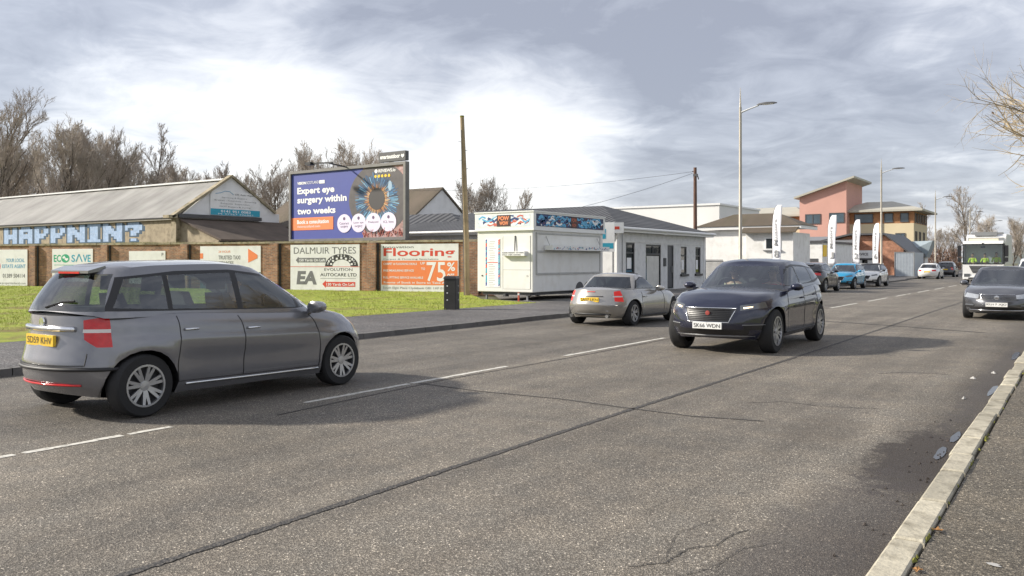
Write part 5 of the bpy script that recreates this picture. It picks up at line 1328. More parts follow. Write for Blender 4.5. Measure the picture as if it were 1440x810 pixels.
# overhanging street tree on the near pavement, mostly outside the picture
st = thing('street_tree', 'golden twigged street tree overhanging from the right edge with a few dead leaves', 'tree', (2.15, 18.6, .07))
a, b = MB(), MB()
grow(a, b, 77, 5.0, 1.15, kids=(36, 14, 10, 6), twig=.0026, lens=(.76, .58, .55, .5), start=.24, upward=.06, trunk_r=.16, lean=(-.12, -.03))
a.build('trunk', M_BARK, st, smooth=True); b.build('crown', M_TWIGG, st)
mb = MB(); rl = random.Random(4)
vs = [v for v in b.v]
for i in range(230):
    c = Vector(rl.choice(vs))
    if c.z < 2.2: continue
    s = rl.uniform(.025, .05); u = Vector((rl.uniform(-1, 1), rl.uniform(-1, 1), rl.uniform(-1, .2))).normalized() * s; w = u.orthogonal().normalized() * s * .6
    mb.add([c, c + u * .5 + w, c + u * 1.6, c + u * .5 - w], [(0, 1, 2, 3)])
lf = mb.build('dead_leaves', M_LEAF, st); lf['kind'] = 'stuff'
# ------------------------------------------------------------------ people
M_SKIN = pm('skin', (.52, .30, .21), .55, var=.1, scale=12)
M_HAIR = pm('dark hair', (.035, .024, .018), .7, var=.3)
def skin_body(name, joints, edges, parent, mat, root=0, sub=2):
    me = bpy.data.meshes.new(name); me.from_pydata([j[0] for j in joints], edges, [])
    o = bpy.data.objects.new(name, me); scene.collection.objects.link(o)
    mo = o.modifiers.new('skin', 'SKIN'); mo.use_smooth_shade = True
    for i, j in enumerate(joints):
        sv = me.skin_vertices[0].data[i]; r = j[1]; sv.radius = (r, r) if not hasattr(r, '__len__') else r; sv.use_root = (i == root)
    o.modifiers.new('sub', 'SUBSURF').levels = sub
    dg = bpy.context.evaluated_depsgraph_get(); nm = bpy.data.meshes.new_from_object(o.evaluated_get(dg))
    o.modifiers.clear(); o.data = nm; nm.materials.clear(); nm.materials.append(mat)
    bpy.data.meshes.remove(me)
    o.parent = parent
    return o
def seated_person(label, loc, rz, jacket, hair=M_HAIR, hands_fwd=.42, hand_z=.36, group=None, sc=1.0, stretched=False):
    """origin on the seat under the pelvis; faces local +X"""
    r = thing('person', label, 'person', loc, rz, group); r.scale = (sc, sc, sc)
    J, E = [], []
    def chain(start, pts):
        prev = start
        for p, rad in pts:
            J.append((p, rad)); i = len(J) - 1
            if prev is not None: E.append((prev, i))
            prev = i
        return prev
    chain(None, [((0, 0, .09), .13), ((-.03, 0, .27), (.125, .105)), ((-.05, 0, .44), (.145, .11)), ((-.05, 0, .53), (.10, .085)), ((-.03, 0, .60), .05), ((-.01, 0, .66), .055), ((.01, 0, .74), (.080, .095)), ((.0, 0, .83), (.070, .085))])
    fingers = []
    for s in (1, -1):
        w = chain(3, [((-.05, s * .17, .51), .058), ((.05, s * .24, .28), .043), ((hands_fwd - .1, s * .19, hand_z - .04), .03), ((hands_fwd, s * .17, hand_z), (.036, .02)), ((hands_fwd + .05, s * .165, hand_z + .02), (.034, .016))])
        if stretched: chain(0, [((.12, s * .10, .08), .085), ((.45, s * .13, .17), .062), ((.68, s * .13, .06), .050), ((.88, s * .13, -.04), .037), ((.93, s * .14, .08), .033)])
        else: chain(0, [((.12, s * .10, .08), .085), ((.45, s * .13, .12), .062), ((.55, s * .13, -.12), .050), ((.60, s * .13, -.33), .037), ((.74, s * .14, -.36), .033)])
        fingers.append((hands_fwd + .05, s * .165, hand_z + .02, s))
    body = skin_body('body', J, E, r, M_SKIN)
    f = MB()
    for x, y, z, s in fingers:                         # four bent fingers and a thumb on each hand
        for k, l in enumerate((.062, .072, .068, .052)):
            y0 = y + s * (.024 - .016 * k)
            f.tube([(x, y0, z), (x + l * .5, y0, z + .012), (x + l * .8, y0, z - .012), (x + l * .75, y0, z - .034)], [.0095, .009, .008, .006], 6)
        f.tube([(x - .04, y - s * .026, z), (x - .01, y - s * .055, z + .012), (x + .02, y - s * .06, z + .01)], [.011, .010, .008], 6)
    # nose, ears, brow joined to the body mesh
    f.tube([(.075, 0, .80), (.105, 0, .765), (.085, 0, .755)], [.010, .016, .010], 6)
    for s in (1, -1): f.tube([(.0, s * .078, .79), (-.005, s * .09, .775), (0, s * .08, .745)], [.012, .016, .010], 6)
    fo_ = f.build('fingers', M_SKIN, r)
    bm = bmesh.new(); bm.from_mesh(body.data); bm.from_mesh(fo_.data); bm.to_mesh(body.data); bm.free()
    bpy.data.objects.remove(fo_)
    body.data.polygons.foreach_set('use_smooth', [True] * len(body.data.polygons))
    mb = MB()
    for s in (1, -1): mb.lathe([(0, .004), (.008, .002), (.010, 0)], 8, 'X', (.088, s * .032, .785))
    mb.box(.086, .090, -.022, .022, .718, .724); mb.build('eyes_and_mouth', pm('eye dark', (.05, .02, .02), .4), r)
    J2 = [((0, 0, .06), .145), ((-.03, 0, .27), (.145, .122)), ((-.05, 0, .44), (.162, .128)), ((-.05, 0, .535), (.105, .09))]
    E2 = [(0, 1), (1, 2), (2, 3)]
    for s in (1, -1):
        b0 = len(J2); J2 += [((-.05, s * .175, .505), .07), ((.05, s * .245, .28), .056), ((hands_fwd - .11, s * .195, hand_z - .045), .042)]
        E2 += [(3, b0), (b0, b0 + 1), (b0 + 1, b0 + 2)]
    skin_body('jacket', J2, E2, r, jacket)
    hr = skin_body('hair', [((-.028, 0, .75), (.080, .088)), ((-.022, 0, .85), (.078, .088)), ((.02, 0, .885), (.05, .06))], [(0, 1), (1, 2)], r, hair)
    return r
J_HIVIS = pm('hi vis yellow', (.62, .85, .04), .7, var=.08); J_DARK = pm('dark jacket', (.03, .03, .035), .85); J_RED = pm('red top', (.50, .07, .06), .85); J_CREAM = pm('cream top', (.62, .56, .42), .85)

# ------------------------------------------------------------------ cars
M_TYRE = pm('tyre rubber', (.018, .018, .019), .85, var=.2)
M_ALLOY = pm('alloy wheel', (.50, .51, .53), .3, metal=.85, var=.05)
M_CHROME = pm('chrome', (.72, .73, .75), .12, metal=1.0, var=.02)
M_PLASTIC = pm('black plastic trim', (.022, .022, .024), .55, var=.15)
M_INT = pm('dark interior', (.030, .030, .034), .8, var=.2)
M_SEATM = pm('seat cloth', (.05, .05, .055), .9, var=.2)
M_HEAD = pm('headlamp glass', (.16, .17, .18), .10, metal=.5, var=.1, scale=20, spec=.8)
M_HEADL = pm('clear headlamp glass', (.50, .52, .54), .08, metal=.6, var=.2, scale=25, spec=.8)
M_DRL = emit_mat('lit running lamp', (1.0, .74, .45), 1.2)
M_TAIL = pm('tail lamp red', (.55, .012, .012), .12, var=.15, scale=25, spec=.7)
M_TAILB = emit_mat('lit brake lamp', (.6, .02, .015), .12)
M_TAILW = pm('tail lamp clear', (.70, .66, .64), .12, var=.1)
M_PLY = pm('yellow number plate', (.80, .52, .04), .4); M_PLW = pm('white number plate', (.78, .78, .76), .4)
G_CLEAR = glass_mat('car glass', (.82, .90, .87), .11); G_TINT = glass_mat('tinted car glass', (.16, .18, .18), .08); G_MID = glass_mat('green tinted car glass', (.60, .70, .67), .07)
def paint(name, c, metal=.35, rough=.24):
    return pm('paint ' + name, c, rough, metal=metal, var=.03, scale=6, coat=1.0)
def hermite(pts):
    xs = [p[0] for p in pts]; ys = [p[1] for p in pts]
    n = len(xs); d = [(ys[i + 1] - ys[i]) / (xs[i + 1] - xs[i]) for i in range(n - 1)]
    m = [d[0]] + [0 if d[i - 1] * d[i] <= 0 else 2 * d[i - 1] * d[i] / (d[i - 1] + d[i]) for i in range(1, n - 1)] + [d[-1]]
    def f(x):
        if x <= xs[0]: return ys[0]
        if x >= xs[-1]: return ys[-1]
        i = max(k for k in range(n - 1) if xs[k] <= x)
        h = xs[i + 1] - xs[i]; t = (x - xs[i]) / h
        return ys[i] * (2 * t**3 - 3 * t**2 + 1) + h * m[i] * (t**3 - 2 * t**2 + t) + ys[i + 1] * (-2 * t**3 + 3 * t**2) + h * m[i + 1] * (t**3 - t**2)
    return f
def inside(poly, x, z):
    n = len(poly); s = None
    for i in range(n):
        ax, az = poly[i]; bx, bz = poly[(i + 1) % n]
        c = (bx - ax) * (z - az) - (bz - az) * (x - ax)
        if abs(c) < 1e-9: continue
        if s is None: s = c > 0
        elif (c > 0) != s: return False
    return True
def cut(bm, poly, plane, sel):
    """split the selected faces along each side of a convex polygon seen along one axis"""
    n = len(poly)
    xs = [p[0] for p in poly]; zs = [p[1] for p in poly]
    ax_ = 0 if plane == 'side' else 1
    pad = .12
    for i in range(n):
        (a0, a1), (b0, b1) = poly[i], poly[(i + 1) % n]
        faces = []
        for f in bm.faces:
            if not sel(f): continue
            c = f.calc_center_median()
            if min(xs) - pad <= c[ax_] <= max(xs) + pad and min(zs) - pad <= c.z <= max(zs) + pad: faces.append(f)
        if not faces: continue
        ed = {e for f in faces for e in f.edges}; vt = {v for f in faces for v in f.verts}
        if plane == 'side': co = Vector((a0, 0, a1)); no = Vector((-(b1 - a1), 0, b0 - a0))
        else: co = Vector((0, a0, a1)); no = Vector((0, -(b1 - a1), b0 - a0))
        if no.length < 1e-7: continue
        bmesh.ops.bisect_plane(bm, geom=list(vt) + list(ed) + faces, dist=1e-5, plane_co=co, plane_no=no.normalized())
def split(bm, regions):
    """regions: list of (name, test(face)); returns {name: bmesh} leaving the rest in bm"""
    out = {}
    for name, test in regions:
        fs = [f for f in bm.faces if test(f)]
        if not fs: continue
        vm = {}; nb = bmesh.new()
        for f in fs:
            vv = []
            for v in f.verts:
                if v not in vm: vm[v] = nb.verts.new(v.co)
                vv.append(vm[v])
            try: nf = nb.faces.new(vv); nf.smooth = True
            except ValueError: pass
        bmesh.ops.delete(bm, geom=fs, context='FACES')
        out[name] = nb
    return out
def bm_obj(bm, name, mat, parent, angle=38, thick=0.0):
    me = bpy.data.meshes.new(name); bm.normal_update(); bm.to_mesh(me); bm.free()
    me.materials.append(mat); me.polygons.foreach_set('use_smooth', [True] * len(me.polygons)); me.set_sharp_from_angle(angle=R(angle))
    o = bpy.data.objects.new(name, me); scene.collection.objects.link(o); o.parent = parent
    return o
def wheel_at(car_, x, y, r, w, side, spokes, style, mat_rim):
    tw = MB(); R0 = r * .68
    tw.lathe([(R0, -w / 2), (r * .93, -w / 2), (r * .985, -w * .42), (r, -w * .25), (r, w * .25), (r * .985, w * .42), (r * .93, w / 2), (R0, w / 2)], 32, 'Y', (x, y, r))
    wo = tw.build('wheel', M_TYRE, car_, smooth=True, angle=40)
    rim = MB(); o = side
    yo = y + o * w * .5
    rim.lathe([(R0, o * -.01), (R0 * .97, 0), (R0 * .91, o * -.012), (R0 * .89, o * -.09), (R0 * .2, o * -.10)], 32, 'Y', (x, yo, r))
    rim.build('rim', M_DGREY if style != 'plain' else mat_rim, wo, smooth=True, angle=35)
    sp = MB(); sp.lathe([(R0 * .985, 0), (R0 * .99, o * .004), (R0 * .90, o * .004), (R0 * .89, o * -.02)], 32, 'Y', (x, yo, r))
    sp.lathe([(0, o * .0), (.05, o * -.002), (.055, o * -.02)], 16, 'Y', (x, yo - o * .012, r))
    for k in range(spokes):
        a = 2 * math.pi * k / spokes + .3
        offs = (-.11, .11) if style == 'double' else (0,)
        for q in offs:
            a1, a2 = a + q * .6, a + q * 1.4
            p0 = Vector((x + .04 * math.cos(a1), yo - o * .02, r + .04 * math.sin(a1))); p1 = Vector((x + R0 * .92 * math.cos(a2), yo - o * .008, r + R0 * .92 * math.sin(a2)))
            d = (p1 - p0).normalized(); n = Vector((-d.z, 0, d.x)); w0, w1 = (.019, .015) if style == 'double' else (.034, .026)
            t = Vector((0, o * -.022, 0))
            sp.add([p0 - n * w0, p0 + n * w0, p1 + n * w1, p1 - n * w1, p0 - n * w0 + t, p0 + n * w0 + t, p1 + n * w1 + t, p1 - n * w1 + t], [(0, 1, 2, 3), (0, 1, 5, 4), (2, 3, 7, 6), (1, 2, 6, 5), (3, 0, 4, 7)])
    sp.build('spokes', mat_rim, wo, smooth=True, angle=30)
    return wo
SPEC = {
 'mpv': dict(L=4.30, W=1.78, ax=(1.32, -1.46), r=.325, front=[(0, .10), (.2, .02), (.4, 0), (.62, .04), (.85, .14), (1, .30)], rear=[(0, .12), (.15, .03), (.35, .0), (.5, .03), (.7, .07), (1, .10)],
     tx=.408, band=[[(.53, .885), (.53, .92), (.95, .92), (.95, .885)]], sec=[(0, .90), (.12, .955), (.22, .972), (.40, .978), (.60, .998), (.68, 1.0), (.74, .988), (.88, .974), (1, .935)], zb=[(-2.2, .30), (-1.7, .22), (1.7, .19), (2.2, .24)], zs=[(-2.15, 1.05), (-1.2, 1.05), (0, 1.0), (1.0, .96), (1.5, .90), (1.95, .78), (2.2, .70)],
     crown=.07, cowl=1.22, rf=.30, rr=-1.72, rb=-2.03, zr=[(-1.8, 1.50), (-1.2, 1.56), (-.4, 1.575), (.3, 1.50)], wb=.925, wr=.73, pF=5.5, pR=7,
     dlo=[(-1.82, 1.10), (-1.64, 1.44), (-1.0, 1.50), (-.3, 1.51), (.22, 1.45), (.98, 1.06), (.6, 1.03)], panes=[[(-1.74, 1.13), (-1.58, 1.42), (-1.17, 1.455), (-1.17, 1.10)], [(-1.11, 1.10), (-1.11, 1.455), (-.30, 1.475), (-.28, 1.07)], [(-.20, 1.065), (-.22, 1.475), (.19, 1.42), (.60, 1.20), (.60, 1.045)], [(.66, 1.045), (.66, 1.165), (.9, 1.055)]],
     doors=[(-1.10, -.24), (-.24, .92)], wsy=.74, rear_glass=(.10, .92), tail=[[(.55, .82), (.52, 1.01), (.66, 1.04), (.90, 1.02), (.90, .74), (.66, .74)]], head=[[(.42, .64), (.40, .72), (.88, .88), (.90, .70)]], grille=[[(-.34, .55), (-.36, .70), (.36, .70), (.34, .55)]]),
 'suv': dict(L=4.73, W=1.94, ax=(1.46, -1.42), r=.385, front=[(0, .16), (.2, .04), (.4, 0), (.6, .02), (.8, .07), (.92, .15), (1, .27)], rear=[(0, .22), (.2, .04), (.4, 0), (.6, .03), (.8, .07), (1, .16)],
     tx=.40, black=[[(-.62, .34), (-.66, .44), (.66, .44), (.62, .34)], [(.56, .43), (.58, .50), (.90, .53), (.90, .42)]], sec=[(0, .91), (.12, .965), (.22, .978), (.42, .982), (.62, .998), (.70, .998), (.76, .985), (.88, .968), (1, .925)], zb=[(-2.4, .38), (-1.9, .27), (1.8, .25), (2.4, .30)], zs=[(-2.35, 1.16), (-1.3, 1.15), (0, 1.09), (1.0, 1.06), (1.6, 1.02), (2.1, .93), (2.4, .84)],
     crown=.075, cowl=1.02, rf=.18, rr=-1.78, rb=-2.16, zr=[(-1.9, 1.50), (-1.2, 1.59), (-.4, 1.615), (.2, 1.56)], wb=.92, wr=.69, pF=5.5, pR=6.5,
     dlo=[(-1.95, 1.30), (-1.60, 1.47), (-.9, 1.535), (-.2, 1.55), (.12, 1.50), (.85, 1.14), (-1.2, 1.19)], panes=[[(-1.86, 1.31), (-1.56, 1.45), (-1.12, 1.49), (-1.12, 1.23)], [(-1.06, 1.22), (-1.06, 1.49), (-.26, 1.515), (-.26, 1.17)], [(-.18, 1.165), (-.18, 1.515), (.09, 1.47), (.72, 1.16)]],
     doors=[(-1.12, -.22), (-.22, .86)], wsy=.78, rear_glass=(.25, .90), tail=[[(.42, .96), (.42, 1.06), (.98, 1.10), (.98, .92)]], head=[[(.52, .76), (.50, .845), (.98, .93), (.98, .82)]], grille=[[(-.36, .56), (-.46, .80), (.46, .80), (.36, .56)]]),
 'saloon': dict(L=4.77, W=1.83, ax=(1.46, -1.33), r=.33, front=[(0, .12), (.2, .03), (.4, 0), (.6, .02), (.8, .08), (.92, .17), (1, .30)], rear=[(0, .18), (.2, .05), (.45, 0), (.7, .03), (.9, .09), (1, .17)],
     tx=.415, black=[[(-.66, .28), (-.70, .36), (.70, .36), (.66, .28)], [(.60, .33), (.60, .39), (.86, .41), (.86, .34)]], sec=[(0, .90), (.12, .96), (.22, .975), (.40, .98), (.62, .998), (.70, .998), (.76, .985), (.88, .97), (1, .93)], zb=[(-2.4, .30), (-1.8, .20), (1.8, .18), (2.4, .22)], zs=[(-2.35, .95), (-1.6, .96), (-.5, .94), (.9, .90), (1.5, .86), (2.0, .77), (2.4, .68)],
     crown=.07, cowl=.98, rf=.12, rr=-.95, rb=-1.72, zr=[(-1.0, 1.38), (-.5, 1.425), (0, 1.42), (.15, 1.39)], wb=.92, wr=.69, pF=5.5, pR=6,
     dlo=[(-1.42, 1.0), (-.98, 1.29), (-.5, 1.365), (-.1, 1.37), (.10, 1.33), (.82, .965), (0, .965)], panes=[[(-1.30, 1.02), (-.96, 1.27), (-.55, 1.335), (-.30, 1.34), (-.30, .99)], [(-.22, .985), (-.22, 1.34), (.08, 1.30), (.70, .98)]],
     doors=[(-1.12, -.26), (-.26, .84)], wsy=.74, rear_glass=(.10, .92), tail=[[(.40, .72), (.40, .86), (.92, .88), (.92, .70)]], head=[[(.46, .585), (.44, .69), (.92, .755), (.92, .62)]], grille=[[(-.50, .545), (-.50, .665), (.50, .665), (.50, .545)]]),
 'roadster': dict(L=4.08, W=1.78, ax=(1.22, -1.21), r=.315, front=[(0, .12), (.2, .03), (.4, 0), (.65, .04), (.85, .12), (1, .28)], rear=[(0, .16), (.2, .03), (.42, 0), (.55, .03), (.8, .10), (1, .17)],
     tx=.39, band=[[(.54, .722), (.54, .752), (.95, .752), (.95, .722)]], sec=[(0, .90), (.12, .96), (.45, 1.0), (.72, .985), (.88, .965), (1, .915)], zb=[(-2.1, .30), (-1.6, .19), (1.6, .17), (2.1, .22)], zs=[(-2.05, .90), (-1.3, .90), (-.4, .84), (.6, .84), (1.2, .80), (1.7, .70), (2.1, .62)],
     crown=.06, cowl=.55, rf=-.22, rr=-.78, rb=-1.20, zr=[(-.85, 1.225), (-.5, 1.265), (-.2, 1.24)], wb=.90, wr=.68, pF=5, pR=5.5,
     dlo=[(-.98, .92), (-.80, 1.12), (-.5, 1.21), (-.24, 1.195), (.42, .885)], panes=[[(-.90, .94), (-.76, 1.10), (-.5, 1.185), (-.25, 1.17), (.30, .91)]],
     doors=[(-.82, .55)], wsy=.74, rear_glass=(.08, .92), tail=[[(.60, .62), (.54, .86), (.64, .88), (.90, .84), (.90, .60)]], head=[[(.50, .52), (.48, .62), (.88, .70), (.88, .55)]], grille=[[(-.36, .38), (-.36, .52), (.36, .52), (.36, .38)]]),
}
SPEC['hatch'] = dict(SPEC['mpv'], L=4.15)
def car(kind, label, loc, rz, body, glass=(G_CLEAR, G_TINT, G_MID), roof=None, clad=False, detail=True, lit=False, brake=False, rear_text="", front_text="", rim=M_ALLOY, spokes=5, style='plain', group='cars on the road', scale=1.0, name='car', grille_style='mesh', seam=True, tail_mix=False, lower=None, headrest=True):
    S = SPEC[kind]
    c = thing(name, label, 'car', loc, rz, group); c.scale = (scale, scale, scale)
    zs, zb, sec, fr, re, zr = hermite(S['zs']), hermite(S['zb']), hermite(S['sec']), hermite(S['front']), hermite(S['rear']), hermite(S['zr'])
    L, W = S['L'], S['W']
    NX, NR = (56, 26) if detail else (36, 12)
    xi = [math.sin((-1 + 2 * i / NX) * math.pi / 2) for i in range(NX + 1)]
    xi = [math.copysign(abs(v) ** .82, v) for v in xi]
    def low(s, u, side):
        xf, xr = L / 2 - fr(s), -L / 2 + re(s); cx, hf = (xf + xr) / 2, (xf - xr) / 2
        x = cx + hf * u; p = S['pF'] if u > 0 else S['pR']
        w = W / 2 * sec(s) * max(0, 1 - abs(u) ** p) ** .5
        z0 = zb(x)
        for a in S['ax']:                                   # slight flare over the wheels
            d = math.hypot(x - a, (z0 + s * (zs(x) - z0)) - S['r']); w += .022 * math.exp(-((d - S['r'] * 1.18) / .11) ** 2) * (1 if abs(u) < .95 else 0)
        return Vector((x, side * w, z0 + s * (zs(x) - z0)))
    bm = bmesh.new()
    ss = [i / NR for i in range(NR + 1)]
    ringv = []
    for s in ss:
        row = {}
        for i, u in enumerate(xi):
            if i in (0, NX): v = bm.verts.new(low(s, u, 0)); row[(i, 1)] = row[(i, -1)] = v
            else:
                for sd in (1, -1): row[(i, sd)] = bm.verts.new(low(s, u, sd))
        ringv.append(row)
    def face(*vs):
        q = []
        for v in vs:
            if v not in q: q.append(v)
        if len(q) > 2:
            try: bm.faces.new(q)
            except ValueError: pass
    for r_ in range(NR):
        for i in range(NX):
            for sd in (1, -1):
                a, b, d, e = ringv[r_][(i, sd)], ringv[r_][(i + 1, sd)], ringv[r_ + 1][(i + 1, sd)], ringv[r_ + 1][(i, sd)]
                face(*((a, b, d, e) if sd == -1 else (e, d, b, a)))
    # deck: bonnet, scuttle and tail, arched across
    NY = 10; top = ringv[-1]; deck = []
    for i in range(NX + 1):
        a, b = top[(i, 1)], top[(i, -1)]
        if i in (0, NX): deck.append([a] * (NY + 1)); continue
        row = [a]
        for j in range(1, NY):
            t = j / NY; y = a.co.y + (b.co.y - a.co.y) * t; q = 2 * t - 1
            cr = S['crown'] * (1 - q * q) ** .8 * min(1, (1 - abs(xi[i])) * 9)
            row.append(bm.verts.new((a.co.x, y, a.co.z + cr)))
        deck.append(row + [b])
    deck_f = set()
    for i in range(NX):
        for j in range(NY):
            face(deck[i][j], deck[i][j + 1], deck[i + 1][j + 1], deck[i + 1][j])
    for i in range(1, NX):                                   # floor pan
        pass
    for i in range(NX): face(ringv[0][(i, 1)], ringv[0][(i, -1)], ringv[0][(i + 1, -1)], ringv[0][(i + 1, 1)])
    bmesh.ops.recalc_face_normals(bm, faces=bm.faces)
    bm.normal_update()
    sidef = lambda f: abs(f.normal.y) > .35
    arches = []
    for a in S['ax']:
        ra = S['r'] * 1.15
        poly = [(a + ra * math.cos(2 * math.pi * k / 22), S['r'] * .98 + ra * math.sin(2 * math.pi * k / 22)) for k in range(22)]
        arches.append(poly); cut(bm, poly, 'side', sidef)
    for d0, d1 in S['doors']:
        poly = [(d0, .30), (d1, .30), (d1, 1.3), (d0, 1.3)]; cut(bm, poly, 'side', sidef)
    ftest = lambda f: f.normal.x > .15 and f.calc_center_median().x > L * .30
    rtest = lambda f: f.normal.x < -.15 and f.calc_center_median().x < -L * .30
    mir = lambda poly: [(-y, z) for y, z in poly]
    heads = S['head'] + [mir(p) for p in S['head']]; tails = S['tail'] + [mir(p) for p in S['tail']]
    HX, TX = L * S.get('hx', .37), L * S['tx']
    ext = lambda f, s: (f.calc_center_median().x * s > (HX if s > 0 else TX))
    for xp in (HX, -TX):
        fs_ = [f for f in bm.faces if abs(f.normal.y) > .15 and abs(f.calc_center_median().x - xp) < .25]
        bmesh.ops.bisect_plane(bm, geom=list({v for f in fs_ for v in f.verts}) + list({e for f in fs_ for e in f.edges}) + fs_, dist=1e-5, plane_co=(xp, 0, 0), plane_no=(1, 0, 0))
    for p in heads: cut(bm, p, 'front', lambda f: ext(f, 1))
    for p in S['grille']: cut(bm, p, 'front', ftest)
    for p in tails: cut(bm, p, 'front', lambda f: ext(f, -1))
    blacks = S.get('black', []); blacks = blacks + [mir(p) for p in blacks if min(q[0] for q in p) > 0]
    for p in blacks: cut(bm, p, 'front', ftest)
    bands = S.get('band', []); bands = bands + [mir(p) for p in bands]
    for p in bands: cut(bm, p, 'front', lambda f: ext(f, -1))
    bm.normal_update()
    C = lambda f: f.calc_center_median()
    def in_arch(f):
        q = C(f); return abs(f.normal.y) > .2 and any(inside(p, q.x, q.z) for p in arches) and abs(q.y) > W * .3
    bmesh.ops.delete(bm, geom=[f for f in bm.faces if in_arch(f)], context='FACES')
    regs = []
    for k, p in enumerate(blacks): regs.append((f'black{k}', lambda f, p=p: ftest(f) and inside(p, C(f).y, C(f).z)))
    for k, p in enumerate(bands): regs.append((f'lampband{k}', lambda f, p=p: ext(f, -1) and inside(p, C(f).y, C(f).z)))
    regs.append(('headlight_l', lambda f: ext(f, 1) and C(f).y > 0 and any(inside(p, C(f).y, C(f).z) for p in heads)))
    regs.append(('headlight_r', lambda f: ext(f, 1) and C(f).y < 0 and any(inside(p, C(f).y, C(f).z) for p in heads)))
    regs.append(('tail_l', lambda f: ext(f, -1) and C(f).y > 0 and any(inside(p, C(f).y, C(f).z) for p in tails)))
    regs.append(('tail_r', lambda f: ext(f, -1) and C(f).y < 0 and any(inside(p, C(f).y, C(f).z) for p in tails)))
    regs.append(('grille', lambda f: ftest(f) and any(inside(p, C(f).y, C(f).z) for p in S['grille'])))
    regs.append(('interior', lambda f: f.normal.z > .7 and S['rb'] + .06 < C(f).x < S['cowl'] - .06 and abs(C(f).y) < W / 2 * S['wb'] * .97 and C(f).z > zb(C(f).x) + .4))
    for k, (d0, d1) in enumerate(S['doors']):
        for sd in (1, -1):
            regs.append((f'door_{k}{sd}', lambda f, d0=d0, d1=d1, sd=sd: abs(f.normal.y) > .35 and C(f).y * sd > 0 and d0 < C(f).x < d1 and C(f).z > .30))
    if clad: regs.append(('cladding', lambda f: C(f).z < zb(C(f).x) + .13 or f.normal.z < -.8))
    else: regs.append(('underside', lambda f: f.normal.z < -.8))
    got = split(bm, regs)
    bo_ = bm_obj(bm, 'body', body, c)
    low_m = lower or M_PLASTIC
    for n, b_ in got.items():
        if n.startswith('headlight'): bm_obj(b_, 'headlight', M_HEADL if kind == 'saloon' else M_HEAD, c)
        elif n.startswith('tail'): bm_obj(b_, 'tail_light', M_TAILB if brake else M_TAIL, c)
        elif n.startswith('black'): bm_obj(b_, 'air_intake', M_BLACK, c)
        elif n.startswith('lampband'): bm_obj(b_, 'clear_lamp_band', M_TAILW, c)
        elif n == 'grille': bm_obj(b_, 'grille', M_BLACK, c)
        elif n == 'interior': bm_obj(b_, 'dashboard', M_INT, c)
        elif n.startswith('door'):
            d = bm_obj(b_, 'door', body, c)
            k = int(n[5]); sd = int(n[6:]); d0, d1 = S['doors'][k]
            if detail:
                s_ = .80; u_ = (d0 + .14) / (L / 2); q = low(s_, u_, sd)
                h_ = MB(); h_.tube([(q.x - .085, q.y - sd * .005, q.z), (q.x - .07, q.y + sd * .03, q.z), (q.x + .07, q.y + sd * .03, q.z), (q.x + .085, q.y - sd * .005, q.z)], .013, 6); h_.build('handle', body if kind != 'mpv' else M_CHROME, d, smooth=True)
        elif n == 'cladding': bm_obj(b_, 'lower_trim', low_m, c)
        else: bm_obj(b_, 'underside', M_PLASTIC, c)
    # panel gaps
    if detail and seam:
        g = MB()
        def side_at(x, s, sd):
            u = x / (L / 2); return low(s, max(-.999, min(.999, u)), sd) + Vector((0, sd * .0012, 0))
        xs_ = sorted({d for dd in S['doors'] for d in dd})
        for sd in (1, -1):
            for x in xs_:
                pts = []
                for k in range(13):
                    s = .14 + .83 * k / 12; q = side_at(x, s, sd)
                    if not any(math.hypot(q.x - a, q.z - S['r']) < S['r'] * 1.15 for a in S['ax']): pts.append(q)
                if len(pts) > 2: g.tube(pts, .005, 4)
            pts = [side_at(xs_[0] + (xs_[-1] - xs_[0]) * k / 20, .14, sd) for k in range(21)]
            pts = [q for q in pts if not any(math.hypot(q.x - a, q.z - S['r']) < S['r'] * 1.15 for a in S['ax'])]
            if len(pts) > 2: g.tube(pts, .005, 4)
        # bonnet and tailgate cut lines
        for sgn, X0 in ((1, L / 2 - fr(1) - .02), (-1, -L / 2 + re(1) + .02)):
            pass
        g.build('panel_gap', M_BLACK, c)
        g = MB()
        for sd in (1, -1):                                   # rubbing strip low on the doors
            pts = [side_at(-L * .26 + L * .5 * k / 20, .10, sd) for k in range(21)]
            pts = [q for q in pts if not any(math.hypot(q.x - a, q.z - S['r']) < S['r'] * 1.2 for a in S['ax'])]
            g.tube(pts, .016, 5)
        g.build('sill_strip', M_CHROME if kind == 'mpv' else M_PLASTIC, c, smooth=True)
    # arch liners
    for a in S['ax']:
        ra = S['r'] * 1.17
        for sd in (1, -1):
            al = MB()
            n = 16; vs = []
            for k in range(n + 1):
                th = math.pi * (-.08 + 1.16 * k / n)
                xx, zz_ = a + ra * math.cos(th), max(S['r'] + ra * math.sin(th), zb(a) + .01)
                yo_ = abs(low(max(0, min(1, (zz_ - zb(xx)) / (zs(xx) - zb(xx)))), xx / (L / 2), 1).y) - .012
                for yy in (yo_, W / 2 * .55): vs.append((xx, sd * yy, zz_))
            o0 = len(vs); vs.append((a, sd * W / 2 * .55, S['r']))
            al.add(vs, [(2 * k, 2 * k + 2, 2 * k + 3, 2 * k + 1) for k in range(n)] + [(2 * k + 1, 2 * k + 3, o0) for k in range(n)])
            al.build('wheel_arch', M_BLACK, c)
    # cabin
    gb = bmesh.new(); NT = 9; NG = 34
    xg = [math.sin((-1 + 2 * i / NG) * math.pi / 2) for i in range(NG + 1)]; xg = [math.copysign(abs(v) ** .85, v) for v in xg]
    def gw(t): return W / 2 * (S['wb'] + (S['wr'] - S['wb']) * (t ** 1.25) - .035 * max(0, t - .8) / .2)
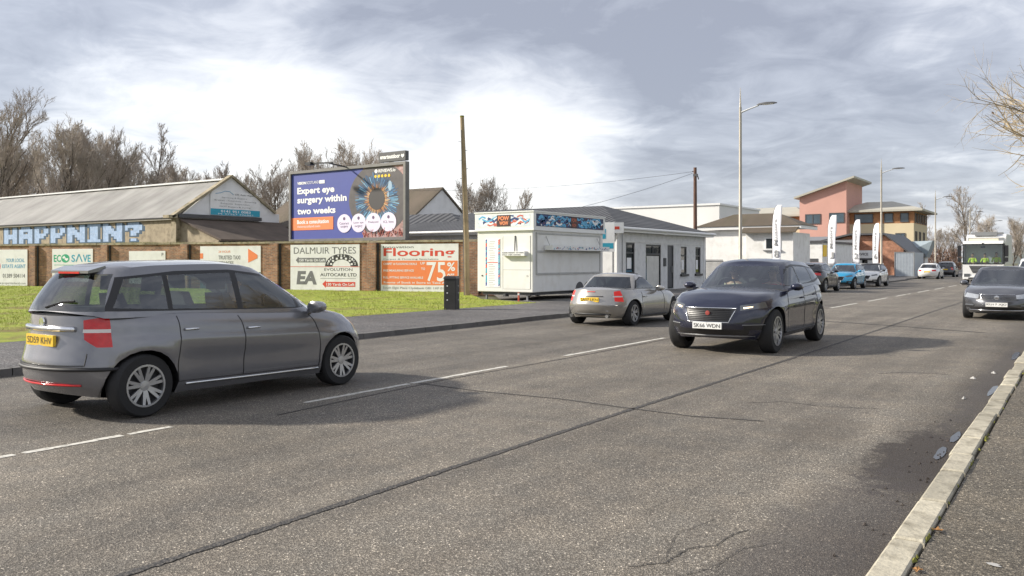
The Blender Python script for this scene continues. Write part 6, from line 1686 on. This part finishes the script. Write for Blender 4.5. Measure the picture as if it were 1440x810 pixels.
    def gre(t, u, side):
        xf = S['cowl'] + (S['rf'] - S['cowl']) * t; xr = S['rb'] + (S['rr'] - S['rb']) * (t ** (1.25 if kind in ('suv', 'mpv', 'hatch') else 1.0))
        cx, hf = (xf + xr) / 2, (xf - xr) / 2; x = cx + hf * u
        p = 9 if u > 0 else 10
        w = gw(t) * max(0, 1 - abs(u) ** p) ** .5
        xb = (S['cowl'] + S['rb']) / 2 + (S['cowl'] - S['rb']) / 2 * u; z0 = zs(xb) - .02
        q = abs(w) / max(gw(0), .01); z0 += S['crown'] * max(0, 1 - min(1, q) ** 2) * (1 if abs(u) > .9 else 0) * .9
        xt = (S['rf'] + S['rr']) / 2 + (S['rf'] - S['rr']) / 2 * u
        z1 = zr(xt)
        return Vector((x, side * w, z0 + (z1 - z0) * t))
    rows = []
    for j in range(NT + 1):
        t = j / NT; row = {}
        for i, u in enumerate(xg):
            if i in (0, NG): v = gb.verts.new(gre(t, u, 0)); row[(i, 1)] = row[(i, -1)] = v
            else:
                for sd in (1, -1): row[(i, sd)] = gb.verts.new(gre(t, u, sd))
        rows.append(row)
    bm = gb
    for r_ in range(NT):
        for i in range(NG):
            for sd in (1, -1):
                a, b, d, e = rows[r_][(i, sd)], rows[r_][(i + 1, sd)], rows[r_ + 1][(i + 1, sd)], rows[r_ + 1][(i, sd)]
                face(*((a, b, d, e) if sd == -1 else (e, d, b, a)))
    tp = rows[-1]; dk = []
    for i in range(NG + 1):
        a, b = tp[(i, 1)], tp[(i, -1)]
        if i in (0, NG): dk.append([a] * 9); continue
        row = [a]
        for j in range(1, 8):
            q = 2 * j / 8 - 1
            row.append(gb.verts.new((a.co.x, -a.co.y * q, a.co.z + .05 * (1 - abs(q) ** 2.4) * min(1, (1 - abs(xg[i])) * 12))))
        dk.append(row + [b])
    for i in range(NG):
        for j in range(8): face(dk[i][j], dk[i][j + 1], dk[i + 1][j + 1], dk[i + 1][j])
    bmesh.ops.recalc_face_normals(gb, faces=gb.faces); gb.normal_update()
    sd_ = lambda f: abs(f.normal.y) > .55
    cut(gb, S['dlo'], 'side', sd_)
    for p in S['panes']: cut(gb, p, 'side', sd_)
    zc, zt = zs(S['cowl']), zr(S['rf'])
    y0, y1 = W / 2 * S['wb'] * .92, gw(1) * .90
    ws = [(-y0, zc - .3), (y0, zc - .3), (y0, zc + .02), (y1, zt - .045), (-y1, zt - .045), (-y0, zc + .02)]
    fw = lambda f: f.normal.x > .28 and f.normal.z < .93 and C(f).x > S['rf'] - .15
    cut(gb, ws, 'front', fw)
    g0, g1 = S['rear_glass']; za, zz = zs(S['rb']), zr(S['rr'])
    zlo, zhi = za + (zz - za) * g0, za + (zz - za) * g1
    yr0, yr1 = gw(g0) * .86, gw(g1) * .86
    rg_ = [(-yr0, zlo), (yr0, zlo), (yr1, zhi), (-yr1, zhi)]
    rw = lambda f: f.normal.x < -.25 and C(f).x < S['rr'] + .15
    cut(gb, rg_, 'front', rw)
    gb.normal_update()
    regs = [('windscreen', lambda f: fw(f) and inside(ws, C(f).y, C(f).z)), ('rear_window', lambda f: rw(f) and inside(rg_, C(f).y, C(f).z))]
    for k, p in enumerate(S['panes']):
        for sd in (1, -1): regs.append((f'pane{k}{sd}', lambda f, p=p, sd=sd: sd_(f) and C(f).y * sd > 0 and inside(p, C(f).x, C(f).z)))
    regs.append(('trim', lambda f: sd_(f) and inside(S['dlo'], C(f).x, C(f).z)))
    if roof: regs.append(('roof', lambda f: f.normal.z > .5 and C(f).z > zt - .06))
    got = split(gb, regs)
    bm_obj(gb, 'cabin_frame', body, c)
    for n, b_ in got.items():
        if n == 'windscreen': bm_obj(b_, 'windscreen', glass[0], c)
        elif n == 'rear_window': bm_obj(b_, 'rear_window', glass[2], c)
        elif n == 'trim': bm_obj(b_, 'window_trim', M_BLACK, c)
        elif n == 'roof': bm_obj(b_, 'roof', roof, c)
        else: bm_obj(b_, 'side_window', glass[2] if n[4] != '0' or kind == 'roadster' else glass[1], c)
    # seats behind the glass, steering wheel
    zd = zs(0)
    if headrest:
        rowsx = ((S['cowl'] - 1.35, .38), (S['cowl'] - 2.2, .40)) if kind != 'roadster' else ((S['cowl'] - 1.1, .38),)
        for xs2, yy in rowsx:
            for sd in (1, -1):
                m_ = MB(); zt_ = min(zr(max(min(xs2, S['rf']), S['rr'])) - .12, zd + .44)
                m_.add([(xs2 + .05, sd * yy - .2, zd - .05), (xs2 + .05, sd * yy + .2, zd - .05), (xs2 - .1, sd * yy + .2, zd - .05), (xs2 - .1, sd * yy - .2, zd - .05), (xs2 - .06, sd * yy - .16, zt_ - .2), (xs2 - .06, sd * yy + .16, zt_ - .2), (xs2 - .16, sd * yy + .16, zt_ - .2), (xs2 - .16, sd * yy - .16, zt_ - .2)],
                       [(0, 1, 5, 4), (1, 2, 6, 5), (2, 3, 7, 6), (3, 0, 4, 7), (4, 5, 6, 7)])
                m_.add([(xs2 - .08 + (0 if k < 4 else -.09), sd * yy + (-.12, .12, .1, -.1)[k % 4], zt_ + (-.16, -.16, 0, 0)[k % 4]) for k in range(8)], [(0, 1, 2, 3), (4, 5, 6, 7), (0, 1, 5, 4), (1, 2, 6, 5), (2, 3, 7, 6), (3, 0, 4, 7)])
                m_.build('seat', M_SEATM, c)
        m_ = MB(); n = 20
        pts = [(S['cowl'] - .62 - .06 * math.sin(2 * math.pi * k / n), -.37 + .18 * math.cos(2 * math.pi * k / n), zd + .03 + .17 * math.sin(2 * math.pi * k / n)) for k in range(n + 1)]
        m_.tube(pts, .014, 6, cap=False); m_.build('steering_wheel', M_BLACK, c)
    # wheels
    wW = .225 if kind != 'suv' else .25
    for a in S['ax']:
        for sd in (1, -1): wheel_at(c, a, sd * (W / 2 - wW / 2 - .025), S['r'], wW, sd, spokes, style, rim)
    # mirrors
    for sd in (1, -1):
        q = Vector((S['cowl'] - .42, sd * W / 2 * .955, zs(S['cowl'] - .4) + .07))
        m_ = MB(); prof = [(-.09, .55), (-.07, 1.0), (0, 1.0), (.07, .85), (.11, .4)]; vs = []
        for dx, k in prof:
            for j in range(10): a = 2 * math.pi * j / 10; vs.append((q.x + dx, q.y + sd * .11 + .11 * k * math.cos(a), q.z + .075 * k * math.sin(a)))
        m_.add(vs, [(10 * i + j, 10 * i + (j + 1) % 10, 10 * i + 10 + (j + 1) % 10, 10 * i + 10 + j) for i in range(4) for j in range(10)] + [tuple(range(10)), tuple(range(40, 50))])
        m_.bar((q.x, q.y - sd * .04, q.z - .06), (q.x, q.y + sd * .06, q.z - .03), .07, .05)
        m_.build('mirror', roof or body, c, smooth=True, angle=50)
    # plates, bumper trim, lamps
    def nose_x(s, y, sgn):
        best = None
        for i in range(200):
            u = sgn * (.6 + .4 * i / 199); q = low(s, u, 1)
            if q.y <= abs(y) + 1e-4: best = q.x; break
        return best if best is not None else low(s, sgn, 1).x
    def s_of(z, sgn):
        for k in range(101):
            if low(k / 100, sgn * .97, 1).z >= z: return k / 100
        return 1
    def plate(z, sgn, m, txt, nm):
        xp = nose_x(s_of(z, sgn), 0.0, sgn) + sgn * .002
        b_ = MB(); b_.box(min(xp, xp + sgn * .012) - .02 * (sgn > 0), max(xp, xp + sgn * .012) + .02 * (sgn < 0), -.26, .26, z - .056, z + .056)
        o = b_.build(nm, m, c)
        if txt:
            g = MB(); g.text(txt, -.235, -.034, .47, .068, 0, .0); xx = xp + sgn * .016
            q = MB(); q.add([(xx, v[0] * (1 if sgn > 0 else -1), z + v[2]) for v in g.v], g.f); q.build('lettering', I_BLACK, o)
    zpl = {'mpv': (.42, .80), 'hatch': (.42, .80), 'suv': (.50, .80), 'saloon': (.43, .68), 'roadster': (.33, .66)}[kind]
    if front_text is not None: plate(zpl[0], 1, M_PLW, front_text, 'front_plate')
    if rear_text is not None: plate(zpl[1], -1, M_PLY, rear_text, 'rear_plate')
    def strip(z, sgn, ymax, thick, mat, nm, y_from=None, off=.006):
        s = s_of(z, sgn); pts = []
        for k in range(25):
            y = (-ymax + 2 * ymax * k / 24) if y_from is None else y_from + (ymax - y_from) * k / 24
            pts.append((nose_x(s, y, sgn) + sgn * off, y, z))
        b_ = MB(); b_.tube(pts, thick, 6); return b_.build(nm, mat, c, smooth=True)
    if detail:
        if kind == 'mpv':
            strip(zpl[1] + .12, -1, .46, .03, M_CHROME, 'chrome_bar'); strip(.52, -1, .80, .022, M_PLASTIC, 'bumper_strip', off=.0); strip(.36, -1, .55, .012, M_TAIL, 'reflector')
            b_ = MB()
            for sd in (1, -1): b_.tube([(nose_x(s_of(z_, -1), sd * .60, -1) - .002, sd * .60, z_) for z_ in (.56, .62, .68)], .005, 4)
            b_.tube([(nose_x(s_of(.56, -1), y_, -1) - .002, y_, .56) for y_ in [-.6 + 1.2 * j / 16 for j in range(17)]], .006, 4); b_.build('tailgate_gap', M_BLACK, c)
            b_ = MB(); xx = nose_x(s_of(.985, -1), 0, -1) - .01; b_.lathe([(0, -.012), (.045, -.010), (.05, 0)], 18, 'X', (xx, 0, .985)); b_.build('emblem', M_CHROME, c)
            b_ = MB(); b_.tube([(-2.02, .02, 1.13), (-1.97, -.22, 1.19), (-1.95, -.40, 1.20)], .012, 5); b_.build('rear_wiper', M_BLACK, c)
            b_ = MB(); b_.box(S['rr'] - .075, S['rr'] - .05, -.2, .2, 1.475, 1.495); b_.build('brake_lamp', M_TAIL, c)
        if kind == 'saloon':
            for k in range(4): strip(.562 + .029 * k, 1, .48, .004, M_CHROME, 'grille_slat', off=.006)
            strip(.27, 1, .72, .012, M_CHROME, 'chrome_strip', off=.012); strip(.70, 1, .5, .006, M_CHROME, 'chrome_strip', off=.004)
            for sd in (1, -1): strip(.40, 1, sd * .80, .022, M_HEAD, 'fog_lamp', y_from=sd * .56, off=.0)
            b_ = MB(); xx = nose_x(s_of(.62, 1), 0, 1) + .02; b_.lathe([(0, .014), (.055, .012), (.062, 0)], 20, 'X', (xx, 0, .615)); em = b_.build('emblem', M_CHROME, c)
            g = MB(); g.text("V", -.03, .0, .06, .036, 0, .03); g.text("W", -.036, -.04, .072, .038, 0, .03); q = MB(); q.add([(xx + .016, v[0], .615 + v[2]) for v in g.v], g.f); q.build('emblem_mark', M_DGREY, em)
        if kind == 'suv' and grille_style == 'mesh':
            for sd in (1, -1): pass
            b_ = MB(); pl_ = S['grille'][0]; pts = []
            for k in range(4):
                (ya, za_), (yb, zb_) = pl_[k], pl_[(k + 1) % 4]
                for t in (0, .25, .5, .75): y = ya + (yb - ya) * t; z = za_ + (zb_ - za_) * t; pts.append((nose_x(s_of(z, 1), y, 1) + .008, y, z))
            b_.tube(pts + [pts[0]], .010, 6, cap=False); b_.build('grille_surround', M_CHROME if not lower else M_GREY, c, smooth=True)
            b_ = MB()
            for k in range(7):
                z = .585 + k * .031; b_.tube([(nose_x(s_of(z, 1), y, 1) + .004, y, z) for y in [-.38 + .76 * j / 10 for j in range(11)]], .006, 4)
            b_.build('grille_mesh', M_PLASTIC, c)
            b_ = MB(); xx = nose_x(s_of(.70, 1), 0, 1) + .01; b_.lathe([(0, .014), (.036, .012), (.042, 0)], 16, 'X', (xx, 0, .715)); b_.build('emblem', ink('badge red', (.30, .05, .04)) if lit else M_CHROME, c)
            for sd in (1, -1):
                b_ = MB(); pts = [(nose_x(s_of(.515, 1), y, 1) + .002, y, .515) for y in [sd * (.56 + .30 * j / 8) for j in range(9)]]
                b_.tube(pts, .007, 6); b_.build('intake_trim', M_GREY, c, smooth=True)
            strip(.325, 1, .70, .02, M_GREY, 'skid_plate', off=-.02)
        if lit:
            for sd in (1, -1):
                pts = [(nose_x(s_of(z, 1), y, 1) + .008, y, z) for y, z in [(sd * (.56 + .16 * j / 6), .80 + .025 * j / 6) for j in range(7)]]
                b_ = MB(); b_.tube(pts, .016, 6); b_.build('lit_headlamp', M_DRL, c, smooth=True)
        if kind == 'roadster':
            b_ = MB(); xx = nose_x(s_of(.84, -1), 0, -1); b_.box(xx - .012, xx + .02, -.11, .11, .850, .862); b_.build('brake_lamp', M_TAILB, c)
            strip(.74, -1, .34, .012, M_DGREY, 'boot_handle', off=.002); strip(.30, -1, .5, .03, M_PLASTIC, 'bumper_strip', off=-.01)
            for sd in (1, -1): b_ = MB(); b_.tube([(-L / 2 + .1, sd * .5, .26), (-L / 2 + .02, sd * .5, .26)], .045, 10); b_.build('exhaust', M_CHROME, c)
    if kind in ('mpv', 'hatch', 'suv'):                       # roof spoiler and wiper
        b_ = MB(); y1_ = gw(1) * .64; b_.add([(S['rr'] + .1, -y1_, zz - .0), (S['rr'] + .1, y1_, zz - .0), (S['rr'] - .07, y1_ * .92, zz - .03), (S['rr'] - .07, -y1_ * .92, zz - .03), (S['rr'] + .1, -y1_, zz + .05), (S['rr'] + .1, y1_, zz + .05), (S['rr'] - .07, y1_ * .92, zz - .002), (S['rr'] - .07, -y1_ * .92, zz - .002)],
                        [(0, 1, 2, 3), (4, 5, 6, 7), (0, 3, 7, 4), (1, 2, 6, 5), (2, 3, 7, 6)]); b_.build('spoiler', roof or body, c)
    return c
UP, DOWN = R(90), R(-90)              # facing away from the camera / towards it along the road
P_GREY = paint('mid grey', (.20, .20, .215), .5); P_SILVER = paint('warm silver', (.36, .345, .32), .6); P_NAVY = paint('dark navy', (.009, .012, .034), .3, .25)
P_DARK = paint('dark grey', (.030, .028, .032), .4); P_BLUE = paint('bright blue', (.02, .33, .58), .35); P_WHITE = paint('pearl white', (.72, .72, .71), .05); P_PASS = paint('graphite', (.085, .088, .10), .5)
hb = car('mpv', 'grey hatchback driving away in the far lane at the left of the photo', (-8.88, 6.62, 0), UP, P_GREY, group='moving cars', rear_text="SD59 KHV", spokes=7, style='double')
sk = car('roadster', 'silver two seat convertible with hard top driving away past the snack trailer', (-10.25, 20.6, 0), UP, P_SILVER, group='moving cars', brake=True, rear_text="SA07 LKN", spokes=6, style='double')
jg = car('suv', 'dark navy sports utility car coming towards the camera with lit headlamps', (-5.45, 16.45, 0), DOWN, P_NAVY, group='moving cars', lit=True, front_text="SK66 WDN", spokes=8, style='double')
GP = 'cars parked along the far pavement'
c1 = car('suv', 'dark grey sports utility car seen from behind, parked nearest on the far side', (-12.2, 47.3, 0), UP, P_DARK, glass=(G_CLEAR, G_TINT, G_TINT), group=GP, scale=.95, clad=True, rear_text="SF18 OTD")
c2 = car('suv', 'bright blue sports utility car facing the camera among the parked cars', (-12.1, 53.7, 0), DOWN, P_BLUE, glass=(G_CLEAR, G_TINT, G_MID), group=GP, scale=.92, clad=True, front_text="SH19 UXB", rear_text=None)
c3 = car('suv', 'white compact sports utility car with black roof parked behind the blue one', (-11.9, 59.8, 0), DOWN, P_WHITE, glass=(G_CLEAR, G_TINT, G_MID), group=GP, scale=.90, roof=M_BLACK, clad=True, front_text="SG14 RVE", rear_text=None)
c4 = car('saloon', 'white saloon seen from behind by the kerb near the container', (-12.25, 88.5, 0), UP, P_WHITE, glass=(G_CLEAR, G_TINT, G_MID), group=GP, detail=False, rear_text="")
c5 = car('hatch', 'dark car standing beyond the white saloon', (-12.3, 100.5, 0), UP, P_DARK, glass=(G_CLEAR, G_TINT, G_MID), group=GP, detail=False, rear_text="")
ps_ = car('saloon', 'graphite grey saloon facing the camera at the near kerb, cut by the right edge', (-2.06, 28.95, 0), DOWN, P_PASS, group='cars on the near side', front_text="KU17 XJO", spokes=5, style='double')
c6 = car('hatch', 'white car with yellow markings behind the grey saloon at the right edge', (-2.2, 52.0, 0), DOWN, P_WHITE, group='cars on the near side', detail=False, front_text="", rear_text=None, scale=1.12)
mb = MB(); mb.box(-1.3, .8, .935, .95, .62, .80); mb.box(-1.3, .8, -.95, -.935, .62, .80); mb.build('yellow_stripe', I_YEL, c6)
# drivers sit on the right: local -Y of the car
def driver(c, x, y, z, label, jacket, **kw):
    m = Matrix.Rotation(c.rotation_euler.z, 4, 'Z'); p = Vector(c.location) + m @ Vector((x, y, z))
    return seated_person(label, p, c.rotation_euler.z, jacket, stretched=True, **kw)
driver(jg, -.12, -.38, .62, 'driver in a cream top behind the windscreen of the navy car', J_CREAM)
driver(jg, -.12, .38, .62, 'passenger in a red top beside the driver of the navy car', J_RED, hands_fwd=.30, hand_z=.12)
driver(hb, .0, -.37, .56, 'driver of the grey hatchback seen through its windows in a dark jacket', J_DARK)
driver(sk, -.50, -.37, .36, 'driver of the silver convertible seen through its rear window', J_DARK)

# ------------------------------------------------------------------ refuse lorry
lo = thing('refuse_lorry', 'white refuse lorry with big windscreen coming along the road towards the camera', 'lorry', (-6.05, 67.4, 0), DOWN)
M_LW = pm('lorry white', (.70, .70, .69), .35, var=.04, coat=.4, dirt=(.5, .48, .44), dirt_amt=.3)
# local: +X forward, front face at x = 0
mb = MB()
prof = [(-2.0, .35), (-.06, .35), (0, .55), (.0, 1.45), (-.08, 2.95), (-.25, 3.05), (-2.0, 3.05)]
for (y0_, y1_) in ((-1.25, -1.13), (1.13, 1.25)): mb.prism([(-2.0, .95), (-1.45, .95), (-1.25, .55), (-.06, .38), (0, .55), (0, 1.42), (-2.0, 1.42)], 'Y', y0_, y1_)
mb.box(-.10, 0, -1.129, 1.129, .45, 1.42); mb.box(-2.0, -.1, -1.25, 1.25, 2.86, 3.05); mb.add([(-.1, -1.25, 2.86), (-.1, 1.25, 2.86), (-.1, 1.25, 3.05), (-.1, -1.25, 3.05), (-.0, -1.2, 2.84), (.0, 1.2, 2.84)], [(3, 2, 5, 4), (0, 4, 5, 1), (0, 3, 4), (1, 5, 2)])
mb.box(-2.0, -1.9, -1.25, 1.25, 1.421, 2.859)
for sd in (1, -1): mb.box(-1.9, -1.2, min(sd * 1.18, sd * 1.25), max(sd * 1.18, sd * 1.25), 1.421, 2.859)
mb.build('cab', M_LW, lo)
mb = MB(); mb.box(-1.9, -.12, -1.12, 1.12, .95, 1.3); mb.build('cab_floor', M_INT, lo)
mb = MB(); mb.quad((-.03, -1.22, 1.44), (-.03, 1.22, 1.44), (-.08, 1.2, 2.84), (-.08, -1.2, 2.84)); mb.build('windscreen', glass_mat('lorry glass', (.82, .88, .88), .04), lo)
mb = MB()
for sd in (1, -1): mb.bar((-.05, sd * 1.22, 1.42), (-.1, sd * 1.2, 2.86), .08, .06); mb.bar((-1.2, sd * 1.21, 1.42), (-1.2, sd * 1.21, 2.86), .08, .06)
mb.bar((-.03, -1.2, 1.44), (-.03, 1.2, 1.44), .06, .08); mb.bar((-.08, -1.2, 2.82), (-.08, 1.2, 2.82), .06, .08); mb.build('window_frame', M_BLACK, lo)
mb = MB()
for sd in (1, -1): mb.quad((-.09, sd * 1.215, 1.45), (-1.17, sd * 1.215, 1.45), (-1.17, sd * 1.2, 2.83), (-.12, sd * 1.2, 2.83))
mb.build('side_window', G_MID, lo)
mb = MB(); mb.prism([(-.62, .82), (.62, .82), (.86, 1.32), (-.86, 1.32)], 'X', .002, .03); o = mb.build('grille', M_BLACK, lo)
mb = MB()
for k in range(5): z = .88 + k * .095; w_ = .66 + .24 * (z - .82) / .5; mb.box(.031, .05, -w_ + .03, w_ - .03, z - .012, z + .02)
mb.lathe([(.115, .05), (.125, .06), (.10, .06)], 20, 'X', (.0, 0, 1.1)); mb.bar((.056, 0, 1.1), (.056, 0, 1.21), .02, .02); mb.bar((.056, 0, 1.1), (.056, .1, 1.04), .02, .02); mb.bar((.056, 0, 1.1), (.056, -.1, 1.04), .02, .02)
mb.build('grille_slat', M_GREY, o)
mb = MB(); mb.box(-.12, .05, -1.25, 1.25, .36, .62); b_ = mb.build('bumper', M_LW, lo); bv = b_.modifiers.new('bevel', 'BEVEL'); bv.width = .04; bv.segments = 2
mb = MB(); mb.box(.03, .055, -.9, .9, .40, .50); mb.build('bumper_grille', M_BLACK, lo)
for sd in (1, -1):
    mb = MB(); mb.box(.0, .056, sd * .98 - .18, sd * .98 + .18, .54, .76); mb.build('headlight', M_HEAD, lo)
    mb = MB(); mb.bar((-.1, sd * 1.24, 2.75), (.12, sd * 1.42, 2.7), .04, .04); mb.box(.05, .16, sd * 1.44 - .11, sd * 1.44 + .11, 1.95, 2.72); mb.box(.05, .16, sd * 1.44 - .1, sd * 1.44 + .1, 1.6, 1.9); mb.bar((.1, sd * 1.44, 1.6), (-.05, sd * 1.24, 1.5), .03, .03); mb.build('mirror', M_BLACK, lo)
    mb = MB(); mb.bar((-.02, sd * .5, 1.46), (-.04, sd * .05, 1.58), .02, .02); mb.build('wiper', M_BLACK, lo)
mb = MB(); mb.box(-.13, -.09, -.14, .14, 2.55, 2.7); mb.tube([(-.08, 0, 2.84), (.02, 0, 2.86)], .06, 8); mb.build('camera_pod', M_BLACK, lo)
mb = MB(); mb.box(-.9, -.5, -.9, .9, 3.06, 3.22); mb.build('light_bar', pm('amber white bar', (.72, .66, .5), .3), lo)
mb = MB(); mb.prism([(-8.0, .9), (-2.1, .9), (-2.1, 3.35), (-2.5, 3.55), (-7.2, 3.6), (-8.0, 2.8)], 'Y', -1.25, 1.25); mb.build('hopper_body', M_LW, lo)
mb = MB(); mb.box(-2.5, -2.1, -.7, .7, 3.45, 3.72); mb.box(-3.6, -2.7, -1.0, 1.0, 3.58, 3.7); mb.box(-2.12, -2.02, -1.1, 1.1, 3.08, 3.3); mb.build('roof_gear', M_GREY, lo)
mb = MB(); mb.box(-7.9, -.3, -.5, .5, .55, .89); mb.build('chassis', M_DGREY, lo)
for x in (-.75, -4.9, -6.2):
    for sd in (1, -1):
        mb = MB(); mb.lathe([(.28, -.14), (.46, -.14), (.49, -.1), (.49, .1), (.46, .14), (.28, .14)], 24, 'Y', (x, sd * 1.08, .49)); w_ = mb.build('wheel', M_TYRE, lo, smooth=True, angle=40)
        mb = MB(); mb.lathe([(0, sd * .10), (.12, sd * .12), (.14, sd * .05), (.27, sd * .05), (.285, sd * .13)], 20, 'Y', (x, sd * 1.08, .49)); mb.build('hub', M_GREY, w_, smooth=True, angle=35)
lm = Matrix.Rotation(DOWN, 4, 'Z')
for y, lb, s in ((-.72, 'lorry driver in a yellow hi vis jacket on the left of the cab', 1.0), (.05, 'crew member in a hi vis jacket in the middle of the lorry cab', .98), (.74, 'crew member with the largest bright yellow jacket on the right of the lorry cab', 1.08)):
    p = Vector(lo.location) + lm @ Vector((-.95, y, 1.31))
    seated_person(lb, p, DOWN, J_HIVIS, hands_fwd=.40, hand_z=.30, group='lorry crew in hi vis jackets', sc=s)
